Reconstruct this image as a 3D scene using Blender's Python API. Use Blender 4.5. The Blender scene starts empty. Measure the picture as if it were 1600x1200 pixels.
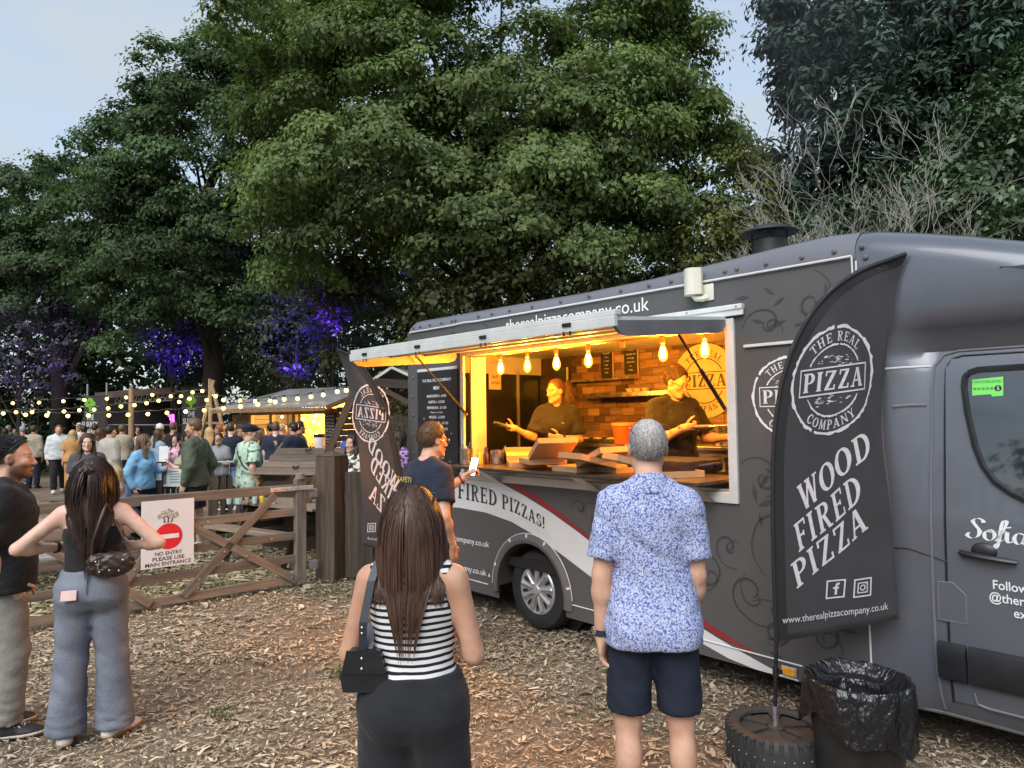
import bpy, bmesh, math, random
import numpy as np
from mathutils import Vector, Matrix, Euler

R = math.radians
PI = math.pi
SC = bpy.context.scene
COL = SC.collection
rnd = random.Random(7)

# ---------------------------------------------------------------- camera, sky, sun, exposure
CAM_H = 1.88
F_PX, PITCH, ROLL = 1110.0, R(2.55), R(0.85)
cam_d = bpy.data.cameras.new('camera')
cam = bpy.data.objects.new('camera', cam_d)
COL.objects.link(cam)
SC.camera = cam
cam_d.sensor_fit = 'HORIZONTAL'
cam_d.sensor_width = 36.0
cam_d.lens = 36.0 * F_PX / 1600.0
cam_d.clip_start = 0.05
cam_d.clip_end = 2000.0
cam.matrix_world = Matrix.Translation((0, 0, CAM_H)) @ Matrix.Rotation(PI / 2 + PITCH, 4, 'X') @ Matrix.Rotation(-ROLL, 4, 'Z')

SUN_EL, SUN_AZ = R(46), R(205)          # azimuth clockwise from +Y: behind the camera, to its left
world = bpy.data.worlds.new('World')
SC.world = world
world.use_nodes = True
wn, wl = world.node_tree.nodes, world.node_tree.links
wn.clear()
w_out = wn.new('ShaderNodeOutputWorld')
w_bg = wn.new('ShaderNodeBackground')
w_sky = wn.new('ShaderNodeTexSky')
w_sky.sky_type = 'NISHITA'
w_sky.sun_disc = False
w_sky.sun_elevation = SUN_EL
w_sky.sun_rotation = SUN_AZ
w_sky.air_density = 1.1
w_sky.dust_density = 2.2
w_sky.ozone_density = 2.0
w_co = wn.new('ShaderNodeTexCoord')
w_map = wn.new('ShaderNodeMapping')
w_map.inputs['Scale'].default_value = (1.0, 1.0, 2.6)
w_noi = wn.new('ShaderNodeTexNoise')
w_noi.inputs['Scale'].default_value = 1.7
w_noi.inputs['Detail'].default_value = 7.0
w_noi.inputs['Roughness'].default_value = 0.52
w_ramp = wn.new('ShaderNodeValToRGB')
w_ramp.color_ramp.elements[0].position = 0.40
w_ramp.color_ramp.elements[0].color = (0.42, 0.42, 0.42, 1)
w_ramp.color_ramp.elements[1].position = 0.60
w_ramp.color_ramp.elements[1].color = (0.95, 0.95, 0.95, 1)
w_mix = wn.new('ShaderNodeMix')
w_mix.data_type = 'RGBA'
w_mix.inputs['B'].default_value = (1.95, 2.22, 2.46, 1)     # thin pale cloud over the blue
wl.new(w_co.outputs['Generated'], w_map.inputs['Vector'])
wl.new(w_map.outputs['Vector'], w_noi.inputs['Vector'])
wl.new(w_noi.outputs['Fac'], w_ramp.inputs['Fac'])
wl.new(w_ramp.outputs['Color'], w_mix.inputs['Factor'])
wl.new(w_sky.outputs['Color'], w_mix.inputs['A'])
wl.new(w_mix.outputs['Result'], w_bg.inputs['Color'])
wl.new(w_bg.outputs['Background'], w_out.inputs['Surface'])
w_bg.inputs['Strength'].default_value = 0.14

sun_d = bpy.data.lights.new('sun', 'SUN')
sun_d.energy = 1.4
sun_d.angle = R(50)
sun_d.color = (1.0, 0.99, 0.975)
sun = bpy.data.objects.new('sun', sun_d)
COL.objects.link(sun)
_sd = Vector((math.sin(SUN_AZ) * math.cos(SUN_EL), math.cos(SUN_AZ) * math.cos(SUN_EL), math.sin(SUN_EL)))
sun.rotation_euler = _sd.to_track_quat('Z', 'Y').to_euler()
sun.location = (-6, -14, 16)

SC.view_settings.view_transform = 'Standard'
SC.view_settings.look = 'None'
SC.view_settings.exposure = 1.15
SC.view_settings.gamma = 1.0
SC.view_settings.use_curve_mapping = False
SC.render.engine = 'CYCLES'
SC.cycles.max_bounces = 6
SC.cycles.diffuse_bounces = 4
SC.cycles.glossy_bounces = 3
SC.cycles.transparent_max_bounces = 12
SC.cycles.use_denoising = True
SC.cycles.sample_clamp_indirect = 4.0
SC.cycles.caustics_reflective = False
SC.cycles.caustics_refractive = False

# ---------------------------------------------------------------- object helpers
def link(o):
    COL.objects.link(o)
    return o

def tag(o, label=None, cat=None, group=None, kind=None):
    if label: o['label'] = label
    if cat: o['category'] = cat
    if group: o['group'] = group
    if kind: o['kind'] = kind
    return o

def empty(name, loc=(0, 0, 0), rz=0.0, label=None, cat=None, group=None):
    o = bpy.data.objects.new(name, None)
    o.empty_display_size = 0.1
    link(o)
    o.location = loc
    o.rotation_euler = (0, 0, rz)
    return tag(o, label, cat, group)

def mesh_np(name, co, faces, mat=None, smooth=False):
    """co (n,3) array; faces: (m,3) or (m,4) int array, or a list of lists"""
    me = bpy.data.meshes.new(name)
    if isinstance(faces, np.ndarray):
        k = faces.shape[1]
        me.vertices.add(len(co)); me.vertices.foreach_set('co', np.asarray(co, np.float32).ravel())
        me.loops.add(faces.size); me.loops.foreach_set('vertex_index', faces.astype(np.int32).ravel())
        me.polygons.add(len(faces))
        me.polygons.foreach_set('loop_start', np.arange(0, faces.size, k, dtype=np.int32))
        me.polygons.foreach_set('loop_total', np.full(len(faces), k, np.int32))
        me.update(calc_edges=True)
    else:
        me.from_pydata([tuple(c) for c in co], [], faces)
        me.update()
    if smooth:
        me.polygons.foreach_set('use_smooth', np.ones(len(me.polygons), dtype=bool))
    if mat is not None:
        me.materials.append(mat)
    return me

def obj(name, me, parent=None, **kw):
    o = bpy.data.objects.new(name, me)
    link(o)
    if parent is not None: o.parent = parent
    for k, v in kw.items():
        setattr(o, k, v)
    return o

def set_col(me, cols, name='tint'):
    a = me.color_attributes.new(name, 'FLOAT_COLOR', 'POINT')
    c = np.ones((len(me.vertices), 4), np.float32)
    c[:, :3] = cols
    a.data.foreach_set('color', c.ravel())

class MB:
    """collects shapes into one mesh"""
    def __init__(s):
        s.v, s.f = [], []
    def add(s, vs, fs):
        n = len(s.v)
        s.v.extend([tuple(v) for v in vs])
        s.f.extend([[i + n for i in f] for f in fs])
        return s
    def quad(s, a, b, c, d):
        return s.add([a, b, c, d], [[0, 1, 2, 3]])
    def box(s, lo, hi, M=None, bev=0.0):
        x0, y0, z0 = lo; x1, y1, z1 = hi
        if bev <= 0:
            vs = [(x0,y0,z0),(x1,y0,z0),(x1,y1,z0),(x0,y1,z0),(x0,y0,z1),(x1,y0,z1),(x1,y1,z1),(x0,y1,z1)]
            fs = [[0,3,2,1],[4,5,6,7],[0,1,5,4],[1,2,6,5],[2,3,7,6],[3,0,4,7]]
        else:
            b = min(bev, (x1-x0)*.45, (y1-y0)*.45, (z1-z0)*.45)
            vs = []; fs = []
            bm = bmesh.new()
            bmesh.ops.create_cube(bm, size=1.0)
            for v in bm.verts:
                v.co = Vector(((x0+x1)/2 + v.co.x*(x1-x0), (y0+y1)/2 + v.co.y*(y1-y0), (z0+z1)/2 + v.co.z*(z1-z0)))
            bmesh.ops.bevel(bm, geom=bm.edges[:], offset=b, segments=2, affect='EDGES', profile=0.6)
            bm.verts.index_update()
            vs = [tuple(v.co) for v in bm.verts]
            fs = [[v.index for v in f.verts] for f in bm.faces]
            bm.free()
        if M is not None: vs = [tuple(M @ Vector(v)) for v in vs]
        return s.add(vs, fs)
    def bar(s, a, b, w, h, up=(0, 0, 1), bev=0.0):
        """box beam from a to b, w across, h along 'up'"""
        a, b = Vector(a), Vector(b)
        d = (b - a); L = d.length; d.normalize()
        u = Vector(up); x = d.cross(u)
        if x.length < 1e-4: x = d.cross(Vector((1, 0, 0)))
        x.normalize(); u = x.cross(d)
        M = Matrix((( d.x, x.x, u.x, a.x), (d.y, x.y, u.y, a.y), (d.z, x.z, u.z, a.z), (0, 0, 0, 1)))
        return s.box((0, -w/2, -h/2), (L, w/2, h/2), M, bev)
    def tube(s, pts, r, n=8, cap=True):
        """round tube; r a number or one per point"""
        pts = [Vector(p) for p in pts]
        rs = r if isinstance(r, (list, tuple)) else [r] * len(pts)
        base = len(s.v); prev = None
        rings = []
        for i, p in enumerate(pts):
            t = (pts[min(i+1, len(pts)-1)] - pts[max(i-1, 0)])
            if t.length < 1e-9: t = Vector((0, 0, 1))
            t.normalize()
            if prev is None:
                a = t.orthogonal().normalized()
            else:
                a = prev - t * prev.dot(t)
                a = a.normalized() if a.length > 1e-6 else t.orthogonal().normalized()
            prev = a; b = t.cross(a)
            rings.append([p + (a*math.cos(2*PI*k/n) + b*math.sin(2*PI*k/n)) * rs[i] for k in range(n)])
        vs = [v for r_ in rings for v in r_]
        fs = []
        for i in range(len(pts)-1):
            for k in range(n):
                k2 = (k+1) % n
                fs.append([i*n+k, i*n+k2, (i+1)*n+k2, (i+1)*n+k])
        if cap:
            fs.append([n-1-k for k in range(n)])
            fs.append([(len(pts)-1)*n+k for k in range(n)])
        return s.add(vs, fs)
    def lathe(s, prof, n=24, M=None, a0=0.0, a1=2*PI):
        """prof [(r,z)] revolved about z"""
        full = abs(a1-a0-2*PI) < 1e-6
        m = n if full else n+1
        vs = []
        for (r_, z) in prof:
            for k in range(m):
                a = a0 + (a1-a0)*k/n
                vs.append((r_*math.cos(a), r_*math.sin(a), z))
        fs = []
        for i in range(len(prof)-1):
            for k in range(n):
                k2 = (k+1) % m
                fs.append([i*m+k, i*m+k2, (i+1)*m+k2, (i+1)*m+k])
        if M is not None: vs = [tuple(M @ Vector(v)) for v in vs]
        return s.add(vs, fs)
    def prism(s, poly, z0, z1, M=None):
        """2-D polygon (x,y) extruded z0..z1"""
        n = len(poly)
        vs = [(x, y, z0) for x, y in poly] + [(x, y, z1) for x, y in poly]
        fs = [list(range(n))[::-1], list(range(n, 2*n))]
        for i in range(n):
            j = (i+1) % n
            fs.append([i, j, n+j, n+i])
        if M is not None: vs = [tuple(M @ Vector(v)) for v in vs]
        return s.add(vs, fs)
    def sphere(s, c, r, nu=14, nv=9):
        c = Vector(c)
        rx, ry, rz = r if isinstance(r, (tuple, list)) else (r, r, r)
        vs = [c + Vector((0, 0, rz))]
        for i in range(1, nv):
            t = PI*i/nv
            for k in range(nu):
                a = 2*PI*k/nu
                vs.append(c + Vector((rx*math.sin(t)*math.cos(a), ry*math.sin(t)*math.sin(a), rz*math.cos(t))))
        vs.append(c - Vector((0, 0, rz)))
        fs = [[0, 1+k, 1+(k+1) % nu] for k in range(nu)]
        for i in range(nv-2):
            for k in range(nu):
                k2 = (k+1) % nu
                fs.append([1+i*nu+k, 1+(i+1)*nu+k, 1+(i+1)*nu+k2, 1+i*nu+k2])
        L = len(vs)-1; o = 1+(nv-2)*nu
        fs += [[L, o+(k+1) % nu, o+k] for k in range(nu)]
        return s.add(vs, fs)
    def strip(s, A, B):
        """ribbon between two polylines of equal length"""
        n = len(A)
        return s.add(list(A)+list(B), [[i, i+1, n+i+1, n+i] for i in range(n-1)])
    def me(s, name, mat=None, smooth=False, fix=True):
        m = bpy.data.meshes.new(name)
        m.from_pydata(s.v, [], s.f)
        if fix and s.f:
            bm = bmesh.new(); bm.from_mesh(m)
            bmesh.ops.recalc_face_normals(bm, faces=bm.faces[:])
            bm.to_mesh(m); bm.free()
        if smooth:
            m.polygons.foreach_set('use_smooth', np.ones(len(m.polygons), dtype=bool))
            try: m.set_sharp_from_angle(angle=R(38))
            except Exception: pass
        m.update()
        if mat is not None: m.materials.append(mat)
        return m
    def o(s, name, mat=None, parent=None, smooth=False, fix=True, **kw):
        return obj(name, s.me(name, mat, smooth, fix), parent, **kw)

def copy_tree(o, parent=None):
    c = o.copy()
    COL.objects.link(c)
    if parent is not None: c.parent = parent
    for ch in list(o.children): copy_tree(ch, c)
    return c

# ---------------------------------------------------------------- materials
def srgb(r, g, b):
    f = lambda c: (c/255/12.92) if c/255 <= 0.04045 else ((c/255+0.055)/1.055)**2.4
    return (f(r), f(g), f(b))

class NT:
    """small node-tree helper"""
    def __init__(s, name):
        s.m = bpy.data.materials.new(name)
        s.m.use_nodes = True
        s.n, s.l = s.m.node_tree.nodes, s.m.node_tree.links
        s.b = s.n['Principled BSDF']
    def node(s, t, **kw):
        n = s.n.new(t)
        for k, v in kw.items():
            if k in n.inputs.keys(): n.inputs[k].default_value = v
            else: setattr(n, k, v)
        return n
    def lk(s, a, b): s.l.new(a, b)
    def coord(s, which='Object', scale=None):
        c = s.node('ShaderNodeTexCoord')
        if scale is None: return c.outputs[which]
        m = s.node('ShaderNodeMapping')
        m.inputs['Scale'].default_value = scale if isinstance(scale, tuple) else (scale,)*3
        s.lk(c.outputs[which], m.inputs['Vector'])
        return m.outputs['Vector']
    def noise(s, vec, scale, detail=4, rough=0.55):
        n = s.node('ShaderNodeTexNoise')
        n.inputs['Scale'].default_value = scale; n.inputs['Detail'].default_value = detail; n.inputs['Roughness'].default_value = rough
        if vec is not None: s.lk(vec, n.inputs['Vector'])
        return n.outputs['Fac']
    def ramp(s, fac, stops):
        r = s.node('ShaderNodeValToRGB')
        e = r.color_ramp.elements
        while len(e) < len(stops): e.new(0.5)
        for i, (p, c) in enumerate(stops):
            e[i].position = p
            e[i].color = (*c, 1) if len(c) == 3 else c
        s.lk(fac, r.inputs['Fac'])
        return r.outputs['Color']
    def mix(s, fac, a, b, blend='MIX'):
        m = s.node('ShaderNodeMix', data_type='RGBA', blend_type=blend)
        for key, v in (('Factor', fac), ('A', a), ('B', b)):
            if hasattr(v, 'is_linked') or hasattr(v, 'links'): s.lk(v, m.inputs[key])
            else: m.inputs[key].default_value = v if key == 'Factor' else (*v, 1) if len(v) == 3 else v
        return m.outputs['Result']
    def math(s, op, a, b=None):
        m = s.node('ShaderNodeMath', operation=op)
        for i, v in enumerate((a, b)):
            if v is None: continue
            if hasattr(v, 'links'): s.lk(v, m.inputs[i])
            else: m.inputs[i].default_value = v
        return m.outputs[0]
    def bump(s, h, strength=0.3, dist=0.01):
        b = s.node('ShaderNodeBump')
        b.inputs['Strength'].default_value = strength; b.inputs['Distance'].default_value = dist
        s.lk(h, b.inputs['Height'])
        s.lk(b.outputs['Normal'], s.b.inputs['Normal'])
        return b
    def color(s, c):
        if hasattr(c, 'links'): s.lk(c, s.b.inputs['Base Color'])
        else: s.b.inputs['Base Color'].default_value = (*c, 1)
    def rough(s, r):
        if hasattr(r, 'links'): s.lk(r, s.b.inputs['Roughness'])
        else: s.b.inputs['Roughness'].default_value = r
    def attr(s, name='tint'):
        a = s.node('ShaderNodeAttribute'); a.attribute_name = name
        return a.outputs['Color']

_mats = {}
def plain(name, c, rough=0.6, metal=0.0, var=0.12, scale=6.0, bump=0.0, bscale=60.0, spec=0.5, coat=0.0, coord='Object'):
    """base colour with mild noise variation, roughness variation and optional fine bump"""
    if name in _mats: return _mats[name]
    t = NT(name)
    v = t.coord(coord)
    n = t.noise(v, scale, 5)
    lo = tuple(max(0, x*(1-var)) for x in c); hi = tuple(min(1, x*(1+var)) for x in c)
    t.color(t.ramp(n, [(0.3, lo), (0.7, hi)]))
    t.rough(t.ramp(n, [(0.3, (max(0.02, rough-0.06),)*3), (0.7, (min(1, rough+0.06),)*3)]))
    t.b.inputs['Metallic'].default_value = metal
    t.b.inputs['Specular IOR Level'].default_value = spec
    t.b.inputs['Coat Weight'].default_value = coat
    if bump > 0: t.bump(t.noise(v, bscale, 3), bump, 0.004)
    _mats[name] = t.m
    return t.m

def fabric(name, c, rough=0.85, var=0.15, weave=500.0, fold=9.0):
    if name in _mats: return _mats[name]
    t = NT(name)
    v = t.coord('Object')
    n = t.noise(v, fold, 4)
    n2 = t.noise(v, weave, 2)
    lo = tuple(max(0, x*(1-var)) for x in c); hi = tuple(min(1, x*(1+var)) for x in c)
    col = t.ramp(n, [(0.3, lo), (0.7, hi)])
    t.color(t.mix(0.25, col, t.ramp(n2, [(0.3, tuple(x*0.6 for x in c)), (0.7, tuple(min(1, x*1.35) for x in c))])))
    t.rough(rough)
    t.b.inputs['Specular IOR Level'].default_value = 0.25
    t.b.inputs['Sheen Weight'].default_value = 0.08
    h = t.math('ADD', t.math('MULTIPLY', t.noise(v, fold*2.2, 3), 1.0), t.math('MULTIPLY', n2, 0.12))
    t.bump(h, 0.55, 0.02)
    _mats[name] = t.m
    return t.m

def emit(name, c, strength):
    if name in _mats: return _mats[name]
    t = NT(name)
    t.color(c)
    t.b.inputs['Emission Color'].default_value = (*c, 1)
    t.b.inputs['Emission Strength'].default_value = strength
    _mats[name] = t.m
    return t.m

def wood(name, c, axis=0, var=0.35, rough=0.8, scale=1.0):
    """weathered timber with grain along an object axis"""
    key = f'{name}{axis}'
    if key in _mats: return _mats[key]
    t = NT(name)
    sc = [26.0*scale]*3; sc[axis] = 1.6*scale
    v = t.coord('Object', tuple(sc))
    inf = t.node('ShaderNodeObjectInfo')
    off = t.node('ShaderNodeVectorMath', operation='ADD')
    sp = t.node('ShaderNodeMath', operation='MULTIPLY'); sp.inputs[1].default_value = 37.0
    t.lk(inf.outputs['Random'], sp.inputs[0])
    t.lk(v, off.inputs[0]); t.lk(sp.outputs[0], off.inputs[1])
    n = t.noise(off.outputs[0], 1.0, 7, 0.62)
    big = t.noise(t.coord('Object'), 2.3*scale, 4)
    lo = tuple(x*(1-var) for x in c); hi = tuple(min(1, x*(1+var)) for x in c)
    g = t.ramp(n, [(0.28, tuple(x*0.45 for x in c)), (0.42, lo), (0.68, hi)])
    col = t.mix(t.math('MULTIPLY', big, 0.5), g, tuple(x*0.62 for x in c))
    br = t.ramp(inf.outputs['Random'], [(0.0, (0.72,)*3), (1.0, (1.2, 1.16, 1.1))])
    t.color(t.mix(1.0, col, br, 'MULTIPLY'))
    t.rough(rough)
    t.b.inputs['Specular IOR Level'].default_value = 0.3
    t.bump(n, 0.45, 0.006)
    _mats[key] = t.m
    return t.m
# ---------------------------------------------------------------- lettering
def sans_mesh(txt, bold=0.0, spacing=1.0, shear=0.0):
    """built-in font -> (verts (n,2) with cap height ~1, faces, width)"""
    cu = bpy.data.curves.new('lettering', 'FONT')
    cu.body = txt
    cu.size = 1.0
    cu.offset = bold
    cu.space_character = spacing
    cu.shear = shear
    cu.resolution_u = 3
    ob = bpy.data.objects.new('lettering', cu)
    COL.objects.link(ob)
    dg = bpy.context.evaluated_depsgraph_get()
    me = bpy.data.meshes.new_from_object(ob.evaluated_get(dg))
    vs = np.array([v.co[:2] for v in me.vertices]) if len(me.vertices) else np.zeros((0, 2))
    fs = [list(p.vertices) for p in me.polygons]
    bpy.data.objects.remove(ob); bpy.data.curves.remove(cu); bpy.data.meshes.remove(me)
    if len(vs):
        vs[:, 0] -= vs[:, 0].min()
        vs = vs / 0.70
        w = vs[:, 0].max()
    else: w = 0.5
    return vs, fs, w

def _arc(cx, cy, rx, ry, a0, a1, t0, t1, n=9):
    """curved stroke, thickness t0 at the ends and t1 mid, as quads"""
    q = []
    pts = []
    for i in range(n+1):
        f = i/n; a = R(a0+(a1-a0)*f)
        t = t0+(t1-t0)*math.sin(PI*f)
        c, s_ = math.cos(a), math.sin(a)
        pts.append(((cx+(rx-t/2)*c, cy+(ry-t/2*0.8)*s_), (cx+(rx+t/2)*c, cy+(ry+t/2*0.8)*s_)))
    for i in range(n):
        q.append([pts[i][0], pts[i][1], pts[i+1][1], pts[i+1][0]])
    return q

def _ln(x0, y0, x1, y1, w, n=3):
    """straight stroke with horizontal-cut ends, w measured along x (or y for flat strokes)"""
    q = []
    if abs(y1-y0) > abs(x1-x0)*0.5:
        for i in range(n):
            a, b = i/n, (i+1)/n
            xa, ya, xb, yb = x0+(x1-x0)*a, y0+(y1-y0)*a, x0+(x1-x0)*b, y0+(y1-y0)*b
            q.append([(xa-w/2, ya), (xa+w/2, ya), (xb+w/2, yb), (xb-w/2, yb)])
    else:
        for i in range(n):
            a, b = i/n, (i+1)/n
            xa, ya, xb, yb = x0+(x1-x0)*a, y0+(y1-y0)*a, x0+(x1-x0)*b, y0+(y1-y0)*b
            q.append([(xa, ya-w/2), (xb, yb-w/2), (xb, yb+w/2), (xa, ya+w/2)])
    return q

def slab_glyph(ch, T=0.17, t=0.085, sf=0.075):
    """serif capital, cap height 1 -> (quads, advance)"""
    S = lambda x, y, w=0.15: _ln(x-w, y+(sf/2 if y < .5 else -sf/2), x+w, y+(sf/2 if y < .5 else -sf/2), sf, 2)
    V = lambda x: _ln(x, 0, x, 1, T)
    Hh = lambda x0, x1, y: _ln(x0, y, x1, y, t)
    E_ = lambda x, y, d: _ln(x, y, x, y+d, t*0.9, 1)
    if ch == 'P': return V(.2)+S(.2, 0)+S(.16, 1, .12)+_arc(.36, .72, .24, .245, -90, 90, t, T)+Hh(.2, .37, 1-t/2)+Hh(.2, .37, .47), .72
    if ch == 'I': return V(.2)+S(.2, 0)+S(.2, 1), .42
    if ch == 'Z': return Hh(.06, .6, 1-t/2)+Hh(.06, .62, t/2)+_ln(.15, t*.5, .52, 1-t*.5, T)+E_(.09, 1, -.26)+E_(.58, 0, .26), .70
    if ch == 'A': return _ln(.12, 0, .37, 1, t)+_ln(.64, 0, .40, 1, T)+Hh(.22, .54, .33)+S(.12, 0, .12)+S(.64, 0, .14), .80
    if ch == 'T': return V(.36)+S(.36, 0)+Hh(.04, .68, 1-t/2)+E_(.07, 1, -.25)+E_(.65, 1, -.25), .74
    if ch == 'H': return V(.2)+V(.66)+S(.2, 0)+S(.2, 1)+S(.66, 0)+S(.66, 1)+Hh(.2, .66, .52), .90
    if ch == 'E': return V(.2)+S(.16, 0, .1)+S(.16, 1, .1)+Hh(.2, .62, 1-t/2)+Hh(.2, .5, .52)+Hh(.2, .64, t/2)+E_(.60, 1, -.24)+E_(.62, 0, .26)+E_(.48, .43, .18), .74
    if ch == 'F': return V(.2)+S(.2, 0)+S(.16, 1, .1)+Hh(.2, .62, 1-t/2)+Hh(.2, .5, .5)+E_(.60, 1, -.24)+E_(.48, .41, .18), .68
    if ch == 'R': return V(.2)+S(.2, 0)+S(.16, 1, .12)+_arc(.36, .75, .22, .215, -90, 90, t, T)+Hh(.2, .37, 1-t/2)+Hh(.2, .37, .53)+_ln(.62, 0, .38, .53, T*.95)+S(.66, 0, .1), .80
    if ch == 'L': return V(.2)+S(.16, 0, .1)+S(.2, 1)+Hh(.2, .6, t/2)+E_(.59, 0, .28), .68
    if ch == 'C': return _arc(.42, .5, .30, .47, 45, 315, t, T*1.25, 14)+E_(.63, .66, .30)+E_(.63, .06, .24), .74
    if ch == 'O': return _arc(.42, .5, .31, .46, 90, 270, t, T*1.2, 10)+_arc(.42, .5, .31, .46, -90, 90, t, T*1.2, 10), .86
    if ch == 'D': return V(.2)+S(.16, 0, .12)+S(.16, 1, .12)+_arc(.32, .5, .38, .46, -90, 90, t, T*1.15, 12)+Hh(.2, .33, 1-t/2)+Hh(.2, .33, t/2), .82
    if ch == 'M': return _ln(.16, 0, .18, 1, t)+_ln(.80, 0, .78, 1, T)+_ln(.48, .06, .2, 1, T*.9)+_ln(.48, .06, .76, 1, t)+S(.16, 0, .11)+S(.80, 0, .13)+S(.14, 1, .1)+S(.82, 1, .1), .98
    if ch == 'N': return _ln(.16, 0, .16, 1, t)+_ln(.70, 0, .70, 1, t)+_ln(.70, 0, .18, 1, T)+S(.16, 0, .12)+S(.70, 1, .12)+S(.12, 1, .1), .86
    if ch == 'Y': return _ln(.36, 0, .36, .48, T)+_ln(.36, .44, .1, 1, T*.9)+_ln(.36, .44, .64, 1, t)+S(.36, 0)+S(.1, 1, .12)+S(.64, 1, .11), .74
    if ch == 'W': return _ln(.30, 0, .12, 1, T)+_ln(.30, 0, .50, .9, t)+_ln(.70, 0, .52, .95, T)+_ln(.70, 0, .88, 1, t)+S(.12, 1, .12)+S(.51, 1, .13)+S(.88, 1, .11), 1.0
    if ch == 'S': return _arc(.34, .745, .20, .21, 30, 270, t, T, 10)+_arc(.34, .255, .22, .215, -150, 90, t, T, 10)+E_(.52, .68, .28)+E_(.13, .04, .28), .66
    if ch == 'U': return _ln(.2, .3, .2, 1, T)+_ln(.66, .3, .66, 1, t)+_arc(.43, .32, .23, .27, 180, 360, T, T, 9)+S(.2, 1)+S(.66, 1, .11), .86
    if ch == 'K': return V(.2)+S(.2, 0)+S(.2, 1)+_ln(.24, .42, .62, 1, t)+_ln(.66, 0, .34, .56, T)+S(.66, 0, .12)+S(.62, 1, .12), .84
    if ch == '!': return _ln(.17, .32, .17, 1, T)+_ln(.17, 0, .17, .17, T, 1), .36
    return [], .34

def slab_text(txt, T=0.17, gap=0.06):
    """-> list of quads in text space (x along, y 0..1), total width"""
    qs, x = [], 0.0
    for ch in txt:
        q, adv = slab_glyph(ch, T)
        qs += [[(a+x, b) for a, b in p] for p in q]
        x += adv + gap
    return qs, x - gap

def put_quads(mb, qs, fn):
    for q in qs:
        mb.add([fn(x, y) for x, y in q], [list(range(len(q)))])

def put_sans(mb, txt, fn, height, width=None, bold=0.0, align='L', shear=0.0):
    """fn(u,v) -> point; u,v in metres from the text's origin"""
    vs, fs, w = sans_mesh(txt, bold, shear=shear)
    if not len(vs): return 0
    kx = height if width is None else width / w
    off = 0 if align == 'L' else -w*kx if align == 'R' else -w*kx/2
    mb.add([fn(x*kx+off, y*height) for x, y in vs], fs)
    return w*kx

def ring_quads(cx, cy, r0, r1, n=48, rag=0.0, seed=1, a0=0, a1=360, miss=0.0):
    """flat ring, optionally ragged like a worn stamp"""
    rr = random.Random(seed)
    A = [R(a0+(a1-a0)*i/n) for i in range(n+1)]
    ri = [r0+rr.uniform(-rag, rag)*0.4 for _ in A]; ro = [r1+rr.uniform(-rag, rag) for _ in A]
    if a1-a0 == 360: ri[-1], ro[-1] = ri[0], ro[0]
    qs = []
    for i in range(n):
        if rr.random() < miss: continue
        qs.append([(cx+ri[i]*math.cos(A[i]), cy+ri[i]*math.sin(A[i])), (cx+ro[i]*math.cos(A[i]), cy+ro[i]*math.sin(A[i])),
                   (cx+ro[i+1]*math.cos(A[i+1]), cy+ro[i+1]*math.sin(A[i+1])), (cx+ri[i+1]*math.cos(A[i+1]), cy+ri[i+1]*math.sin(A[i+1]))])
    return qs

def arc_text(txt, r, h, mid, span, top=True, T=0.17):
    """slab text round a circle of baseline radius r, centred at angle mid (deg)"""
    qs, w = slab_text(txt, T, 0.12)
    out = []
    for q in qs:
        p = []
        for x, y in q:
            f = (x/w-0.5)
            if top:
                a = R(mid - f*span); rad = r + y*h
            else:
                a = R(mid + f*span); rad = r + (1-y)*h
            p.append((rad*math.cos(a), rad*math.sin(a)))
        out.append(p)
    return out

def roundel(worn=True, seed=3):
    """the round pizza badge: unit radius, list of quads"""
    rag = 0.022 if worn else 0.0
    qs = ring_quads(0, 0, 0.945, 1.0, 90, rag, seed, miss=0.03 if worn else 0) if worn else []
    bar = 0.24
    a = math.degrees(math.asin(bar/0.66))
    r_in = 0.655
    qs += ring_quads(0, 0, r_in-0.02, r_in+0.012, 40, rag*0.5, seed+1, a+6, 180-a-6, 0.04 if worn else 0)
    qs += ring_quads(0, 0, r_in-0.02, r_in+0.012, 40, rag*0.5, seed+2, 180+a+6, 360-a-6, 0.04 if worn else 0)
    qs += arc_text('THE REAL', 0.715, 0.175, 90, 92, True, 0.15)
    qs += arc_text('COMPANY', 0.72, 0.175, 270, 82, False, 0.15)
    W = 0.80
    for y in (-bar-0.01, bar-0.01):
        qs += [[(-W+1.6*i/8, y), (-W+1.6*(i+1)/8, y), (-W+1.6*(i+1)/8, y+0.028), (-W+1.6*i/8, y+0.028)] for i in range(8)]
    for x in (-W, W-0.025):
        qs += [[(x, -bar), (x+0.025, -bar), (x+0.025, bar), (x, bar)]]
    t, w = slab_text('PIZZA', 0.2, 0.05)
    qs += [[(-0.72+1.44*x/w, -0.17+0.35*y) for x, y in q] for q in t]
    if worn:
        rr = random.Random(seed+9)
        for _ in range(70):
            x = rr.uniform(-0.4, 0.4); y = rr.choice([-1, 1])*rr.uniform(0.30, 0.42)+rr.uniform(-.05, .05)
            s_ = rr.uniform(0.006, 0.03)
            qs.append([(x-s_*2, y), (x, y-s_*.5), (x+s_*2, y+s_*.2), (x, y+s_*.5)])
    return qs
M_WRAP = plain('grey vinyl wrap', srgb(83, 82, 82), .46, 0, .05, 2.0, .06, 90, .4)
M_WRAPD = plain('darker grey swirl print', srgb(65, 63, 64), .5, 0, .04, 3, 0, 60, .35)
M_CAB = plain('grey cab paint', srgb(94, 98, 106), .30, .25, .04, 1.5, .03, 40, .5, .35)
M_POD = plain('grey moulded roof', srgb(104, 105, 112), .40, .0, .05, 1.7, .05, 30, .45, .15)
M_WHITE = plain('white vinyl', (.62, .63, .63), .42, 0, .05, 4, .05, 70)
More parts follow.
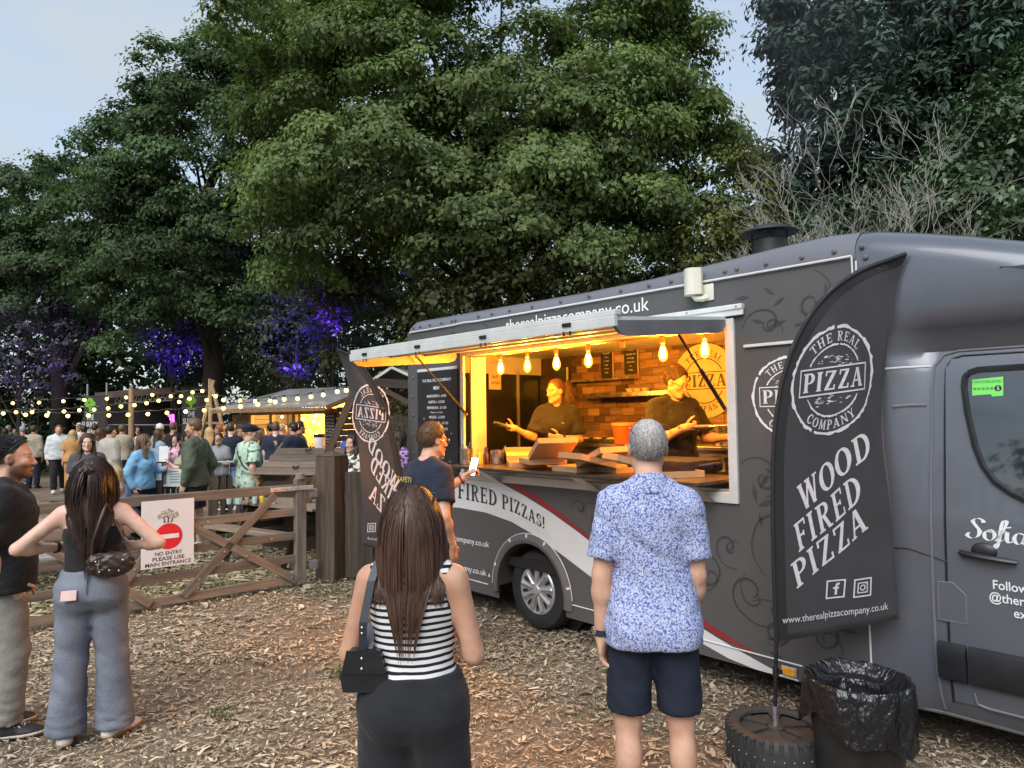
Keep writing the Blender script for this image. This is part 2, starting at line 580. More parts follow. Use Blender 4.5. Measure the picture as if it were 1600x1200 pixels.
M_RED = plain('dark red vinyl', srgb(136, 44, 46), .45, 0, .08, 5)
M_BLK = plain('black plastic', (.014, .015, .018), .42, 0, .2, 9, .08, 120)
M_GREYPL = plain('grey moulding plastic', srgb(92, 88, 88), .5, 0, .06, 5, .08, 90)
M_ALU = plain('brushed aluminium', (.62, .63, .62), .36, .75, .08, 9, .06, 70)
M_ALUW = plain('pale powder coated metal', (.66, .68, .66), .42, .2, .06, 8, .05, 70)
M_STEEL = plain('stainless steel', (.56, .55, .53), .26, .95, .07, 12, .04, 80)
M_RUB = plain('tyre rubber', (.016, .016, .017), .78, 0, .25, 14, .25, 160)
M_HUB = plain('silver wheel trim', (.50, .51, .52), .33, .55, .08, 8)
M_LET = plain('white lettering', (.72, .73, .74), .5, 0, .04)
M_DKLET = plain('charcoal lettering', (.035, .036, .034), .5, 0, .1)
M_DARK = plain('black chassis', (.012, .012, .012), .8)
M_COPPER = plain('copper pipe', (.60, .28, .14), .3, .9, .1)
M_CARD = plain('corrugated cardboard', (.50, .33, .18), .82, 0, .10, 7, .12, 200)
M_CARDD = plain('cardboard cut edge', (.36, .22, .11), .85, 0, .15, 30)
M_WSTEEL = plain('worn steel worktop', (.42, .41, .39), .34, .85, .1, 10)
# ---------------------------------------------------------------- implicit surfaces -> one continuous mesh
def surf_nets(d, o, h):
    s = d < 0
    c = s[:-1,:-1,:-1].astype(np.int8)
    tot = np.zeros(c.shape, np.int8)
    for i in (0, 1):
        for j in (0, 1):
            for k in (0, 1):
                tot += s[i:d.shape[0]-1+i, j:d.shape[1]-1+j, k:d.shape[2]-1+k]
    act = (tot > 0) & (tot < 8)
    I, J, K = np.nonzero(act)
    if len(I) == 0: return np.zeros((0, 3), np.float32), np.zeros((0, 4), np.int32)
    idx = -np.ones(act.shape, np.int32); idx[I, J, K] = np.arange(len(I))
    acc = np.zeros((len(I), 3), np.float32); cnt = np.zeros(len(I), np.float32)
    cor = [(0,0,0),(1,0,0),(0,1,0),(1,1,0),(0,0,1),(1,0,1),(0,1,1),(1,1,1)]
    val = [d[I+a, J+b, K+c_] for a, b, c_ in cor]
    for a, b in ((0,1),(2,3),(4,5),(6,7),(0,2),(1,3),(4,6),(5,7),(0,4),(1,5),(2,6),(3,7)):
        va, vb = val[a], val[b]
        m = (va < 0) != (vb < 0)
        t = np.where(m, va/np.where(m, va-vb, 1), 0)
        A, B = np.array(cor[a], np.float32), np.array(cor[b], np.float32)
        acc += np.where(m[:, None], A+(B-A)*t[:, None], 0); cnt += m
    P = (np.stack([I, J, K], 1)+acc/cnt[:, None])*h+np.asarray(o, np.float32)
    F = []
    def quads(mask, flip, offs, base):
        i, j, k = np.nonzero(mask)
        i, j, k = i+base[0], j+base[1], k+base[2]
        q = np.stack([idx[i+a, j+b, k+c_] for a, b, c_ in offs], 1)
        f = flip[mask]
        q[f] = q[f][:, ::-1]
        F.append(q)
    a = s[:-1, 1:-1, 1:-1]; b = s[1:, 1:-1, 1:-1]
    quads(a != b, b, [(0,-1,-1),(0,0,-1),(0,0,0),(0,-1,0)], (0, 1, 1))
    a = s[1:-1, :-1, 1:-1]; b = s[1:-1, 1:, 1:-1]
    quads(a != b, b, [(-1,0,-1),(-1,0,0),(0,0,0),(0,0,-1)], (1, 0, 1))
    a = s[1:-1, 1:-1, :-1]; b = s[1:-1, 1:-1, 1:]
    quads(a != b, b, [(-1,-1,0),(0,-1,0),(0,0,0),(-1,0,0)], (1, 1, 0))
    F = np.concatenate(F)
    return P, F[(F >= 0).all(1)]

class Grid:
    def __init__(s, lo, hi, h):
        lo = np.array(lo, np.float32)-2*h; hi = np.array(hi, np.float32)+2*h
        s.h, s.o = h, lo
        n = np.maximum(np.ceil((hi-lo)/h).astype(int)+1, 4)
        s.ax = [lo[i]+h*np.arange(n[i], dtype=np.float32) for i in range(3)]
        s.d = np.full(n, 1.0, np.float32)
    def _win(s, lo, hi, pad):
        sl = []
        for i in range(3):
            a = int(np.clip((lo[i]-pad-s.o[i])//s.h, 0, s.d.shape[i]-1)); b = int(np.clip((hi[i]+pad-s.o[i])//s.h+2, 0, s.d.shape[i]))
            if b <= a: return None, None
            sl.append(slice(a, b))
        P = [s.ax[i][sl[i]].reshape([-1 if j == i else 1 for j in range(3)]) for i in range(3)]
        return tuple(sl), P
    def _join(s, sl, v, k, op):
        d = s.d[sl]
        if op == 'add':
            if k > 0:
                m = np.clip(k-np.abs(d-v), 0, None)
                s.d[sl] = np.minimum(d, v)-m*m/(4*k)
            else: s.d[sl] = np.minimum(d, v)
        elif op == 'sub':
            v = -v
            if k > 0:
                m = np.clip(k-np.abs(d-v), 0, None)
                s.d[sl] = np.maximum(d, v)+m*m/(4*k)
            else: s.d[sl] = np.maximum(d, v)
    def cone(s, a, b, ra, rb, k=0.02, op='add', flat=None):
        """tapered capsule; flat=(axis, ratio) squashes it along a direction"""
        a, b = np.array(a, np.float32), np.array(b, np.float32)
        r = max(ra, rb)
        sl, P = s._win(np.minimum(a, b)-r, np.maximum(a, b)+r, k+0.035)
        if sl is None: return s
        ab = b-a; L = float(ab@ab)+1e-9
        t = np.clip(sum((P[i]-a[i])*ab[i] for i in range(3))/L, 0, 1)
        q = [P[i]-a[i]-t*ab[i] for i in range(3)]
        if flat is not None:
            n, f = np.array(flat[0], np.float32), flat[1]; n = n/np.linalg.norm(n)
            dn = sum(q[i]*n[i] for i in range(3))*(1/f-1)
            q = [q[i]+n[i]*dn for i in range(3)]
            v = (np.sqrt(q[0]**2+q[1]**2+q[2]**2)-(ra+(rb-ra)*t))*min(1, f*1.2)
        else:
            v = np.sqrt(q[0]**2+q[1]**2+q[2]**2)-(ra+(rb-ra)*t)
        s._join(sl, v, k, op); return s
    def ell(s, c, r, M=None, k=0.02, op='add'):
        c = np.array(c, np.float32); r = np.array(r, np.float32); m = float(r.max())
        sl, P = s._win(c-m, c+m, k+0.035)
        if sl is None: return s
        q = [P[i]-c[i] for i in range(3)]
        if M is not None:
            M = np.array(M, np.float32)
            q = [sum(q[i]*M[i, j] for i in range(3)) for j in range(3)]
        k0 = np.sqrt(sum((q[i]/r[i])**2 for i in range(3))); k1 = np.sqrt(sum((q[i]/(r[i]**2))**2 for i in range(3)))+1e-6
        s._join(sl, k0*(k0-1)/k1, k, op); return s
    def prof(s, O, M, tab, inf=0.0, k=0.02, zcut=None):
        """stacked ellipses (z, half width, half depth, y shift) in the frame M (columns x,y,z) at O"""
        O = np.array(O, np.float32); M = np.array(M, np.float32); tab = np.array(tab, np.float32)
        ext = tab[:, 1].max()+inf+0.03
        c0, c1 = O+M[:, 2]*tab[0, 0], O+M[:, 2]*tab[-1, 0]
        sl, P = s._win(np.minimum(c0, c1)-ext, np.maximum(c0, c1)+ext, k)
        if sl is None: return s
        q = [P[i]-O[i] for i in range(3)]
        q = [sum(q[i]*M[i, j] for i in range(3)) for j in range(3)]
        z = q[2]
        w = np.interp(z, tab[:, 0], tab[:, 1])+inf; dp = np.interp(z, tab[:, 0], tab[:, 2])+inf; yo = np.interp(z, tab[:, 0], tab[:, 3])
        rho = np.sqrt((q[0]/w)**2+((q[1]-yo)/dp)**2)
        v = (rho-1)*np.minimum(w, dp)
        z0, z1 = (tab[0, 0], tab[-1, 0]) if zcut is None else zcut
        v = np.maximum(v, np.maximum(z-z1, z0-z))
        s._join(sl, v.astype(np.float32), k, 'add'); return s
    def plane(s, p, n, k=0.0):
        """keep the side the normal points away from"""
        n = np.array(n, np.float32); n /= np.linalg.norm(n)
        sl, P = s._win(s.o, [a[-1] for a in s.ax], 0)
        v = sum((P[i]-p[i])*n[i] for i in range(3))
        d = s.d
        if k > 0:
            m = np.clip(k-np.abs(d-v), 0, None); s.d = np.maximum(d, v)+m*m/(4*k)
        else: s.d = np.maximum(d, v)
        return s
    def folds(s, amp, f, seed=0, n=5, env=None):
        rr = np.random.RandomState(seed)
        P = [s.ax[i].reshape([-1 if j == i else 1 for j in range(3)]) for i in range(3)]
        w = 0
        for i in range(n):
            fr = np.array(f)*rr.uniform(0.5, 1.6, 3)*rr.choice([-1, 1], 3)
            ph = sum(P[j]*fr[j] for j in range(3))+rr.uniform(0, 6.28)
            g = np.sin(ph+0.9*np.sin(P[0]*rr.uniform(8, 18)+P[2]*rr.uniform(6, 16)+rr.uniform(0, 6)))
            w = w+(1-np.abs(g))**1.5*2-0.9
        w = w*(amp/n**0.5)
        if env is not None: w = w*env(P)
        s.d = s.d+w.astype(np.float32); return s
    def mesh(s):
        return surf_nets(s.d, s.o, s.h)

def _n(v):
    v = np.array(v, np.float32); return v/(np.linalg.norm(v)+1e-9)

def rotm(pitch=0, roll=0, yaw=0):
    """yaw about z (left +), pitch forward/down +, roll to the right +  (figure frame: +x right, +y ahead)"""
    return np.array((Matrix.Rotation(R(yaw), 3, 'Z') @ Matrix.Rotation(R(-pitch), 3, 'X') @ Matrix.Rotation(R(roll), 3, 'Y')), np.float32)

MALE = [(-.11,.09,.08,0),(-.04,.158,.112,-.005),(.05,.163,.113,0),(.15,.150,.104,.006),(.26,.160,.108,.01),(.37,.182,.118,.006),(.44,.180,.105,-.004),(.50,.125,.076,-.014),(.535,.070,.062,-.014),(.64,.055,.058,-.002)]
FEM = [(-.11,.10,.085,0),(-.05,.172,.118,-.014),(.03,.172,.115,-.010),(.15,.130,.093,.006),(.25,.134,.098,.014),(.35,.152,.115,.016),(.43,.150,.094,0),(.49,.108,.068,-.012),(.53,.056,.054,-.013),(.64,.046,.050,-.002)]

class Fig:
    def __init__(s, H=1.75, sex='m', bw=1.0, pose=None, belly=0.0):
        p = pose or {}
        k = s.k = H/1.718; s.H, s.sex, s.bw = H, sex, bw
        tab = np.array(MALE if sex == 'm' else FEM, np.float32)
        t = tab.copy(); t[:, 0] *= k
        wide = np.where(tab[:, 0] > .5, 1+(bw-1)*.4, bw)
        t[:, 1] *= k*wide; t[:, 2] *= k*wide; t[:, 3] *= k
        if belly: 
            g = np.exp(-((tab[:, 0]-.13)/.14)**2)
            t[:, 2] += belly*g; t[:, 3] += belly*g*0.9; t[:, 1] += belly*.5*g
        s.tab = t
        hz = p.get('pelvis_z', 0.915*k)
        s.O = np.array([*p.get('shift', (0, 0)), hz], np.float32)
        lp, lr, lt = p.get('lean', (0, 0, 0))
        s.M = rotm(lp, lr, lt); s.Mp = rotm(p.get('hip_pitch', 0), 0, p.get('hip_yaw', lt*.4))
        W = lambda x, y, z: s.O+s.M@np.array([x*k, y*k, z*k], np.float32)
        s.W = W
        sw = (.166 if sex == 'm' else .158)*(1+(bw-1)*.7)
        sh = p.get('shrug', 0)
        s.sh = {1: W(sw, -.012, .462+sh), -1: W(-sw, -.012, .462+sh)}
        s.neck0, s.neck1 = W(0, -.012, .515), W(0, .012, .61)
        s.hc = W(*np.array(p.get('head_at', (0, .022, .684))))
        hy, hp, hr = p.get('head', (0, 0, 0))
        s.Hm = rotm(hp, hr, hy); s.hk = 1.0*(0.5+0.5*k)*(1.0 if sex == 'm' else .965)
        s.hip, s.knee, s.ank, s.toe = {}, {}, {}, {}
        s.elb, s.wri, s.hand, s.thumb, s.curl = {}, {}, {}, {}, {}
        for sd, L in ((1, 'R'), (-1, 'L')):
            th, shn, fy = p.get('leg'+L, ((.035*sd, .02, -1), (.02*sd, -.05, -1), 12*-sd))
            s.hip[sd] = s.O+s.Mp@np.array([.082*sd*k*(1.08 if sex == 'f' else 1), 0, -.015*k], np.float32)
            s.knee[sd] = s.hip[sd]+_n(th)*.415*k
            s.ank[sd] = s.knee[sd]+_n(shn)*.410*k
            a = R(90+fy)
            fz = p.get('foot_pitch'+L, 0.0)
            s.toe[sd] = s.ank[sd]+np.array([math.cos(a)*.155*k, math.sin(a)*.155*k, -.055*k+fz], np.float32)
            up, fo, hd, tb, cu = p.get('arm'+L, ((.16*sd, -.05, -1), (.05*sd, .18, -1), (0, .12, -1), (0, 1, .15), 28))
            s.elb[sd] = s.sh[sd]+_n(up)*.295*k
            s.wri[sd] = s.elb[sd]+_n(fo)*.25*k
            s.hand[sd], s.thumb[sd], s.curl[sd] = _n(hd), _n(tb), cu
    # --- primitives of the bare body
    def head_to(s, p): return s.hc+s.Hm@(np.array(p, np.float32)*s.hk)
    def head_local(s, P): return ((P-s.hc)@s.Hm)/s.hk
    def add_head(s, g, detail=True):
        e = lambda c, r, k=.015, op='add': g.ell(s.head_to(c), np.array(r)*s.hk, s.Hm, k, op)
        c = lambda a, b, ra, rb, k=.012, op='add': g.cone(s.head_to(a), s.head_to(b), ra*s.hk, rb*s.hk, k, op)
        f = s.sex == 'f'
        e((0, -.012, .030), (.075, .094, .088))
        e((0, .026, -.030), (.060 if not f else .057, .064, .082), .03)
        c((-.046, .010, -.062), (-.014, .070, -.098), .020, .018, .03)
        c((.046, .010, -.062), (.014, .070, -.098), .020, .018, .03)
        e((0, .077, -.099), (.021, .019, .018), .02)
        if detail:
            c((-.036, .079, .024), (.036, .079, .024), .009, .009, .02)
            for x in (-1, 1):
                e((x*.032, .099, .004), (.018, .018, .013), .012, 'sub')
                e((x*.040, .062, -.022), (.022, .022, .020), .02)
                e((x*.078, -.008, -.006), (.011, .021, .031), .008)
                e((x*.088, .000, -.002), (.008, .010, .016), .006, 'sub')
            c((0, .088, .010), (0, .110, -.030), .008, .0125, .012)
            for x in (-1, 1): e((x*.011, .098, -.036), (.009, .011, .008), .008)
            for x in (-1, 1):
                e((x*.031, .0815, .0125), (.0165, .0095, .0065), .006); e((x*.031, .0800, -.0075), (.0155, .0085, .005), .006)
            e((0, .0915, -.0575), (.023, .0135, .0065), .005); e((0, .0900, -.0695), (.020, .0140, .0075), .005)
        else:
            c((0, .088, .010), (0, .108, -.030), .010, .014, .012)
            for x in (-1, 1): e((x*.078, -.008, -.006), (.012, .020, .030), .008)
        return s
    def add_neck(s, g):
        k = s.k; r = (.058 if s.sex == 'm' else .047)*k*(1+(s.bw-1)*.6)
        g.cone(s.W(0, -.022, .49), s.head_to((0, -.012, -.06)), r*1.08, r*.98, .03)
        return s
    def add_torso(s, g, inf=0.0):
        g.prof(s.O, s.M, s.tab[:-1], inf, .03)
        k, b = s.k, s.bw
        for sd in (1, -1):
            g.cone(s.W(.045*sd, -.022, .525), s.sh[sd]+s.M[:, 0]*(-.02*sd), .045*k, .052*k*b**.5, .05)
            if s.sex == 'f': g.ell(s.W(.07*sd, .085*b, .30), np.array([.060, .052, .058])*k*b, s.M, .03)
            g.ell(s.W(.075*sd, -.062, -.045), np.array([.078, .066, .085])*k*b, s.M, .04)
        return s
    def arm_r(s):
        f = (.9 if s.sex == 'f' else 1)*s.k*(0.35+.65*s.bw)
        return .051*f, .042*f, .030*f
    def add_arm(s, g, sd):
        a, b, c = s.arm_r()
        g.cone(s.sh[sd], s.elb[sd], a, b, .03)
        m = s.elb[sd]+(s.wri[sd]-s.elb[sd])*.28
        g.cone(s.elb[sd], s.wri[sd], b*.95, c, .02); g.ell(m, np.array([b*1.06]*3), None, .03)
        return s
    def add_leg(s, g, sd):
        k, b = s.k, .4+.6*s.bw
        g.cone(s.hip[sd], s.knee[sd], .083*k*b, .056*k*b, .03)
        g.cone(s.knee[sd], s.ank[sd], .053*k*b, .036*k, .02)
        back = -_n(np.cross(np.cross(s.ank[sd]-s.knee[sd], s.toe[sd]-s.ank[sd]), s.ank[sd]-s.knee[sd]))
        g.ell(s.knee[sd]+(s.ank[sd]-s.knee[sd])*.30+back*.02*k*-1*-1, np.array([.054, .054, .10])*k*b, None, .03)
        return s
    def add_foot(s, g, sd, grow=0.0):
        k = s.k; a, t = s.ank[sd], s.toe[sd]
        d = t-a; d[2] = 0; d = _n(d)
        heel = a-d*.045*k; heel[2] = a[2]-.045*k
        g.cone(heel, t-d*.03*k, .036*k+grow, .034*k+grow, .02, flat=((0, 0, 1), .85)); g.cone(a, t-d*.06*k, .036*k+grow, .030*k+grow, .03)
        g.cone(t-d*.06*k, t, .040*k+grow, .030*k+grow, .02, flat=((0, 0, 1), .6))
        return s
    def add_hand(s, g, sd, spread=1.0):
        k = s.k*(1 if s.sex == 'm' else .9)
        d, tv = s.hand[sd], s.thumb[sd]
        tv = _n(tv-d*float(d@tv)); pn = np.cross(d, tv)*(-1 if sd == 1 else 1)
        w = s.wri[sd]; M = np.stack([tv, pn, d], 1)
        g.cone(w-d*.03*k, w+d*.02*k, .029*k, .026*k, .02, flat=(pn, .8))
        g.ell(w+d*.052*k, np.array([.041, .016, .050])*k, M, .02)
        c = R(s.curl[sd])
        for i, (off, L) in enumerate(((.029, .070), (.010, .078), (-.009, .073), (-.027, .058))):
            p = w+d*(.088-abs(i-1.2)*.003)*k+tv*off*k
            ang = c*(.6+.1*i); dr = d+tv*(off*1.2*spread)
            for j, fr in enumerate((.45, .32, .23)):
                dd = _n(dr*math.cos(ang)+pn*math.sin(ang))
                q = p+dd*L*fr*k
                g.cone(p, q, (.0092-.0011*j)*k, (.0085-.0011*j)*k, .006)
                p = q; ang += c*(.95 if j == 0 else .7)
        p = w+d*.028*k+tv*.030*k+pn*.006*k
        for j, (L, mix) in enumerate(((.042, .0), (.034, .35), (.026, .6))):
            dd = _n(d*(.55+mix*.8)+tv*(.75-mix*.75)+pn*(.25+.5*mix*min(1, s.curl[sd]/40)))
            q = p+dd*L*k
            g.cone(p, q, (.0125-.0015*j)*k, (.011-.0013*j)*k, .008); p = q
        return s


def body_mesh(F, lod, skip_legs=False, hands=(1, -1)):
    """bare body, head and hands: the same field sampled finer at head and hands"""
    hb, hh, hf = ((.018, .0054, .0046), (.026, .0100, .0075), (.036, .015, .0115))[lod]
    pts = np.array([*F.sh.values(), *F.elb.values(), *F.wri.values(), *F.hip.values(), *F.knee.values(), *F.ank.values(), *F.toe.values(), F.O, F.neck1])
    g = Grid(pts.min(0)-.13*F.bw, pts.max(0)+.13*F.bw, hb)
    F.add_torso(g); F.add_neck(g)
    for sd in (1, -1):
        F.add_arm(g, sd); F.add_leg(g, sd); F.add_foot(g, sd)
    up = _n(F.hc-F.neck0)
    cutp = F.neck0+(F.neck1-F.neck0)*.55
    g.plane(cutp, up)
    for sd in hands: g.plane(F.wri[sd], F.hand[sd]) if False else None
    V, Q = [], []
    n = 0
    def put(gr):
        nonlocal n
        v, q = gr.mesh(); V.append(v); Q.append(q+n); n += len(v)
    put(g)
    g = Grid(F.hc-.165*F.hk-np.array([0, 0, .05]), F.hc+.165*F.hk, hh)
    F.add_neck(g); F.add_head(g, lod < 2)
    g.plane(cutp-up*.012, -up)
    put(g)
    for sd in hands:
        w, d = F.wri[sd], F.hand[sd]
        c = w+d*.08*F.k
        g = Grid(c-.145, c+.145, hf)
        F.add_arm(g, sd); F.add_hand(g, sd)
        g.plane(w-d*.02*F.k-0*d, -_n(F.wri[sd]-F.elb[sd])) 
        put(g)
    return np.concatenate(V), np.concatenate(Q)

def skin_tint(F, V, beard=0.0, brow=(.25, .2, .17), stubble_hair=0.0, cap=None):
    """albedo detail in the head's own frame: brows, lips, beard, cropped hair"""
    L = F.head_local(V); x, y, z = L[:, 0], L[:, 1], L[:, 2]
    c = np.ones((len(V), 3), np.float32)
    near = (np.abs(x) < .1) & (np.abs(y) < .16) & (z > -.14) & (z < .16)
    def blend(m, col):
        m = np.clip(m, 0, 1)*near
        c[:] = c*(1-m[:, None])+np.array(col)*m[:, None]
    sm = lambda v, a, b: np.clip((v-a)/(b-a), 0, 1)
    ax = np.abs(x)
    blend(sm(y, .06, .08)*np.exp(-((z+.063)/.008)**2)*np.exp(-(x/.022)**4)*.8, (.86, .52, .50))
    blend(np.exp(-((z-.026+.10*(ax-.033)**2*30)/.0052)**2)*sm(ax, .010, .016)*(1-sm(ax, .048, .056))*sm(y, .04, .06)*.9, brow)
    blend(np.exp(-((ax-.032)/.022)**2-((z-.004)/.012)**2)*sm(y, .06, .08)*.22, (.75, .6, .55))
    blend(np.exp(-((ax-.045)/.022)**2-((z+.022)/.02)**2)*sm(y, .03, .06)*.25, (1.05, .78, .70))
    if beard:
        m = sm(-z, .030, .050)*sm(y, -.035, .0)*(1-np.exp(-((z+.063)/.007)**2)*np.exp(-(x/.024)**4)*sm(y, .07, .08))
        m = np.maximum(m, np.exp(-((z+.047)/.007)**2)*sm(y, .06, .08)*np.exp(-(x/.03)**4))
        m = np.maximum(m, np.exp(-((y+.0)/.016)**2)*sm(ax, .045, .06)*sm(-z, -.04, .01))
        blend(m*beard, (.16, .12, .10))
    if stubble_hair:
        m = sm(-y, -.035, .0)*sm(z, -.075, -.03)*sm(ax*0-y+z*.8, -.03, .0)
        m = m*(1-np.exp(-((y+.006)/.022)**2-((z+.004)/.036)**2)*sm(ax, .05, .07))
        blend(m*stubble_hair, (.13, .11, .105))
    return c

def skin_mat(name, c):
    if name in _mats: return _mats[name]
    t = NT(name)
    v = t.coord('Object')
    n = t.noise(v, 14, 4); n2 = t.noise(v, 420, 2)
    base = t.ramp(n, [(.3, (c[0]*.90, c[1]*.80, c[2]*.76)), (.7, (min(1, c[0]*1.05), c[1]*1.09, c[2]*1.10))])
    t.color(t.mix(1.0, base, t.attr('tint'), 'MULTIPLY'))
    t.rough(.48)
    t.b.inputs['Specular IOR Level'].default_value = .38
    t.b.inputs['Subsurface Weight'].default_value = 0.0
    t.bump(n2, .12, .002)
    _mats[name] = t.m
    return t.m

def hair_mat(name, c, rough=.42):
    if name in _mats: return _mats[name]
    t = NT(name)
    v = t.coord('Object', (160, 160, 9))
    n = t.noise(v, 1.0, 4)
    a = t.attr('tint')
    base = t.ramp(n, [(.3, tuple(x*.6 for x in c)), (.72, tuple(min(1, x*1.5) for x in c))])
    t.color(t.mix(1.0, base, a, 'MULTIPLY'))
    t.rough(rough)
    t.b.inputs['Specular IOR Level'].default_value = .35
    t.bump(n, .25, .003)
    _mats[name] = t.m
    return t.m

def grid_obj(name, g, mat, parent, cols=None):
    v, q = g.mesh() if isinstance(g, Grid) else g
    me = mesh_np(name, v, q, mat, True)
    if cols is not None: set_col(me, cols(v) if callable(cols) else cols)
    return obj(name, me, parent)

# ---------------------------------------------------------------- clothes
def top_grid(F, lod, kind='tee', inf=.016, hem=-.07, sleeve=.62, sl_r=1.0, fold=.004, seed=0, neck=.505, hood=False, flare=0.0, sh_cut=None):
    h = (.013, .021, .034)[lod]
    pts = np.array([*F.sh.values(), *F.elb.values(), *F.wri.values(), F.W(0, 0, hem), F.neck1])
    g = Grid(pts.min(0)-.16*F.bw, pts.max(0)+.16*F.bw, h)
    k = F.k
    tab = F.tab[:-1].copy()
    z = tab[:, 0]/k
    if kind in ('tee', 'shirt', 'hoodie', 'long'):
        # cloth hangs straight from chest and shoulder blades: no waist
        wmax = np.interp(.36, z, tab[:, 1]); dmax = np.interp(.36, z, tab[:, 2])
        low = z < .36
        tab[low, 1] = np.maximum(tab[low, 1], wmax*(.93+.02*flare)); tab[low, 2] = np.maximum(tab[low, 2], dmax*.93)
    z0 = hem*k
    if hem < 0: tab[:, 1:3] += .012*np.clip((.16-tab[:, :1]/k)/.1, 0, 1)
    tab = np.vstack([[z0-.02, *(np.array([np.interp(z0, tab[:, 0], tab[:, i]) for i in (1, 2, 3)])+np.array([flare*.02, flare*.02, 0]))], tab[tab[:, 0] > z0-.015]])
    g.prof(F.O, F.M, tab, inf, .02, (z0, neck*k))
    a, b, c = F.arm_r()
    S = Grid(pts.min(0)-.16*F.bw, pts.max(0)+.16*F.bw, h)
    for sd in (1, -1):
        if kind != 'tank':
            g.cone(F.W(.050*sd, -.022, .512), F.sh[sd]+F.M[:, 0]*(-.03*sd), .044*k+inf, .046*k*F.bw**.5+inf, .04)
            e = F.sh[sd]+(F.elb[sd]-F.sh[sd])*min(1, sleeve)
            S.cone(F.sh[sd]+(F.M[:, 0]*-.01*sd), e, a+inf+.003, (a+(b-a)*min(1, sleeve))+(inf+.012)*sl_r, .0)
            if sleeve > 1:
                w = F.elb[sd]+(F.wri[sd]-F.elb[sd])*min(1, sleeve-1)
                S.cone(F.elb[sd], w, b+inf*.9*sl_r, c+inf*.75*sl_r, .02)
            else:
                d = _n(F.elb[sd]-F.sh[sd]); p = F.sh[sd]+d*.295*k*(sleeve-.04)
                sl, P = S._win(p-.22, p+.22, 0)
                q = [P[i]-p[i] for i in range(3)]
                t = sum(q[i]*d[i] for i in range(3))
                rad = np.sqrt(np.maximum(sum(q[i]**2 for i in range(3))-t*t, 0))
                own = sum((P[i]-F.O[i])*F.M[i, 0] for i in range(3))*sd > 0
                S.d[sl] = np.where(own, np.maximum(np.maximum(S.d[sl], t), -np.maximum(rad-(a+(b-a)*sleeve+.005), -t-.05)), S.d[sl])
        elif neck > .45:
            g.cone(F.W(.06*sd, -.014, .50), F.W(.125*sd, -.014, .478), .044*k+inf, .044*k+inf, .03)
        if F.sex == 'f': g.ell(F.W(.07*sd, .085*F.bw, .30), (np.array([.060, .052, .058])*k*F.bw+inf), F.M, .05)
        if hem < -.02: g.cone(F.hip[sd]+np.array([0, 0, .03]), F.hip[sd]+(F.knee[sd]-F.hip[sd])*.3, .083*k*(.4+.6*F.bw)+inf, .083*k*(.4+.6*F.bw)+inf, .06); g.ell(F.W(.075*sd, -.058, -.045), np.array([.080, .066, .090])*k*F.bw+inf*.8+.010, F.M, .05)
    if hood:
        g.ell(F.W(0, -.085, .535), np.array([.115, .075, .085])*k, F.M, .03)
        g.cone(F.W(-.07, .02, .53), F.W(.07, .02, .53), .040*k, .040*k, .03)
    if kind != 'tank':
        m = np.clip(.03-np.abs(g.d-S.d), 0, None); g.d = np.minimum(g.d, S.d)-m*m/.12*(S.d < .2)
    if fold: g.folds(fold, (14, 14, 22), seed, 5)
    # cut hem, sleeve ends and neck
    g.plane(F.O+F.M[:, 2]*z0, -F.M[:, 2], .006)
    for sd in (1, -1):
        if kind == 'tank':
            for cc in ([(.205*sd, -.01, .455)] if sh_cut is None else [(sh_cut[0]*sd, -.01, sh_cut[1])]):
                g.ell(F.W(*cc), np.array([.085, .30, .125])*k, F.M, .004, 'sub')
    return g

def bottom_grid(F, lod, kind='trousers', inf=.012, waist=.0, hemfrac=.97, r=(.105, .085, .075), fold=.004, seed=1, bunch=0.0):
    h = (.013, .021, .034)[lod]
    pts = np.array([*F.hip.values(), *F.knee.values(), *F.ank.values(), F.W(0, 0, waist)])
    g = Grid(pts.min(0)-.18*F.bw, pts.max(0)+.18*F.bw, h)
    k = F.k
    tab = F.tab[F.tab[:, 0] < (waist+.10)*k]
    g.prof(F.O, F.M, tab, inf, .02, (-.10*k, waist*k))
    for sd in (1, -1):
        g.ell(F.W(.075*sd, -.062, -.045), np.array([.078, .066, .085])*k*F.bw+inf*.8, F.M, .04)
        g.cone(F.hip[sd], F.knee[sd], r[0]*k*F.bw, r[1]*k, .025)
        if kind != 'shorts':
            g.cone(F.knee[sd], F.ank[sd]+np.array([0, 0, -.03*k]), r[1]*k, r[2]*k, .02)
    if fold: g.folds(fold, (10, 10, 16), seed, 5)
    if bunch:
        zz = min(F.ank[1][2], F.ank[-1][2])
        g.folds(bunch, (9, 9, 46), seed+5, 4, env=lambda P: np.exp(-np.clip(P[2]-zz-.02, 0, None)/.11)+0*P[0]+0*P[1])
    for sd in (1, -1):
        if kind == 'shorts':
            f = hemfrac; d = _n(F.knee[sd]-F.hip[sd]); p = F.hip[sd]+(F.knee[sd]-F.hip[sd])*f
        else:
            f = hemfrac; d = _n(F.ank[sd]-F.knee[sd]); p = F.knee[sd]+(F.ank[sd]-F.knee[sd])*f
        sl, P = g._win(p-.2, p+.3, 0)
        if sl is None: continue
        v = sum((P[i]-p[i])*d[i] for i in range(3))
        q2 = sum((P[i]-p[i])**2 for i in range(3))-v*v
        oth = F.knee[-sd] if kind == 'shorts' else F.ank[-sd]
        own = F.knee[sd] if kind == 'shorts' else F.ank[sd]
        mid = (oth+own)/2; nn = _n(own-oth)
        side = sum((P[i]-mid[i])*nn[i] for i in range(3))
        g.d[sl] = np.maximum(g.d[sl], np.where((side > -.005) & (q2 < .03), v, -1))
    return g

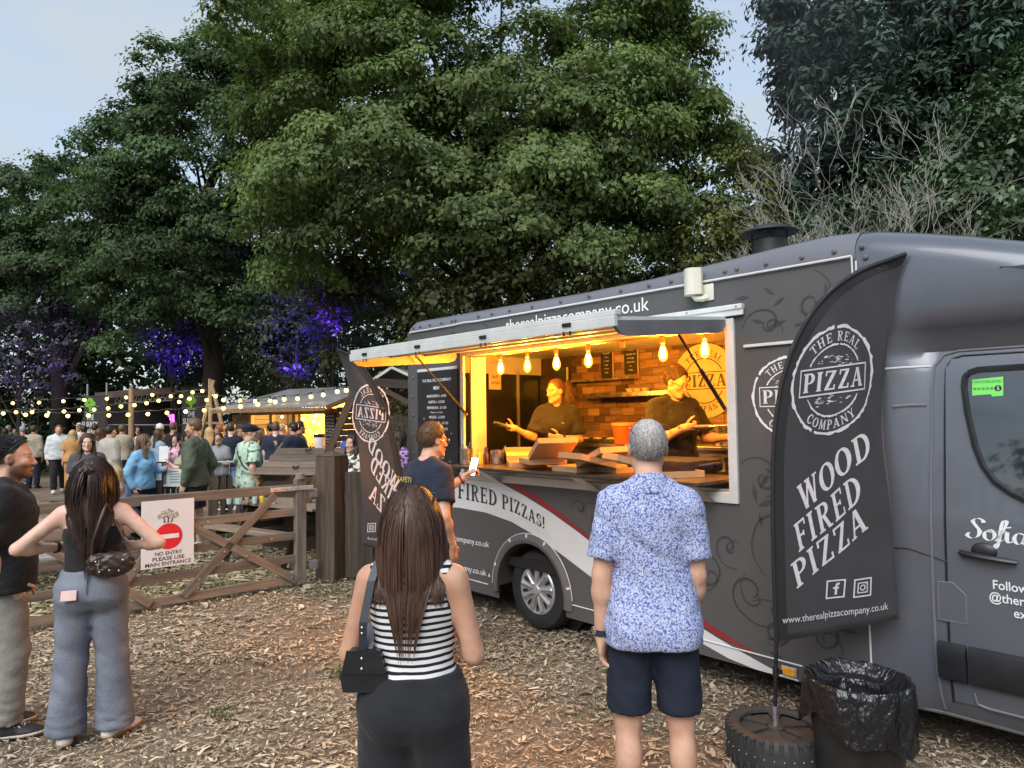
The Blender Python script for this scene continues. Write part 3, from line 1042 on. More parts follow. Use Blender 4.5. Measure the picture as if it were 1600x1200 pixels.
def shoe_objs(F, lod, mat, sole, parent, hgt=0.0):
    h = (.009, .014, .022)[lod]
    for sd in (1, -1):
        a, t = F.ank[sd], F.toe[sd]
        lo, hi = np.minimum(a, t)-.10, np.maximum(a, t)+.10
        g = Grid(lo, hi, h); F.add_foot(g, sd, .008)
        fl = a[2]-.075*F.k
        g.plane((0, 0, a[2]+.02+hgt), (0, 0, 1)); g.plane((0, 0, fl+.012), (0, 0, -1))
        o = grid_obj('shoe', g, mat, parent)
        if lod < 2:
            g = Grid(lo, hi, h); F.add_foot(g, sd, .014)
            g.plane((0, 0, fl+.024), (0, 0, 1)); g.plane((0, 0, fl+.002), (0, 0, -1), .004)
            grid_obj('sole', g, sole, o)

# ---------------------------------------------------------------- hair
def hair_cap(F, lod, t=.016, top=.0, nape=-.055, hairline=.058, side=.012, fold=.003, seed=0, extra=None, ear=True):
    h = (.0072, .0105, .017)[lod]
    g = Grid(F.hc-.19*F.hk-np.array([0, 0, .02]), F.hc+.19*F.hk, h)
    e = lambda c, r, k=.02, op='add': g.ell(F.head_to(c), np.array(r)*F.hk, F.Hm, k, op)
    e((0, -.013, .032), (.075+t*.9, .094+t, .088+t+top))
    if extra: extra(g, e)
    if fold: g.folds(fold, (90, 90, 50), seed, 4)
    P = np.stack(np.meshgrid(*g.ax, indexing='ij'), -1).reshape(-1, 3)
    L = F.head_local(P); x, y, z = L.T
    front = (y-(side+(hairline-side)*np.clip((z-.012)/.055, 0, 1)))*.9
    low = -(z-(nape+np.clip(y+.055, 0, .2)*.95))*.8
    earm = .030-np.sqrt((y+.004)**2+(z+.006)**2) if ear else -1+0*y
    v = np.maximum(front, np.maximum(low, np.where(np.abs(x) > .055, earm, -1)))*F.hk
    k = .008; d = g.d.reshape(-1); m = np.clip(k-np.abs(d-v), 0, None)
    g.d = (np.maximum(d, v)+m*m/(4*k)).reshape(g.d.shape).astype(np.float32)
    return g

def ribbons(name, P, Nn, w, mat, parent, tint):
    """P (n,s,3) strand paths, Nn (n,s,3) outward normals -> flat ribbons"""
    n, s, _ = P.shape
    T = np.gradient(P, axis=1); T /= np.linalg.norm(T, axis=2, keepdims=True)+1e-9
    S = np.cross(T, Nn); S /= np.linalg.norm(S, axis=2, keepdims=True)+1e-9
    f = np.linspace(0, 1, s)
    prof = np.interp(f, [0, .1, .75, 1], [.6, 1, 1, .25])[None, :, None]
    ww = (w if np.ndim(w) else np.full(n, w))[:, None, None]
    A, B = P-S*ww*prof*.5, P+S*ww*prof*.5
    V = np.stack([A, B], 2).reshape(-1, 3)
    i = np.arange(n)[:, None]*(2*s)+np.arange(s-1)[None]*2
    Q = np.stack([i, i+1, i+3, i+2], -1).reshape(-1, 4)
    me = mesh_np(name, V, Q, mat, True)
    set_col(me, np.repeat(tint, 2*s, axis=0))
    return obj(name, me, parent)

def long_hair(F, parent, mat, n=1500, length=.55, seed=0, seg=18, part_y=None, spreadx=.4, tail=None, w=.0055, clear=.012, wavy=0.0, gather=None, layers=True, name='hair', back_only=False):
    rr = np.random.RandomState(seed)
    th = rr.uniform(-PI, PI, n*3); ph = np.arccos(rr.uniform(-.35, 1, n*3))
    u = np.stack([np.sin(ph)*np.sin(th), np.sin(ph)*np.cos(th), np.cos(ph)], 1)
    r0 = np.array([.076, .095, .090]); c0 = np.array([0, -.012, .030])
    L = u*r0+c0
    ok = (L[:, 1] < .012+.055*np.clip((L[:, 2]-.02)/.06, 0, 1)) & (L[:, 2] > -.045)
    L = L[ok][:n]; n = len(L)
    lay = rr.uniform(.004, .020, n)
    if not layers: lay[:] = .01
    length = length*rr.uniform(.72, 1.05, n)
    p = L.copy(); d = (L-c0)/r0; d /= np.linalg.norm(d, axis=1, keepdims=True)
    P, Nn = [], []
    hk = F.hk
    toF = lambda q: F.hc+(q*hk)@F.Hm.T
    dirv = d*.55+np.array([0, -.4, .25])*.6
    dirv[:, 0] += np.sign(L[:, 0])*spreadx
    pos = toF(p); dirw = dirv@F.Hm.T
    step = length/seg
    O, M, tab = F.O, F.M, F.tab
    wx = rr.uniform(0, 6.28, n)
    for i in range(seg):
        P.append(pos.copy())
        q = ((pos-F.hc)@F.Hm)/hk-c0
        nr = (q/r0**2); nr /= np.linalg.norm(nr, axis=1, keepdims=True)+1e-9
        Nn.append(nr@F.Hm.T*1.0)
        g = np.array([0, 0, -1.0])
        dirw = dirw*.62+g*.48
        if wavy: dirw = dirw+np.stack([np.sin(wx+i*1.1), np.cos(wx*1.3+i*.9), 0*wx], 1)*wavy
        if gather is not None and i > gather[1]:
            gp = F.head_to(gather[0]); pull = gp-pos; pull[:, 2] *= .3
            dirw = dirw+pull*gather[2]
        dirw /= np.linalg.norm(dirw, axis=1, keepdims=True)+1e-9
        pos = pos+dirw*step[:, None]
        q = ((pos-F.hc)@F.Hm)/hk-c0
        rad = np.linalg.norm(q/(r0+lay[:, None]), axis=1)
        ins = rad < 1
        if ins.any():
            q[ins] = q[ins]/rad[ins][:, None]
            pos[ins] = toF(q[ins]+c0)
        t = (pos-O)@M; z = t[:, 2]
        w_ = np.interp(z, tab[:, 0], tab[:, 1])+clear+lay*.7; dp = np.interp(z, tab[:, 0], tab[:, 2])+clear+lay*.7; yo = np.interp(z, tab[:, 0], tab[:, 3])
        rho = np.sqrt((t[:, 0]/w_)**2+((t[:, 1]-yo)/dp)**2)
        ins = (rho < 1) & (z < .56*F.k) & (z > -.05)
        if ins.any():
            # push out backwards (keeps the fall over the back)
            xx = np.clip(t[ins, 0]/w_[ins], -.98, .98)
            s_ = np.where(t[ins, 1]-yo[ins] > .03, 1, -1)
            t[ins, 1] = yo[ins]+s_*dp[ins]*np.sqrt(1-xx**2)
            pos[ins] = O+t[ins]@M.T
    P = np.stack(P, 1).astype(np.float32); Nn = np.stack(Nn, 1)
    # lower part: outward from the body
    back = -F.M[:, 1]
    f = np.clip((np.arange(seg)-5)/6, 0, 1)[None, :, None]
    Nn = Nn*(1-f)+(back+rr.uniform(-.5, .5, (n, 1, 3)))*f
    tint = np.clip(rr.normal(1, .17, n), .5, 1.6)[:, None]*np.array([1, 1, 1])[None]
    tint[:, 0] *= rr.uniform(.95, 1.15, n)
    return ribbons(name, P, Nn, w*rr.uniform(.6, 1.3, n), mat, parent, tint)

def short_strands(F, parent, mat, n=2500, L=.02, seed=0, name='hair_strands', w=.0018, sweep=(0, -.5, .3), zmin=-.05, hairline=.058, side=.012, t=.006, grey=0.0, nape=-.055):
    rr = np.random.RandomState(seed)
    th = rr.uniform(-PI, PI, n*3); ph = np.arccos(rr.uniform(-.7, 1, n*3))
    u = np.stack([np.sin(ph)*np.sin(th), np.sin(ph)*np.cos(th), np.cos(ph)], 1)
    r0 = np.array([.075, .094, .088])+t; c0 = np.array([0, -.013, .032])
    P0 = u*r0+c0; x, y, z = P0.T
    ok = (y < side+(hairline-side)*np.clip((z-.012)/.055, 0, 1)) & (z > nape+np.clip(y+.055, 0, .2)*.95) & ~((np.abs(x) > .055) & (np.sqrt((y+.004)**2+(z+.006)**2) < .032))
    P0 = P0[ok][:n]; d = u[ok][:n]; n = len(P0)
    dr = d*.5+np.array(sweep)+rr.normal(0, .25, (n, 3)); dr -= d*np.clip((dr*d).sum(1, keepdims=True), None, 0)
    dr /= np.linalg.norm(dr, axis=1, keepdims=True)
    l = L*rr.uniform(.6, 1.2, n)[:, None]
    pts = [P0, P0+dr*l*.5, P0+(dr+d*-.25)*l]
    P = np.stack([F.hc+(p*F.hk)@F.Hm.T for p in pts], 1).astype(np.float32)
    N = np.repeat((d@F.Hm.T)[:, None], 3, 1)
    tint = np.clip(rr.normal(1, .3, n), .3, 2.2)[:, None]*np.ones((1, 3))
    return ribbons(name, P, N, w*rr.uniform(.7, 1.4, n), mat, parent, tint)

EYE_W = None
def eyes(F, parent, iris=(.10, .06, .04)):
    global EYE_W
    if EYE_W is None:
        EYE_W = plain('eye white', (.42, .40, .38), .35, var=.02)
    ir = plain('iris %d' % int(iris[0]*1000), iris, .2, var=.05)
    for x in (-1, 1):
        c = F.head_to((x*.031, .0775, .003))
        e = MB().sphere(c, .0118*F.hk, 12, 8).o('eye', EYE_W, parent, True)
        f = F.Hm[:, 1]
        MB().sphere(c+f*.0072*F.hk, (.0058*F.hk,)*3, 10, 6).o('iris', ir, e, True)

def spectacles(F, parent, mat, name='spectacles', lift=0.0, back=0.0, tint=None):
    m = MB()
    to = lambda p: F.head_to((p[0], p[1]-back, p[2]+lift))
    for x in (-1, 1):
        pts = [to((x*.033+.025*math.cos(a), .108-.010*abs(math.cos(a)*.5+.5*x*0), .002+.018*math.sin(a))) for a in np.linspace(0, 2*PI, 17)]
        m.tube(pts, .0022, 6, False)
        m.tube([to((x*.058, .105, .006)), to((x*.076, .07, .008)), to((x*.082, .0, .004)), to((x*.080, -.03, -.01))], .0020, 6)
    m.tube([to((-.009, .112, .004)), to((.009, .112, .004))], .002, 6)
    o = m.o(name, mat, parent, True)
    if tint is not None:
        for x in (-1, 1):
            MB().add([to((x*.033, .107, .002))]+[to((x*.033+.024*math.cos(a), .107, .002+.017*math.sin(a))) for a in np.linspace(0, 2*PI, 13)[:-1]],
                     [[0, 1+i, 1+(i+1) % 12] for i in range(12)]).o('lens', tint, o)
    return o

def band(F, sd, mat, parent, name='watch', wid=.02, at=.0, face=None, r=None):
    d = _n(F.wri[sd]-F.elb[sd]); a, b, c = F.arm_r()
    p = F.wri[sd]-d*at
    rr_ = r or c*1.12
    u = _n(np.cross(d, (0.3, .2, .9))); v = np.cross(d, u)
    m = MB()
    M = Matrix(((u[0], v[0], d[0], p[0]), (u[1], v[1], d[1], p[1]), (u[2], v[2], d[2], p[2]), (0, 0, 0, 1)))
    m.lathe([(rr_, -wid/2), (rr_+.004, -wid/2), (rr_+.004, wid/2), (rr_, wid/2)], 20, M)
    o = m.o(name, mat, parent, True)
    if face is not None:
        q = p+_n(np.array(face[0]))*(rr_+.003)
        fd = _n(np.array(face[0])); fx = _n(np.cross(fd, d)); 
        MM = Matrix(((fx[0], d[0], fd[0], q[0]), (fx[1], d[1], fd[1], q[1]), (fx[2], d[2], fd[2], q[2]), (0, 0, 0, 1)))
        MB().lathe([(.0, .006), (.016, .006), (.019, .004), (.019, -.004), (0, -.004)], 20, MM).o('dial', face[1], o, True)
    return o
# ================================================================ SETTING
_fw = np.array([0, math.cos(PITCH), math.sin(PITCH)]); _up0 = np.array([0, -math.sin(PITCH), math.cos(PITCH)]); _rt0 = np.array([1., 0, 0])
_rt = math.cos(ROLL)*_rt0-math.sin(ROLL)*_up0; _up = math.cos(ROLL)*_up0+math.sin(ROLL)*_rt0
def at(px, py, Y):
    """where the photograph's pixel (1600 wide) lies at distance Y"""
    r = _fw+_rt*(px-800)/F_PX-_up*(py-600)/F_PX
    return Vector((0, 0, CAM_H))+Vector(r*(Y/r[1]))
def atx(px, Y):
    p = at(px, 660, Y); return p.x

def build_ground():
    t = NT('wood chip ground')
    v = t.coord('Object')
    n1 = t.noise(v, .55, 5); n2 = t.noise(v, 9, 6, .65); n3 = t.noise(v, 70, 4, .7)
    vo = t.node('ShaderNodeTexVoronoi'); vo.inputs['Scale'].default_value = 34; vo.inputs['Randomness'].default_value = 1
    mp = t.node('ShaderNodeMapping'); mp.inputs['Scale'].default_value = (1, 2.2, 1)
    nd = t.node('ShaderNodeTexNoise'); nd.inputs['Scale'].default_value = 6
    t.lk(v, nd.inputs['Vector'])
    ad = t.node('ShaderNodeVectorMath', operation='ADD'); t.lk(v, ad.inputs[0]); t.lk(nd.outputs['Color'], ad.inputs[1])
    t.lk(ad.outputs[0], mp.inputs['Vector']); t.lk(mp.outputs[0], vo.inputs['Vector'])
    sep = t.node('ShaderNodeSeparateColor'); t.lk(vo.outputs['Color'], sep.inputs[0])
    chip = t.ramp(sep.outputs[0], [(.0, (.17, .13, .085)), (.35, (.27, .205, .135)), (.7, (.39, .30, .20)), (1.0, (.52, .41, .29))])
    chip = t.mix(t.ramp(vo.outputs['Distance'], [(.35, (0, 0, 0)), (.75, (.75,)*3)]), chip, (.10, .075, .05))
    dirt = t.ramp(n2, [(.3, (.26, .21, .15)), (.7, (.40, .33, .24))])
    base = t.mix(t.ramp(n1, [(.40, (0, 0, 0)), (.60, (.8,)*3)]), chip, dirt)
    # trodden pale earth further off, towards the stage
    sx = t.node('ShaderNodeSeparateXYZ'); t.lk(v, sx.inputs[0])
    far = t.ramp(t.math('ADD', t.math('MULTIPLY', sx.outputs['Y'], .05), t.math('MULTIPLY', n1, .12)), [(.60, (0, 0, 0)), (.82, (1,)*3)])
    base = t.mix(far, base, t.ramp(n2, [(.3, (.22, .17, .125)), (.7, (.33, .26, .19))]))
    gr = t.ramp(t.noise(v, 1.3, 6, .7), [(.60, (0, 0, 0)), (.72, (.55,)*3)])
    base = t.mix(gr, base, (.085, .095, .04))
    t.color(base); t.rough(.92)
    t.b.inputs['Specular IOR Level'].default_value = .2
    t.bump(t.math('ADD', t.math('MULTIPLY', vo.outputs['Distance'], .9), t.math('ADD', n3, n2)), .7, .03)
    rr = np.random.RandomState(3)
    # a sheet to the horizon, gently uneven near the camera
    xs = np.concatenate([[-300, -80, -30], np.linspace(-16, 12, 57), [30, 80, 300]]); ys = np.concatenate([[-60, -15, -4], np.linspace(0, 26, 53), [40, 90, 300]])
    X, Y = np.meshgrid(xs, ys, indexing='ij')
    Z = .012*np.sin(X*1.9+Y*.7)*np.sin(Y*1.3-X*.5)+.008*np.sin(X*4.3)*np.sin(Y*3.7)
    Z[(np.abs(X) > 16) | (Y < 0) | (Y > 26)] = 0
    n = len(ys); V = np.stack([X, Y, Z-.012], -1).reshape(-1, 3)
    i, j = np.meshgrid(np.arange(len(xs)-1), np.arange(n-1), indexing='ij'); a = (i*n+j).ravel()
    F = np.stack([a, a+n, a+n+1, a+1], 1)
    o = obj('ground', mesh_np('ground', V, F, t.m, True)); tag(o, 'pale trodden earth and wood chip ground of the field', None, None, 'structure')
build_ground()

def chips_obj(name, label, n, xr, yr, seed, dens, size, tones, thick=True):
    rr = np.random.RandomState(seed)
    X = rr.uniform(xr[0], xr[1], n*6); Y = rr.uniform(yr[0], yr[1], n*6)
    pick = rr.rand(n*6) < dens(X, Y)
    X, Y = X[pick][:n], Y[pick][:n]; n = len(X)
    L = rr.lognormal(math.log(size), .45, n)[:, None]; W = L*rr.uniform(.16, .36, n)[:, None]
    d = np.hypot(X, Y)
    a = rr.uniform(0, 2*PI, n); tilt = rr.normal(0, .13, n)
    u = np.stack([np.cos(a)*np.cos(tilt), np.sin(a)*np.cos(tilt), np.sin(tilt)], 1)
    v = np.stack([-np.sin(a), np.cos(a), rr.normal(0, .22, n)], 1); v /= np.linalg.norm(v, axis=1, keepdims=True)
    w = np.cross(u, v)
    C = np.stack([X, Y, .012*np.sin(X*1.9+Y*.7)*np.sin(Y*1.3-X*.5)+rr.uniform(.0, .022, n)], 1)
    bend = rr.normal(0, .10, n)[:, None]*L
    H = L*.05
    sk = rr.uniform(-.5, .5, (n, 1))*W
    P = [C-u*L/2-v*W/2*rr.uniform(.3, 1, (n, 1))+v*sk, C-u*L/2+v*W/2*rr.uniform(.2, 1, (n, 1)), C+v*W/2+w*bend, C-v*W/2+w*bend, C+u*L/2+v*W/2*rr.uniform(.2, .9, (n, 1)), C+u*L/2-v*W/2*rr.uniform(.2, 1, (n, 1))-v*sk]
    if thick:
        P = P+[p-w*H for p in P]
        V = np.stack(P, 1).reshape(-1, 3); b = np.arange(n)[:, None]*12
        q = np.array([[0,3,2,1],[3,5,4,2],[0,1,7,6],[2,4,10,8],[5,3,9,11]])
    else:
        V = np.stack(P, 1).reshape(-1, 3); b = np.arange(n)[:, None]*6
        q = np.array([[0,3,2,1],[3,5,4,2]])
    F = (b[:, :, None]+q[None]).reshape(-1, 4)
    tones = np.array(tones); k = rr.randint(0, len(tones), n)
    T = tones[k]*rr.uniform(.65, 1.25, (n, 1))
    T = np.repeat(T, V.shape[0]//n, axis=0)
    me = mesh_np(name, V, F, CHIP_MAT, False); set_col(me, T)
    o = obj(name, me); tag(o, label, 'wood chips', None, 'stuff')
    return o
def _chipmat():
    t = NT('wood chip')
    v = t.coord('Object', (120, 120, 120))
    n = t.noise(v, 1.0, 4)
    t.color(t.mix(1.0, t.attr('tint'), t.ramp(n, [(.25, (.6,)*3), (.7, (1.15,)*3)]), 'MULTIPLY'))
    t.rough(.85); t.b.inputs['Specular IOR Level'].default_value = .25
    return t.m
CHIP_MAT = _chipmat()
def _patch(X, Y):
    # bare trodden earth between gate and the woman in stripes
    return 1-.72*np.exp(-((X+1.5)/1.3)**2-((Y-7.0)/1.1)**2)-.35*(np.sin(X*1.7+1)*np.sin(Y*1.9) > .25)
BR = [(.54, .445, .31), (.44, .35, .235), (.63, .54, .39), (.32, .25, .17), (.51, .43, .315), (.20, .155, .105), (.42, .35, .265)]
GB = [(.54, .45, .26), (.42, .35, .19), (.62, .53, .33), (.30, .25, .13), (.18, .17, .08)]
gate_side = lambda X, Y: (Y-8.1)-(X+2.42)*.844        # > 0 beyond the gate
chips_obj('wood_chips', 'tan wood chips scattered over the near ground', 17000, (-3.4, 3.8), (1.9, 3.7), 1, lambda X, Y: (np.abs(X) < .8*Y+.6)*np.clip(1.15-Y*.07, .3, 1)*_patch(X, Y)*(gate_side(X, Y) < .1), .026, BR)
chips_obj('wood_chips', 'tan wood chips over the middle ground', 38000, (-4.8, 3.8), (3.6, 6.2), 7, lambda X, Y: (np.abs(X) < .8*Y+.6)*np.clip(1.15-Y*.07, .3, 1)*_patch(X, Y)*(gate_side(X, Y) < .1), .028, BR, False)
chips_obj('wood_chips', 'smaller tan wood chips around the van and gate', 34000, (-6.5, 3), (5.6, 10.5), 2, lambda X, Y: _patch(X, Y)*(gate_side(X, Y) < .15)*np.clip(1.4-Y*.1, .2, 1), .036, BR, False)
chips_obj('wood_chips', 'yellow green bark chips on the ground behind the gate', 28000, (-8.5, -1.2), (5.6, 12.0), 3, lambda X, Y: (gate_side(X, Y) > .05)*np.clip(1.5-Y*.09, .2, 1), .055, GB, False)

def grass_obj(name, label, spots, seed):
    rr = np.random.RandomState(seed); V = []; T = []
    for (x, y, r, n, h) in spots:
        a = rr.uniform(0, 2*PI, n); q = r*np.sqrt(rr.rand(n))
        X, Y = x+q*np.cos(a), y+q*np.sin(a)
        b = rr.uniform(0, 2*PI, n); L = h*rr.uniform(.4, 1.1, n); lean = rr.uniform(.1, .9, n)
        base = np.stack([X, Y, np.zeros(n)], 1); s = np.stack([-np.sin(b), np.cos(b), 0*b], 1)*.0035
        tip = base+np.stack([np.cos(b)*lean*L, np.sin(b)*lean*L, L], 1); mid = base+(tip-base)*np.array([.4, .4, .62])
        V.append(np.stack([base-s, base+s, mid+s*.8, mid-s*.8, tip], 1)); T.append(np.stack([rr.uniform(.06, .13, n), rr.uniform(.09, .15, n), rr.uniform(.03, .05, n)], 1))
    V = np.concatenate(V); T = np.concatenate(T); n = len(V)
    b = np.arange(n)*5
    F = np.concatenate([np.stack([b, b+1, b+2, b+3], 1), np.stack([b+3, b+2, b+4, b+4], 1)[:, [0, 1, 2, 2]]])
    fl = [list(f) for f in np.stack([b, b+1, b+2, b+3], 1)]+[[i+3, i+2, i+4] for i in b]
    me = mesh_np(name, V.reshape(-1, 3), fl, CHIP_MAT); set_col(me, np.repeat(T, 5, axis=0))
    o = obj(name, me); tag(o, label, 'grass', None, 'stuff')
gs = []
for px, Y, r, n, h in ((600, 8.0, .35, 150, .05), (560, 8.0, .5, 220, .05), (660, 7.6, .4, 300, .06), (350, 4.6, .10, 70, .05), (540, 5.3, .12, 110, .06), (520, 7.8, .3, 130, .06), (250, 3.9, .15, 60, .04), (700, 6.2, .25, 120, .05), (930, 4.6, .2, 90, .04), (340, 7.9, .35, 260, .07), (180, 7.0, .3, 220, .08), (600, 6.5, .3, 120, .05), (880, 3.4, .12, 60, .04)):
    gs.append((atx(px, Y), Y, r, n, h))
grass_obj('grass', 'sparse short grass tufts around posts and trodden earth', gs, 5)

# ---------------------------------------------------------------- trees
def leaf_mat(name, c, trans=.36, rough=.6, spec=.3):
    t = NT(name)
    col = t.mix(1.0, c, t.attr('tint'), 'MULTIPLY')
    t.color(col); t.rough(rough); t.b.inputs['Specular IOR Level'].default_value = spec
    tl = t.node('ShaderNodeBsdfTranslucent'); mx = t.node('ShaderNodeMixShader'); mx.inputs[0].default_value = trans
    t.lk(t.mix(1.0, col, (1.1, 1.25, .7), 'MULTIPLY'), tl.inputs['Color'])
    out = t.n['Material Output']
    t.lk(t.b.outputs[0], mx.inputs[1]); t.lk(tl.outputs[0], mx.inputs[2]); t.lk(mx.outputs[0], out.inputs['Surface'])
    return t.m

def leaves(name, mat, C, Rd, per, size, seed, parent=None, upb=.6, droop=.35, aspect=.55, tone=.22, shell=.45, fan=0.0, core=None, flat=.0, warm=0.0, tn=None):
    """leaf-sized faces through a set of boughs: C (n,3) centres, Rd (n,3) radii"""
    rr = np.random.RandomState(seed)
    C = np.asarray(C, np.float32); Rd = np.asarray(Rd, np.float32); n = len(C)
    cnt = np.maximum(8, (per*(Rd[:, 0]*Rd[:, 1])**.9).astype(int)) if np.ndim(per) == 0 else per
    idx = np.repeat(np.arange(n), cnt); N = len(idx)
    u = rr.normal(0, 1, (N, 3)); u /= np.linalg.norm(u, axis=1, keepdims=True)
    u[:, 2] = np.where(rr.rand(N) < .62, np.abs(u[:, 2]), u[:, 2])
    rad = rr.rand(N)[:, None]**shell
    off = u*rad
    P = C[idx]+off*Rd[idx]
    # boughs sag towards their rims
    rim = (off[:, 0]**2+off[:, 1]**2)
    P[:, 2] -= rim*Rd[idx][:, 2]*droop*1.6
    # fine clumping
    P += rr.normal(0, .05, (N, 3))
    big = rr.rand(N) < .05
    P[big] = C[idx[big]]+off[big]*Rd[idx[big]]*.35
    nrm = u*.9+np.array([0, 0, upb])+rr.normal(0, .25, (N, 3))
    if core is not None:
        o = P-np.asarray(core); o /= np.linalg.norm(o, axis=1, keepdims=True)+1e-6
        nrm += o*.5
    nrm /= np.linalg.norm(nrm, axis=1, keepdims=True)
    ax = rr.normal(0, 1, (N, 3))+u*.8; ax[:, 2] -= .9*droop*2
    ax -= nrm*(ax*nrm).sum(1, keepdims=True); ax /= np.linalg.norm(ax, axis=1, keepdims=True)+1e-9
    sd = np.cross(nrm, ax)
    L = (size*rr.uniform(.6, 1.35, N)*np.where(big, 2.0, 1))[:, None]; W = L*aspect
    fold = nrm*L*.12
    V = np.stack([P-ax*L*.5, P+sd*W*.5+fold-ax*L*.05, P+ax*L*.55-fold*.6, P-sd*W*.5+fold-ax*L*.05], 1).reshape(-1, 3)
    b = np.arange(N)[:, None]*4
    F = b+np.array([[0, 1, 2, 3]])
    tn = ((np.clip(rr.normal(1, tone, n), .45, 1.7) if tn is None else tn)[idx]*rr.uniform(.86, 1.14, N))[:, None]
    T = np.ones((N, 3))*tn
    T[:, 0] *= 1+rr.normal(0, .08, N)+warm*rr.rand(N); T[:, 2] *= rr.uniform(.8, 1.15, N)
    me = mesh_np(name, V, F, mat); set_col(me, np.repeat(T, 4, axis=0))
    o = obj(name, me, parent)
    return o

def crown_points(c, r, n, seed, lo=-1.0, inner=.55, minz=None, jit=.12):
    """bough centres over a lobed ellipsoid"""
    rr = np.random.RandomState(seed)
    i = np.arange(n)+.5; ph = np.arccos(1-2*i/n); th = PI*(1+5**.5)*i
    u = np.stack([np.cos(th)*np.sin(ph), np.sin(th)*np.sin(ph), np.cos(ph)], 1)
    lob = 1+.16*np.sin(3*u[:, 0]*2+seed)*np.sin(2.3*u[:, 2]*2+seed*1.7)+.10*np.sin(5*u[:, 1]+seed*.6)
    q = (inner+(1-inner)*rr.rand(n)**.55)*lob
    P = np.asarray(c)+u*np.asarray(r)*q[:, None]+rr.normal(0, jit, (n, 3))*np.asarray(r)*.5
    keep = u[:, 2] > lo
    if minz is not None: keep &= P[:, 2] > minz
    return P[keep]

def trunk_obj(parent, base, top, r0, r1, mat, C, seed, nb=14, wob=.25):
    rr = random.Random(seed)
    b, t = Vector(base), Vector(top)
    P = [b.lerp(t, k/9)+Vector((rr.uniform(-1, 1), rr.uniform(-1, 1), 0))*wob*(k/9) for k in range(10)]
    rs = [r0*1.35]+[r0+(r1-r0)*(k/9) for k in range(1, 10)]
    MB().tube(P, rs, 12).o('trunk', mat, parent, True)
    m = MB()
    idx = list(range(len(C))); rr.shuffle(idx)
    for k in idx[:nb]:
        e = Vector(C[k]); f = rr.uniform(.35, .95); s = P[int(f*9)]
        mid = s.lerp(e, .5)+Vector((rr.uniform(-.4, .4), rr.uniform(-.4, .4), rr.uniform(.1, .8)))
        pts = [s, s.lerp(mid, .5)+Vector((0, 0, .1)), mid, mid.lerp(e, .5), e]
        q = r0*(1-f*.75)*.42
        m.tube(pts, [q, q*.75, q*.5, q*.3, q*.12], 5)
    m.o('branch', mat, parent, True)

M_BARK = wood('bark', (.045, .038, .030), 2, .3, .9, .6)
M_DEAD = plain('bare grey twig', (.31, .295, .265), .85, 0, .15, 5)
L_LIME = leaf_mat('lime leaf', (.134, .180, .066))
L_OAK = leaf_mat('dark oak leaf', (.068, .108, .048))
L_DARK = leaf_mat('deep green leaf', (.046, .068, .032))
L_CON = leaf_mat('conifer spray', (.040, .068, .050), .1)
L_YEL = leaf_mat('yellow green leaf', (.125, .145, .042))
L_SHR = leaf_mat('glossy shrub leaf', (.055, .095, .042), .15, .4, .5)
L_HED = leaf_mat('shaded hedge leaf', (.070, .076, .030))

def tree(label, name, base, crowns, leafm, per, size, seed, trunk=(.35, .12), n=120, rb=(.9, .9, .45), cat='tree', group=None, lo=-.75, upb=.6, droop=.35, toph=.75, aspect=.55, minz=None, nb=14, tone=.22, warm=0.0, gap=0.0, lobe=None, zmax=15.0):
    """crowns: (centre, radii, weight); lobe=(size, boughs per lobe) groups the boughs into heavy limbs with gaps between"""
    t = empty(name, base, 0, label, cat, group)
    rr = np.random.RandomState(seed)
    C = np.concatenate([crown_points(np.array(c)-np.array(base), r, int(n*w), seed+i*7, lo, minz=minz) for i, (c, r, w) in enumerate(crowns)])
    core = np.mean([np.array(c) for c, _, _ in crowns], 0)-np.array(base)
    if gap: C = C[rr.rand(len(C)) > gap]
    B, tn = C, None
    if lobe:
        ls, k = lobe; m = len(C)
        L = ls*rr.uniform(.7, 1.3, m)
        u = rr.normal(0, 1, (m, k, 3)); u[:, :, 2] = np.abs(u[:, :, 2])*.9-.12; u /= np.linalg.norm(u, axis=2, keepdims=True)
        o = C-core; o[:, 2] *= .4; o /= np.linalg.norm(o, axis=1, keepdims=True)+1e-6
        u = u+o[:, None]*.45; u /= np.linalg.norm(u, axis=2, keepdims=True)
        q = u*rr.uniform(.75, 1.0, (m, k, 1))*L[:, None, None]*np.array([1, 1, .52])
        q[:, :, 2] -= droop*.55*(q[:, :, 0]**2+q[:, :, 1]**2)/L[:, None]
        B = (C[:, None]+q).reshape(-1, 3)
        tn = np.repeat(np.clip(rr.normal(1, tone, m), .5, 1.6), k)*rr.uniform(.85, 1.15, m*k)
    # boughs on the far side and high above the view are thinned out
    p = ((B[:, 1]-core[1] < .3) | (rr.rand(len(B)) < .16)) & (B[:, 2] < zmax)
    if lobe: B, tn = B[p], tn[p]
    Rd = np.array(rb)[None]*rr.uniform(.65, 1.35, (len(B), 1))
    leaves('crown', leafm, B, Rd, per, size, seed, t, upb, droop, aspect, tone, core=core, warm=warm, tn=tn)
    top = Vector(core)+Vector((0, 0, (toph-.5)*crowns[0][1][2]))
    trunk_obj(t, (0, 0, 0), top, trunk[0], trunk[1], M_BARK, C, seed, nb)
    return t

def V3(px, py, Y): return tuple(at(px, py, Y))
def rad(px, Y): return px*Y/F_PX

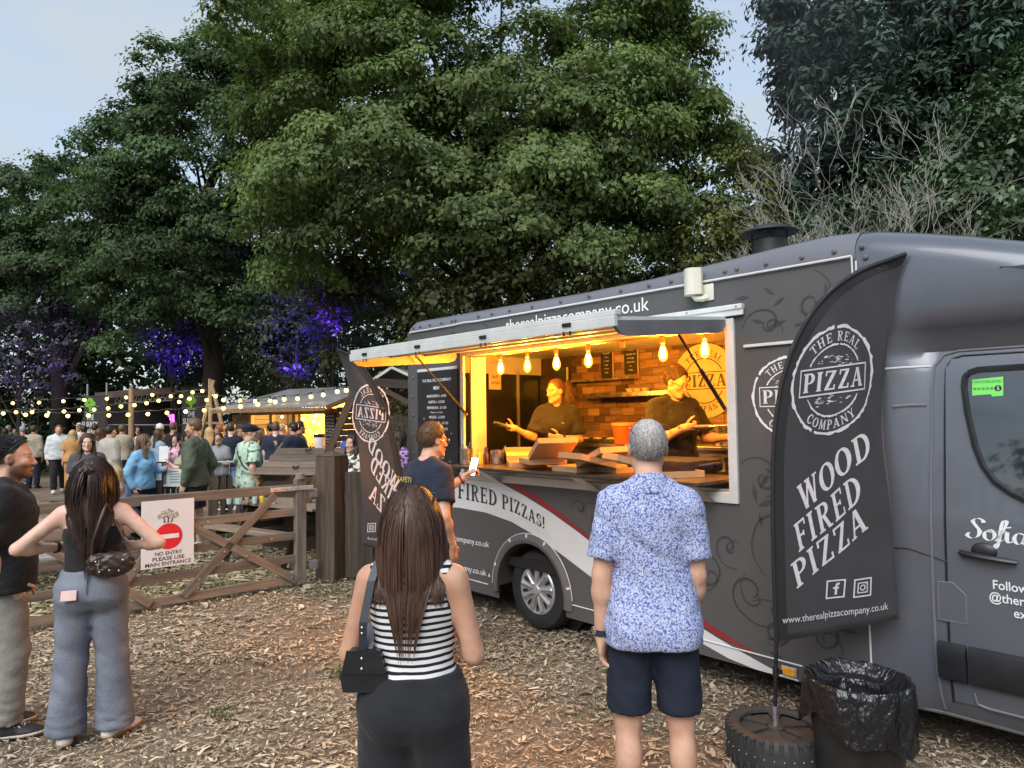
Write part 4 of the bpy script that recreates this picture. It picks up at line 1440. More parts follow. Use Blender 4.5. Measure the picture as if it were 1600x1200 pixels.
GT = 'trees behind the field'
c = V3(720, 120, 19)
tree('huge yellow green broadleaf tree with drooping boughs, behind the food van', 'broadleaf_tree', (c[0]+.6, 20.5, 0),
     [(V3(720, 90, 19), (5.1, 4.2, 5.8), 1.0), (V3(600, 190, 17.5), (2.7, 2.6, 3.2), .38), (V3(930, 240, 17), (2.5, 2.3, 2.6), .36), (V3(610, 330, 16.8), (2.9, 2.2, 1.7), .28), (V3(1000, 100, 18), (1.2, 2.0, 2.9), .22), (V3(570, 50, 19), (2.1, 2.4, 3.0), .28), (V3(860, 340, 16.5), (2.8, 2.0, 1.6), .22)],
     L_LIME, 360, .116, 11, (.55, .16), 116, (.50, .50, .24), 'tree', GT, -.72, .55, .6, .8, .62, nb=30, tone=.20, lobe=(1.15, 15))
tree('tall dark green tree left of the yellow green one', 'broadleaf_tree', (atx(330, 23), 23, 0),
     [(V3(360, 270, 22.5), (2.9, 3.0, 4.0), 1.0), (V3(240, 350, 23), (2.1, 2.3, 2.9), .5), (V3(300, 450, 22), (3.2, 2.4, 2.0), .35), (V3(440, 140, 22), (2.0, 2.2, 2.6), .35)],
     L_OAK, 310, .124, 21, (.4, .13), 92, (.48, .48, .25), 'tree', GT, -.8, .5, .45, .8, .6, nb=24, tone=.25, lobe=(1.0, 14))
tree('dark spreading tree with a forked trunk, over the festoon lights', 'broadleaf_tree', (atx(100, 26), 26, 0),
     [(V3(125, 390, 26), (2.7, 2.5, 3.0), 1.0), (V3(40, 450, 25.5), (2.0, 2.0, 1.9), .45)],
     L_OAK, 310, .128, 31, (.34, .12), 66, (.48, .48, .25), 'tree', GT, -.55, .5, .4, .85, .6, nb=26, tone=.25, lobe=(.95, 14))
tree('dark tree cut by the left edge of view', 'broadleaf_tree', (atx(-130, 25), 25, 0),
     [(V3(-110, 450, 25), (2.7, 2.4, 2.5), 1.0)], L_OAK, 260, .135, 41, (.3, .1), 50, (.48, .48, .25), 'tree', GT, -.8, .5, .4, lobe=(.95, 13))
# tall conifers on the right
def conifer(px, Y, H, r, seed, label, px2=None):
    base = Vector((atx(px, Y), Y, 0))
    t = empty('conifer_tree', base, 0, label, 'tree', 'tall conifers on the right')
    rr = np.random.RandomState(seed); n = 330
    z = min(H, 16)*(.06+.94*rr.rand(n)**.9); a = rr.uniform(0, 2*PI, n)
    w = r*np.clip((1-z/H)*1.5, .1, 1)**.6*rr.uniform(.35, 1.06, n)
    C = np.stack([w*np.cos(a), w*np.sin(a), z], 1)
    C = C[(C[:, 1] < .5) | (rr.rand(n) < .3)]; n = len(C)
    Rd = np.array([.66, .66, .6])[None]*rr.uniform(.6, 1.3, (n, 1))
    leaves('crown', L_CON, C, Rd, 340, .21, seed, t, .25, -.12, .34, .26, .5)
    trunk_obj(t, (0, 0, 0), (0, 0, H*.95), .28, .05, M_BARK, C, seed, 10, .1)
conifer(1305, 17.5, 19, 2.0, 51, 'tall dark conifer beside the gap of sky')
conifer(1440, 18.5, 20, 2.3, 52, 'tall dark conifer behind the bare dead branches')
conifer(1560, 17, 19, 2.2, 53, 'tall dark conifer above the glossy leaved shrub')
conifer(1690, 17, 18, 2.3, 54, 'tall dark conifer at the right edge of view')
tree('small yellow green tree by the sky gap, left of the flue', 'small_tree', (atx(1160, 16), 16, 0),
     [(V3(1160, 325, 16), (1.0, 1.1, 1.5), 1.0), (V3(1110, 390, 15.5), (1.0, 1.0, 1.0), .5)], L_YEL, 210, .11, 61, (.1, .04), 60, (.5, .5, .25), 'tree', None, -.95, .5, .4, warm=.1)
tree('glossy leaved shrub rising above the van cab', 'tall_shrub', (atx(1570, 13), 13, 0),
     [(V3(1580, 260, 13), (1.3, 1.2, 1.7), 1.0), (V3(1500, 330, 13), (.9, .9, .9), .5), (V3(1640, 200, 13), (1.3, 1.1, 1.9), .7)], L_SHR, 260, .12, 71, (.1, .03), 80, (.48, .48, .3), 'shrub', None, -.95, .45, .5)
tree('low bush among the bare branches above the van', 'bush', (atx(1400, 13.5), 13.5, 0),
     [(V3(1400, 330, 13.5), (1.2, 1.0, .9), 1.0), (V3(1300, 355, 13.5), (1.0, .9, .6), .5)], L_SHR, 150, .10, 72, (.08, .03), 46, (.42, .42, .28), 'shrub', None, -.95, .45, .4)

def dead_tree():
    base = Vector((atx(1300, 12.2), 12.2, 0))
    t = empty('dead_tree', base, 0, 'bare leafless tree with pale twisting branches above the van', 'tree')
    rr = random.Random(17); m = MB(); mt = MB()
    def grow(p, d, L, r, lev):
        pts = [p]; rs = [r]; q = p.copy(); dd = d.copy(); n = 5
        for i in range(n):
            dd = (dd+Vector((rr.uniform(-.28, .28), rr.uniform(-.28, .28), rr.uniform(-.12, .2)))).normalized()
            q = q+dd*L/n; pts.append(q.copy()); rs.append(r*(1-.62*(i+1)/n))
            if lev < 4 and i >= 1 and rr.random() < (.95 if lev < 3 else .7):
                s = (dd+Vector((rr.uniform(-1, 1), rr.uniform(-.7, .7), rr.uniform(-.25, .6)))*.95).normalized()
                grow(q, s, L*rr.uniform(.42, .70), max(.0042, rs[-1]*.6), lev+1)
        (m if lev else mt).tube(pts, rs, 5 if lev > 1 else 7)
    for x, dx, L in ((0, -.15, 2.6), (.45, .2, 2.9), (-.35, -.4, 2.1), (.9, .3, 2.5), (.15, .1, 3.0), (-.6, -.15, 2.5), (1.2, .1, 2.2), (.65, -.1, 2.7), (-.9, .1, 1.9)):
        grow(Vector((x, rr.uniform(-.3, .3), 2.2)), Vector((dx, rr.uniform(-.15, .15), 1)).normalized(), L*.9, .031, 0)
    mt.tube([(0, 0, 0), (.1, 0, 1.0), (.2, 0, 2.4)], [.13, .10, .06], 8)
    mt.o('trunk', M_DEAD, t, True); m.o('branch', M_DEAD, t, True)
dead_tree()

def hedge_mass(name, label, boxes, leafm, per, size, seed, rb, cat='undergrowth', droop=.4, n=100, kind='stuff', tone=.3, aspect=.6):
    rr = np.random.RandomState(seed); C = []
    for (x0, x1, y0, y1, z0, z1, k) in boxes:
        C.append(np.stack([rr.uniform(x0, x1, k), rr.uniform(y0, y1, k), z0+(z1-z0)*rr.rand(k)], 1))
    C = np.concatenate(C); Rd = np.array(rb)[None]*rr.uniform(.6, 1.3, (len(C), 1))
    o = leaves(name, leafm, C, Rd, per, size, seed, None, .45, droop, aspect, tone)
    tag(o, label, cat, None, kind)
    return o
hedge_mass('undergrowth', 'shaded undergrowth beneath the big tree behind the van', [(-2.3, 6.2, 14.5, 16.5, .5, 5.2, 170), (-4.8, 7, 17.5, 19, 3.3, 6.8, 120), (5.5, 13, 14.5, 16.0, .5, 4.6, 90)], L_HED, 190, .14, 81, (.8, .7, .38), droop=.5)
hedge_mass('undergrowth', 'dark woodland edge beyond the stage and bar', [(-24, -3, 28, 31, 0, 7.6, 360), (-26, -16, 25.5, 28, 0, 3.6, 90)], L_DARK, 75, .22, 82, (1.1, .9, .6))
hedge_mass('undergrowth', 'dark foliage hanging between the bar and big tree', [(-11.5, -3.2, 23, 26, 3.4, 7.2, 120)], L_DARK, 130, .16, 83, (.9, .9, .45), droop=.5)
# wood receding behind everything, so no horizon shows under the crowns
def far_wood():
    rr = np.random.RandomState(5); C = []
    for a in np.linspace(-75, 60, 130):
        d = rr.uniform(36, 48); h = rr.uniform(9.5, 13)
        for k in range(7): C.append((d*math.sin(R(a))+rr.normal(0, 1), d*math.cos(R(a))+rr.normal(0, 1), h*(.06+.15*k)))
    C = np.array(C)
    o = leaves('woodland', L_DARK, C, np.array([1.9, 1.6, 1.3])[None]*rr.uniform(.7, 1.2, (len(C), 1)), 21, .52, 6, None, .5, .3, .6, .25)
    tag(o, 'far dark woodland seen beneath the tree crowns', 'woodland', None, 'stuff')
far_wood()
def wood_behind():
    rr = np.random.RandomState(15); C = []
    for a in np.linspace(75, 300, 120):
        d = rr.uniform(26, 34); h = rr.uniform(4.5, 8.5)
        for k in range(5): C.append((d*math.sin(R(a))+rr.normal(0, 1), d*math.cos(R(a))+rr.normal(0, 1), h*(.08+.2*k)))
    C = np.array(C)
    o = leaves('woodland', L_DARK, C, np.array([1.9, 1.6, 1.2])[None]*rr.uniform(.7, 1.2, (len(C), 1)), 22, .5, 16, None, .5, .3, .6, .25)
    tag(o, 'woodland on the near side of the field, behind the viewer', 'woodland', None, 'stuff')
wood_behind()
# shrubs lit by coloured floodlights
for px, py, Y, r, lab, seed in ((30, 545, 24, (2.2, 1.5, 1.6), 'pale shrub lit violet at the left edge', 91), (275, 530, 23.5, (1.0, .9, .9), 'purple lit bush under the dark tree', 92), (455, 545, 20, (1.5, 1.0, 1.2), 'purple lit bush behind the bar roof', 93), (515, 450, 19.5, (1.1, .8, 1.0), 'purple lit spray of leaves above the bar', 94), (660, 375, 19, (1.1, .8, .5), 'faint purple lit foliage under the big tree', 95)):
    c = V3(px, py, Y)
    tree(lab, 'floodlit_shrub', (c[0], Y, 0), [(c, r, 1.0)], leaf_mat('floodlit leaf %d' % seed, (.10, .095, .12) if seed == 91 else (.075, .085, .06)), 150, .12, seed, (.09, .03), 46, (.5, .5, .22), 'shrub', 'floodlit shrubs', -1, .2, .4, nb=10, tone=.45)
def floodlight(px, py, Y, aim, w, label, col=(.16, .02, 1.0), size=R(38)):
    """small floodlight on a spike, throwing violet light up into the leaves"""
    a = at(px, py, Y); b = Vector(aim)
    t = empty('floodlight', a, 0, label, 'floodlight', 'violet floodlights in the shrubbery')
    q = (b-a).to_track_quat('-Z', 'Y')
    m = MB().box((-.10, -.07, -.02), (.10, .07, .07), q.to_matrix().to_4x4(), .01); m.o('housing', M_BLK, t)
    MB().tube([(0, 0, -.02), (0, 0, -a.z)], .012, 6).o('spike', M_BLK, t)
    L = bpy.data.lights.new('violet_lamp', 'SPOT'); L.energy = w; L.color = col; L.spot_size = size*2; L.spot_blend = .6; L.shadow_soft_size = .06
    lo = bpy.data.objects.new('violet_lamp', L); link(lo); lo.parent = t; lo.rotation_euler = q.to_euler(); lo.location = q @ Vector((0, 0, -.05))
for px, py, Y, ax, ay, aY, w, lab in ((60, 615, 21.5, 25, 540, 24, 170, 'violet floodlight by the left shrub'), (268, 590, 21.6, 275, 530, 23.5, 300, 'violet floodlight below the dark tree'), (450, 590, 18.6, 468, 540, 20, 380, 'violet floodlight behind the bar roof'), (520, 530, 17.9, 516, 450, 19.5, 420, 'violet floodlight above the bar'), (640, 440, 17.4, 660, 370, 19, 22, 'violet floodlight beneath the big tree')):
    floodlight(px, py, Y, at(ax, ay, aY), w, lab, (.42, .26, 1.0) if px == 60 else (.085, .02, 1.0))
# ================================================================ THE FOOD TRUCK
T0 = Vector((0.3536, 6.0308, 0.0))
YAW = R(41.8)
TRZ = math.atan2(-math.cos(YAW), math.sin(YAW))
TM = Matrix.Translation(T0) @ Matrix.Rotation(TRZ, 4, 'Z')
TP = lambda s, y, h: TM @ Vector((s, y, h))
sstep = lambda a, b, x: (lambda t: t*t*(3-2*t))(min(1, max(0, (x-a)/(b-a))))


truck = empty('food_truck', T0, TRZ, 'grey pizza van with a raised serving hatch and orange lit kitchen', 'food truck')
truck.rotation_euler = (0, 0, TRZ)

S0, S1 = -2.20, 2.52
WX0, WX1, WH0, WH1 = -1.215, 1.655, 1.345, 2.46
WHEEL_S = -.325
def roof_h(s):
    return float(np.interp(s, [-2.2, -1, .3, 1.0, 1.5, 2.0, 2.35, 2.6, 2.85, 3.07, 3.34, 3.8, 4.2, 4.5], [2.92, 2.91, 2.895, 2.905, 2.93, 2.965, 2.975, 2.95, 2.89, 2.83, 2.745, 2.56, 2.34, 2.18]))
def arch_low(s):
    d = abs(s-WHEEL_S)
    r = .425
    return .21 if d >= r else max(.21, .33+math.sqrt(r*r-d*d)*1.02)

def build_body():
    # side wall with the hatch opening and the wheel arch cut out
    m = MB()
    ss = sorted(set([round(x, 4) for x in np.arange(S0, S1+.001, .06)] + [S1, WX0, WX1] + [round(WHEEL_S-.4251, 4), round(WHEEL_S+.4251, 4)] + [round(WHEEL_S+.425*math.cos(a), 4) for a in np.linspace(0, PI, 25)]))
    for a, b in zip(ss[:-1], ss[1:]):
        mid = (a+b)/2
        la, lb = arch_low(a), arch_low(b)
        segs = [((la, lb), 2.775)]
        if WX0 < mid < WX1: segs = [((la, lb), WH0), ((WH1, WH1), 2.775)]
        for (l0, l1), t in segs:
            m.quad((a, 0, l0), (b, 0, l1), (b, 0, t), (a, 0, t))
    # thickness at the opening (reveals)
    m.quad((WX0, 0, WH0), (WX1, 0, WH0), (WX1, .07, WH0), (WX0, .07, WH0))
    m.quad((WX0, 0, WH1), (WX1, 0, WH1), (WX1, .07, WH1), (WX0, .07, WH1))
    # arch return
    aa = np.linspace(0, PI, 25)
    A = [(WHEEL_S+.425*math.cos(a), 0, .33+.4335*math.sin(a)) for a in aa]
    m.strip(A, [(x, .30, z) for x, _, z in A])
    # rear wall with rounded corner, far side, floor
    rc = [(S0+.06*(1-math.cos(t)), .06-.06*math.sin(t)) for t in np.linspace(0, PI/2, 5)]
    o = m.o('side_wall', M_WRAP, truck)
    m = MB()
    m.box((S0-.02, .0, .21), (S0+.0, 2.14, 2.80))
    m.o('rear_wall', M_WRAP, truck)
    m = MB(); m.box((S0, 2.10, .21), (S1, 2.14, 2.80)); m.o('far_wall', M_WRAP, truck)
    m = MB(); m.box((S0+.02, .05, .52), (S1, 2.09, .60)); m.o('floor', M_DARK, truck)
    m = MB()
    for y in (.55, 1.5): m.box((S0+.1, y, .36), (4.6, y+.10, .50))
    m.box((S0+.3, .3, .30), (-1.0, 1.8, .5)); m.box((.5, .35, .28), (1.6, .8, .5)); m.o('chassis', M_DARK, truck)
build_body()

def build_roof():
    # one moulded shell: rounded side edge, low hump over the cab end
    ss = np.concatenate([S0-.02+.12*(1-np.cos(np.linspace(0, PI/2, 7))), np.linspace(-2, 1.0, 10), np.linspace(1.1, 2.52, 16)])
    prof = []
    for s in ss:
        top = roof_h(s)
        e = math.sqrt(max(0, 1-(max(0, S0+.10-s)/.12)**2))
        r = .115+.05*sstep(1.2, 2.4, s)
        t0 = top-.10*(1-e)
        row = [(s, -.004, 2.775), (s, -.004, max(2.78, t0-r))]
        for a in np.linspace(0, PI/2, 7)[1:]:
            row.append((s, -.004+r*(1-math.cos(a))*1.1, t0-r+r*math.sin(a)))
        row += [(s, .6, t0+.02), (s, 1.07, t0+.03), (s, 1.54, t0+.02)]
        for a in np.linspace(PI/2, 0, 7):
            row.append((s, 2.144-r*(1-math.cos(a))*1.1, t0-r+r*math.sin(a)))
        row += [(s, 2.144, 2.775)]
        prof.append(row)
    n = len(prof[0]); vs = [p for r in prof for p in r]; fs = []
    for i in range(len(prof)-1):
        for j in range(n-1): fs.append([i*n+j, i*n+j+1, (i+1)*n+j+1, (i+1)*n+j])
    fs.append(list(range(n)))
    m = MB().add(vs, fs); m.o('roof', M_POD, truck, True)
    # sealing trim along the seam with its wavy squeezed-out bead, and the dome rivets above it
    m = MB()
    xs = np.linspace(S0+.04, 2.505, 60)
    m.tube([(x, -.013, 2.79+(.008*math.sin(x*9)*math.exp(-((x+1.2)/.18)**2))) for x in xs], .008, 6)
    m.tube([(2.505, -.012, 2.79), (2.505, -.005, 2.60)], .006, 6)
    m.o('seam_trim', M_WHITE, truck, True)
    rv = MB().sphere((0, 0, 0), (.016, .010, .016), 8, 5).me('rivet', M_GREYPL, True)
    rx = [-2.1, -1.98, -1.8, -1.6, -1.42, -1.36, -1.0, -.8, -.55, -.25, .1, .42, .75, 1.02, 1.22, 1.42, 1.66, 1.75, 1.96, 2.2, 2.4, 2.56]
    for x in rx: obj('rivet', rv, truck, location=(x, -.006, 2.838))
    obj('rivet', rv, truck, location=(2.58, -.006, 2.77))
    for i in range(7): obj('rivet', rv, truck, location=(-2.12, -.002, 2.5-.2*i))
build_roof()

def ycab(s, h):
    c = float(np.interp(h, [.2, .32, .45, .64, .95, 1.28, 1.36, 1.55, 2.0, 2.12, 2.2, 2.29, 2.38, 2.5], [.09, .03, .006, -.004, -.006, .002, .012, .030, .080, .098, .130, .085, .012, 0]))
    r = sstep(2.60, 2.90, s)
    n = .35*sstep(3.6, 4.9, s)**2 if h < 1.3 else .0
    return r*c + n

def build_cab():
    hs = [.23, .27, .32, .40, .45, .55, .64, .8, .95, 1.1, 1.28, 1.32, 1.36, 1.45, 1.55, 1.7, 1.85, 2.0, 2.08, 2.12, 2.16, 2.2, 2.24, 2.29, 2.33, 2.38, 2.44, 2.5, 2.6]
    ss = np.concatenate([np.linspace(2.52, 3.0, 17), np.linspace(3.06, 4.3, 22)])
    m = MB(); rows = []
    FW = 3.98
    for s in ss:
        row = []
        for h in hs:
            hh = h
            d = abs(s-FW)
            if d < .44 and h < .36+math.sqrt(.44**2-d*d): hh = min(.36+math.sqrt(.44**2-d*d), 1.0) if h < .95 else h
            row.append((s, ycab(s, h), hh))
        top = roof_h(s); r = .17
        row.append((s, .0, max(2.4, top-r)))
        for a in np.linspace(0, PI/2, 7)[1:]: row.append((s, r*(1-math.cos(a))*1.15, max(2.42, top-r+r*math.sin(a))))
        row.append((s, 1.07, top+.03))
        rows.append(row)
    n = len(rows[0]); vs = [p for r in rows for p in r]; fs = []
    for i in range(len(rows)-1):
        for j in range(n-1): fs.append([i*n+j, i*n+j+1, (i+1)*n+j+1, (i+1)*n+j])
    k = len(vs)
    vs += [(x, 2.14-y, z) for x, y, z in vs]
    fs += [[k+i for i in f][::-1] for f in fs]
    e = (len(rows)-1)*n; fs += [[e+j, e+j+1, k+e+j+1, k+e+j] for j in range(n-1)]
    MB().add(vs, fs).o('cab', M_CAB, truck, True)
    # bonnet and windscreen, beyond the frame's edge
    m = MB()
    P = [(4.29, .40, .03), (4.29, 2.12, .12), (4.45, 1.9, .20), (4.75, 1.36, .18), (5.05, 1.22, .22), (5.25, 1.10, .28), (5.36, .92, .34), (5.38, .55, .32), (5.30, .28, .24), (4.45, .28, .06)]
    k = len(P); vs = [(x, y, z) for x, z, y in P]+[(x, 2.14-y, z) for x, z, y in P]
    m.add(vs, [list(range(k)), list(range(k, 2*k))[::-1]]+[[i, (i+1) % k, k+(i+1) % k, k+i] for i in range(k)])
    m.o('bonnet', M_CAB, truck)
    MB().quad((4.46, .3, 1.88), (4.76, .3, 1.38), (4.76, 1.84, 1.38), (4.46, 1.84, 1.88)).o('windscreen', M_GLASS, truck, location=(.012, 0, .012))
    # door: shut lines, handle, glass, rubber, moulding
    def onside(pts, off=-.004): return [(s, ycab(s, h)+off, h) for s, h in pts]
    def line(pts, r, off=-.001, sub=10):
        q = []
        for (a, b) in zip(pts[:-1], pts[1:]):
            for i in range(sub): t = i/sub; q.append((a[0]+(b[0]-a[0])*t, a[1]+(b[1]-a[1])*t))
        q.append(pts[-1])
        return MB().tube(onside(q, off), r, 6)
    door = MB()
    # slightly proud door skin between the shut lines
    ds = np.linspace(2.945, 4.02, 20); dh = [.33, .40, .45, .55, .64, .8, .95, 1.1, 1.28, 1.32, 1.36, 1.45, 1.55, 1.7, 1.85, 2.0, 2.06, 2.11, 2.155]
    rows = [[(s, ycab(s, h)-.008, h) for h in dh] for s in ds]
    n = len(dh); vs = [p for r in rows for p in r]
    door.add(vs, [[i*n+j, i*n+j+1, (i+1)*n+j+1, (i+1)*n+j] for i in range(len(rows)-1) for j in range(n-1)])
    dr = door.o('cab_door', M_CAB, truck, True)
    line([(2.935, .32), (2.935, .95), (2.937, 1.4), (2.94, 1.9), (2.945, 2.10), (2.97, 2.155), (3.02, 2.17), (4.0, 2.17)], .006, -.002).o('shut_line', M_BLK, truck, True)
    line([(2.885, .26), (2.872, .45), (2.868, .8), (2.87, 1.4), (2.878, 2.0), (2.888, 2.12), (2.93, 2.18), (3.0, 2.198), (4.0, 2.198)], .0075, -.003).o('edge_highlight', M_POD, truck, True)  # paler grey line: highlight along the door groove, put into the colour
    line([(2.53, .24), (2.525, 1.0), (2.525, 2.0), (2.525, 2.76)], .006, -.003, 4).o('panel_seam', M_WHITE, truck, True)
    line([(2.65, 2.115), (2.75, 2.12), (2.87, 2.12)], .006, -.002).o('panel_seam', M_WHITE, truck, True)
    line([(2.69, 1.90), (2.78, 1.906), (2.85, 1.905)], .009, -.002).o('side_vent', M_POD, truck, True)
    # crease across the panel and door
    line([(2.56, 1.10), (2.75, 1.115), (2.9, 1.08), (3.0, 1.05), (3.15, .985)], .005, -.003).o('crease', M_WRAPD, truck, True)
    # fuel flap
    f = [(2.895, .955), (2.965, .96), (3.025, .905), (3.022, .755), (2.892, .755)]
    fl = line(f+[f[0]], .0045, -.007).o('fuel_flap', M_POD, truck, True)
    MB().add(onside(f, -.0095), [[0, 1, 2, 3, 4]]).o('flap_panel', M_CAB, fl)
    # black side moulding in two lengths
    for a, b in ((2.885, 3.018), (3.03, 4.05)):
        m = MB(); xs = np.linspace(a, b, 10)
        pr = [(0, .445), (-.022, .452), (-.030, .47), (-.030, .60), (-.022, .632), (0, .645)]
        rows = [[(x, ycab(x, h)-.012+dy, h) for dy, h in pr] for x in xs]
        n = len(pr); vs = [p for r in rows for p in r]
        m.add(vs, [[i*n+j, i*n+j+1, (i+1)*n+j+1, (i+1)*n+j] for i in range(len(rows)-1) for j in range(n-1)]+[list(range(n)), [len(vs)-n+j for j in range(n)]])
        m.o('side_moulding', M_BLK, truck, True)
    line([(3.04, .40), (3.05, .345), (3.1, .335), (4.0, .335)], .007, -.012).o('door_step_edge', M_POD, dr, True)
    m = MB(); m.tube([(2.62, .03, .235), (2.885, .075, .235), (4.0, .085, .235)], .012, 6); m.o('sill', M_GREYPL, truck, True)
    # handle
    m = MB()
    m.sphere((3.115, -.006, 1.145), (.062, .02, .045), 14, 8)
    m.tube([(3.005, -.012, 1.128), (3.03, -.030, 1.124), (3.1, -.042, 1.118), (3.2, -.042, 1.112), (3.26, -.028, 1.108)], [.012, .017, .017, .016, .012], 8)
    m.o('door_handle', M_BLK, dr, True)
    # window
    W = [(3.055, 2.07), (3.04, 2.05), (3.035, 2.0), (3.05, 1.86), (3.085, 1.68), (3.12, 1.58), (3.17, 1.505), (3.24, 1.45), (3.32, 1.41), (3.45, 1.375), (3.7, 1.35), (3.9, 1.35), (3.95, 1.40), (3.95, 2.03), (3.92, 2.085), (3.4, 2.09), (3.1, 2.085)]
    line(W+[W[0]], .019, -.008, 4).o('window_rubber', M_BLK, dr, True)
    g = MB(); c = onside([(3.45, 1.75)], -.014)[0]
    P = onside(W, -.014); g.add([c]+P, [[0, 1+i, 1+(i+1) % len(P)] for i in range(len(P))])
    gl = g.o('door_window', M_GLASS, dr, True)
    # food hygiene rating sticker
    q = [(3.075, 2.035), (3.215, 2.045), (3.215, 1.945), (3.165, 1.942), (3.16, 1.955), (3.075, 1.95)]
    st = MB().add(onside(q, -.0185), [[0, 1, 2, 3, 4, 5]]).o('rating_sticker', plain('green sticker', srgb(116, 214, 96), .5, var=.03), gl)
    m = MB(); fn = lambda u, v: (3.082+u, ycab(3.1, 2.0)-.021, 2.018+v)
    put_sans(m, 'FOOD HYGIENE RATING', fn, .012, .125)
    for i in range(5):
        for qd in ring_quads(.006+i*.019, -.033, .005, .0072, 12): m.add([fn(*p) for p in qd], [[0, 1, 2, 3]])
        put_sans(m, str(i), lambda u, v, i=i: fn(.0035+i*.019+u, -.037+v), .008)
    m.o('sticker_print', plain('dark green print', (.03, .12, .03), .6), gl)
    m = MB(); C0 = fn(.110, -.033)
    m.add([C0]+[(C0[0]+.016*math.cos(a), C0[1]-.001, C0[2]+.016*math.sin(a)) for a in np.linspace(0, 2*PI, 19)[:-1]], [[0, 1+i, 1+(i+1) % 18] for i in range(18)])
    m.o('sticker_dot', M_DARK, gl)
    m = MB(); put_sans(m, '5', lambda u, v: (fn(.105+u, 0)[0], C0[1]-.003, C0[2]-.010+v), .020, None, .01); m.o('sticker_number', M_LET, gl)
    # script name and follow lines
    m = MB(); fn = lambda u, v: (3.042+u*.288, ycab(3.1, 1.25)-.013, 1.205+v*.11+u*-.015)
    def stroke(pts, w):
        P = []
        for i in range(len(pts)-1):
            p0 = pts[max(i-1, 0)]; p1 = pts[i]; p2 = pts[i+1]; p3 = pts[min(i+2, len(pts)-1)]
            for t in np.linspace(0, 1, 7)[:-1]:
                P.append([.5*((2*p1[c])+(-p0[c]+p2[c])*t+(2*p0[c]-5*p1[c]+4*p2[c]-p3[c])*t*t+(-p0[c]+3*p1[c]-3*p2[c]+p3[c])*t**3) for c in (0, 1)])
        P.append(pts[-1])
        for a, b in zip(P[:-1], P[1:]):
            dy = abs(b[1]-a[1])/(abs(b[1]-a[1])+abs(b[0]-a[0])*3+1e-6)
            ww = w*(.45+.75*dy)
            m.quad(fn(a[0]-ww/2, a[1]-.02), fn(a[0]+ww/2, a[1]+.02), fn(b[0]+ww/2, b[1]+.02), fn(b[0]-ww/2, b[1]-.02))
    stroke([(.27, .82), (.25, .95), (.17, 1.0), (.10, .85), (.15, .62), (.20, .42), (.17, .15), (.07, .02), (.0, .12), (.03, .28)], .065)
    stroke([(.34, .52), (.28, .38), (.28, .12), (.35, .03), (.42, .2), (.42, .45), (.36, .55), (.33, .45), (.44, .42)], .055)
    stroke([(.44, .05), (.52, .35), (.62, .95), (.58, 1.05), (.54, .8), (.50, .2), (.46, -.22), (.42, -.32), (.44, -.1), (.56, .15)], .055)
    stroke([(.48, .52), (.62, .54)], .05)
    stroke([(.62, .52), (.61, .2), (.64, .04), (.70, .16)], .06)
    stroke([(.645, .72), (.65, .78)], .07)
    stroke([(.88, .50), (.78, .55), (.72, .3), (.76, .05), (.84, .15), (.89, .5), (.87, .15), (.90, .03), (.97, .15)], .06)
    m.o('name_lettering', M_LET, dr)
    m = MB(); yy = ycab(3.1, 1.0)-.014
    put_sans(m, 'Follow', lambda u, v: (3.15+u, yy, .962+v), .045, .150, .012)
    put_sans(m, '@there', lambda u, v: (3.132+u, yy, .898+v), .045, .175, .012)
    put_sans(m, 'ex', lambda u, v: (3.235+u, yy, .834+v), .045, .055, .012)
    m.o('follow_lettering', M_LET, dr)

def glass_mat(name, tint=(.02, .024, .028)):
    t = NT(name)
    t.color(tint); t.rough(.04)
    t.b.inputs['Specular IOR Level'].default_value = .9
    t.b.inputs['Coat Weight'].default_value = .6; t.b.inputs['Coat Roughness'].default_value = .02
    return t.m
M_GLASS = glass_mat('dark tinted glass')
build_cab()

def wheel(s, y, r=.345, name='wheel'):
    w = empty(name, (s, y, r)); w.parent = truck
    w.rotation_euler = (0, 0, 0)
    Mx = Matrix.Rotation(PI/2, 4, 'X')     # lathe axis -> -y (outwards)
    MB().lathe([(.20, .00), (.225, .025), (.29, .035), (.325, .025), (.345, -.01), (.345, -.17), (.32, -.20), (.2, -.2)], 40, Mx).o('tyre', M_RUB, w, True)
    m = MB().lathe([(.0, .045), (.035, .044), (.05, .030), (.10, .018), (.17, .020), (.205, .030), (.215, .022), (.22, -.02)], 40, Mx)
    hub = m.o('wheel_trim', M_HUB, w, True)
    sp = MB()
    for a0 in (0,):
        sp.add([Mx @ Vector(p) for p in ((-.012, .055, .030), (.012, .055, .030), (.034, .185, .030), (.006, .20, .034), (-.022, .185, .030), (0, .06, .046), (.006, .19, .044))],
               [[0, 1, 5], [1, 2, 6, 5], [0, 5, 6, 4], [2, 3, 6], [3, 4, 6]])
    sm = sp.me('spoke', M_HUB, False)
    hm = MB().add([Mx @ Vector(p) for p in ((.0, .105, .0245), (.016, .15, .0235), (.012, .186, .0265), (-.012, .186, .0265), (-.016, .15, .0235))], [[0, 1, 2, 3, 4]]).me('slot', M_DARK)
    n = 9
    for i in range(n):
        o = obj('spoke', sm, hub); o.rotation_euler = (0, 2*PI*i/n, 0)
        o = obj('slot', hm, hub); o.rotation_euler = (0, 2*PI*(i+.5)/n, 0)
    return w
wheel(WHEEL_S, .10); wheel(3.98, .12)
_w = wheel(WHEEL_S, 2.04)

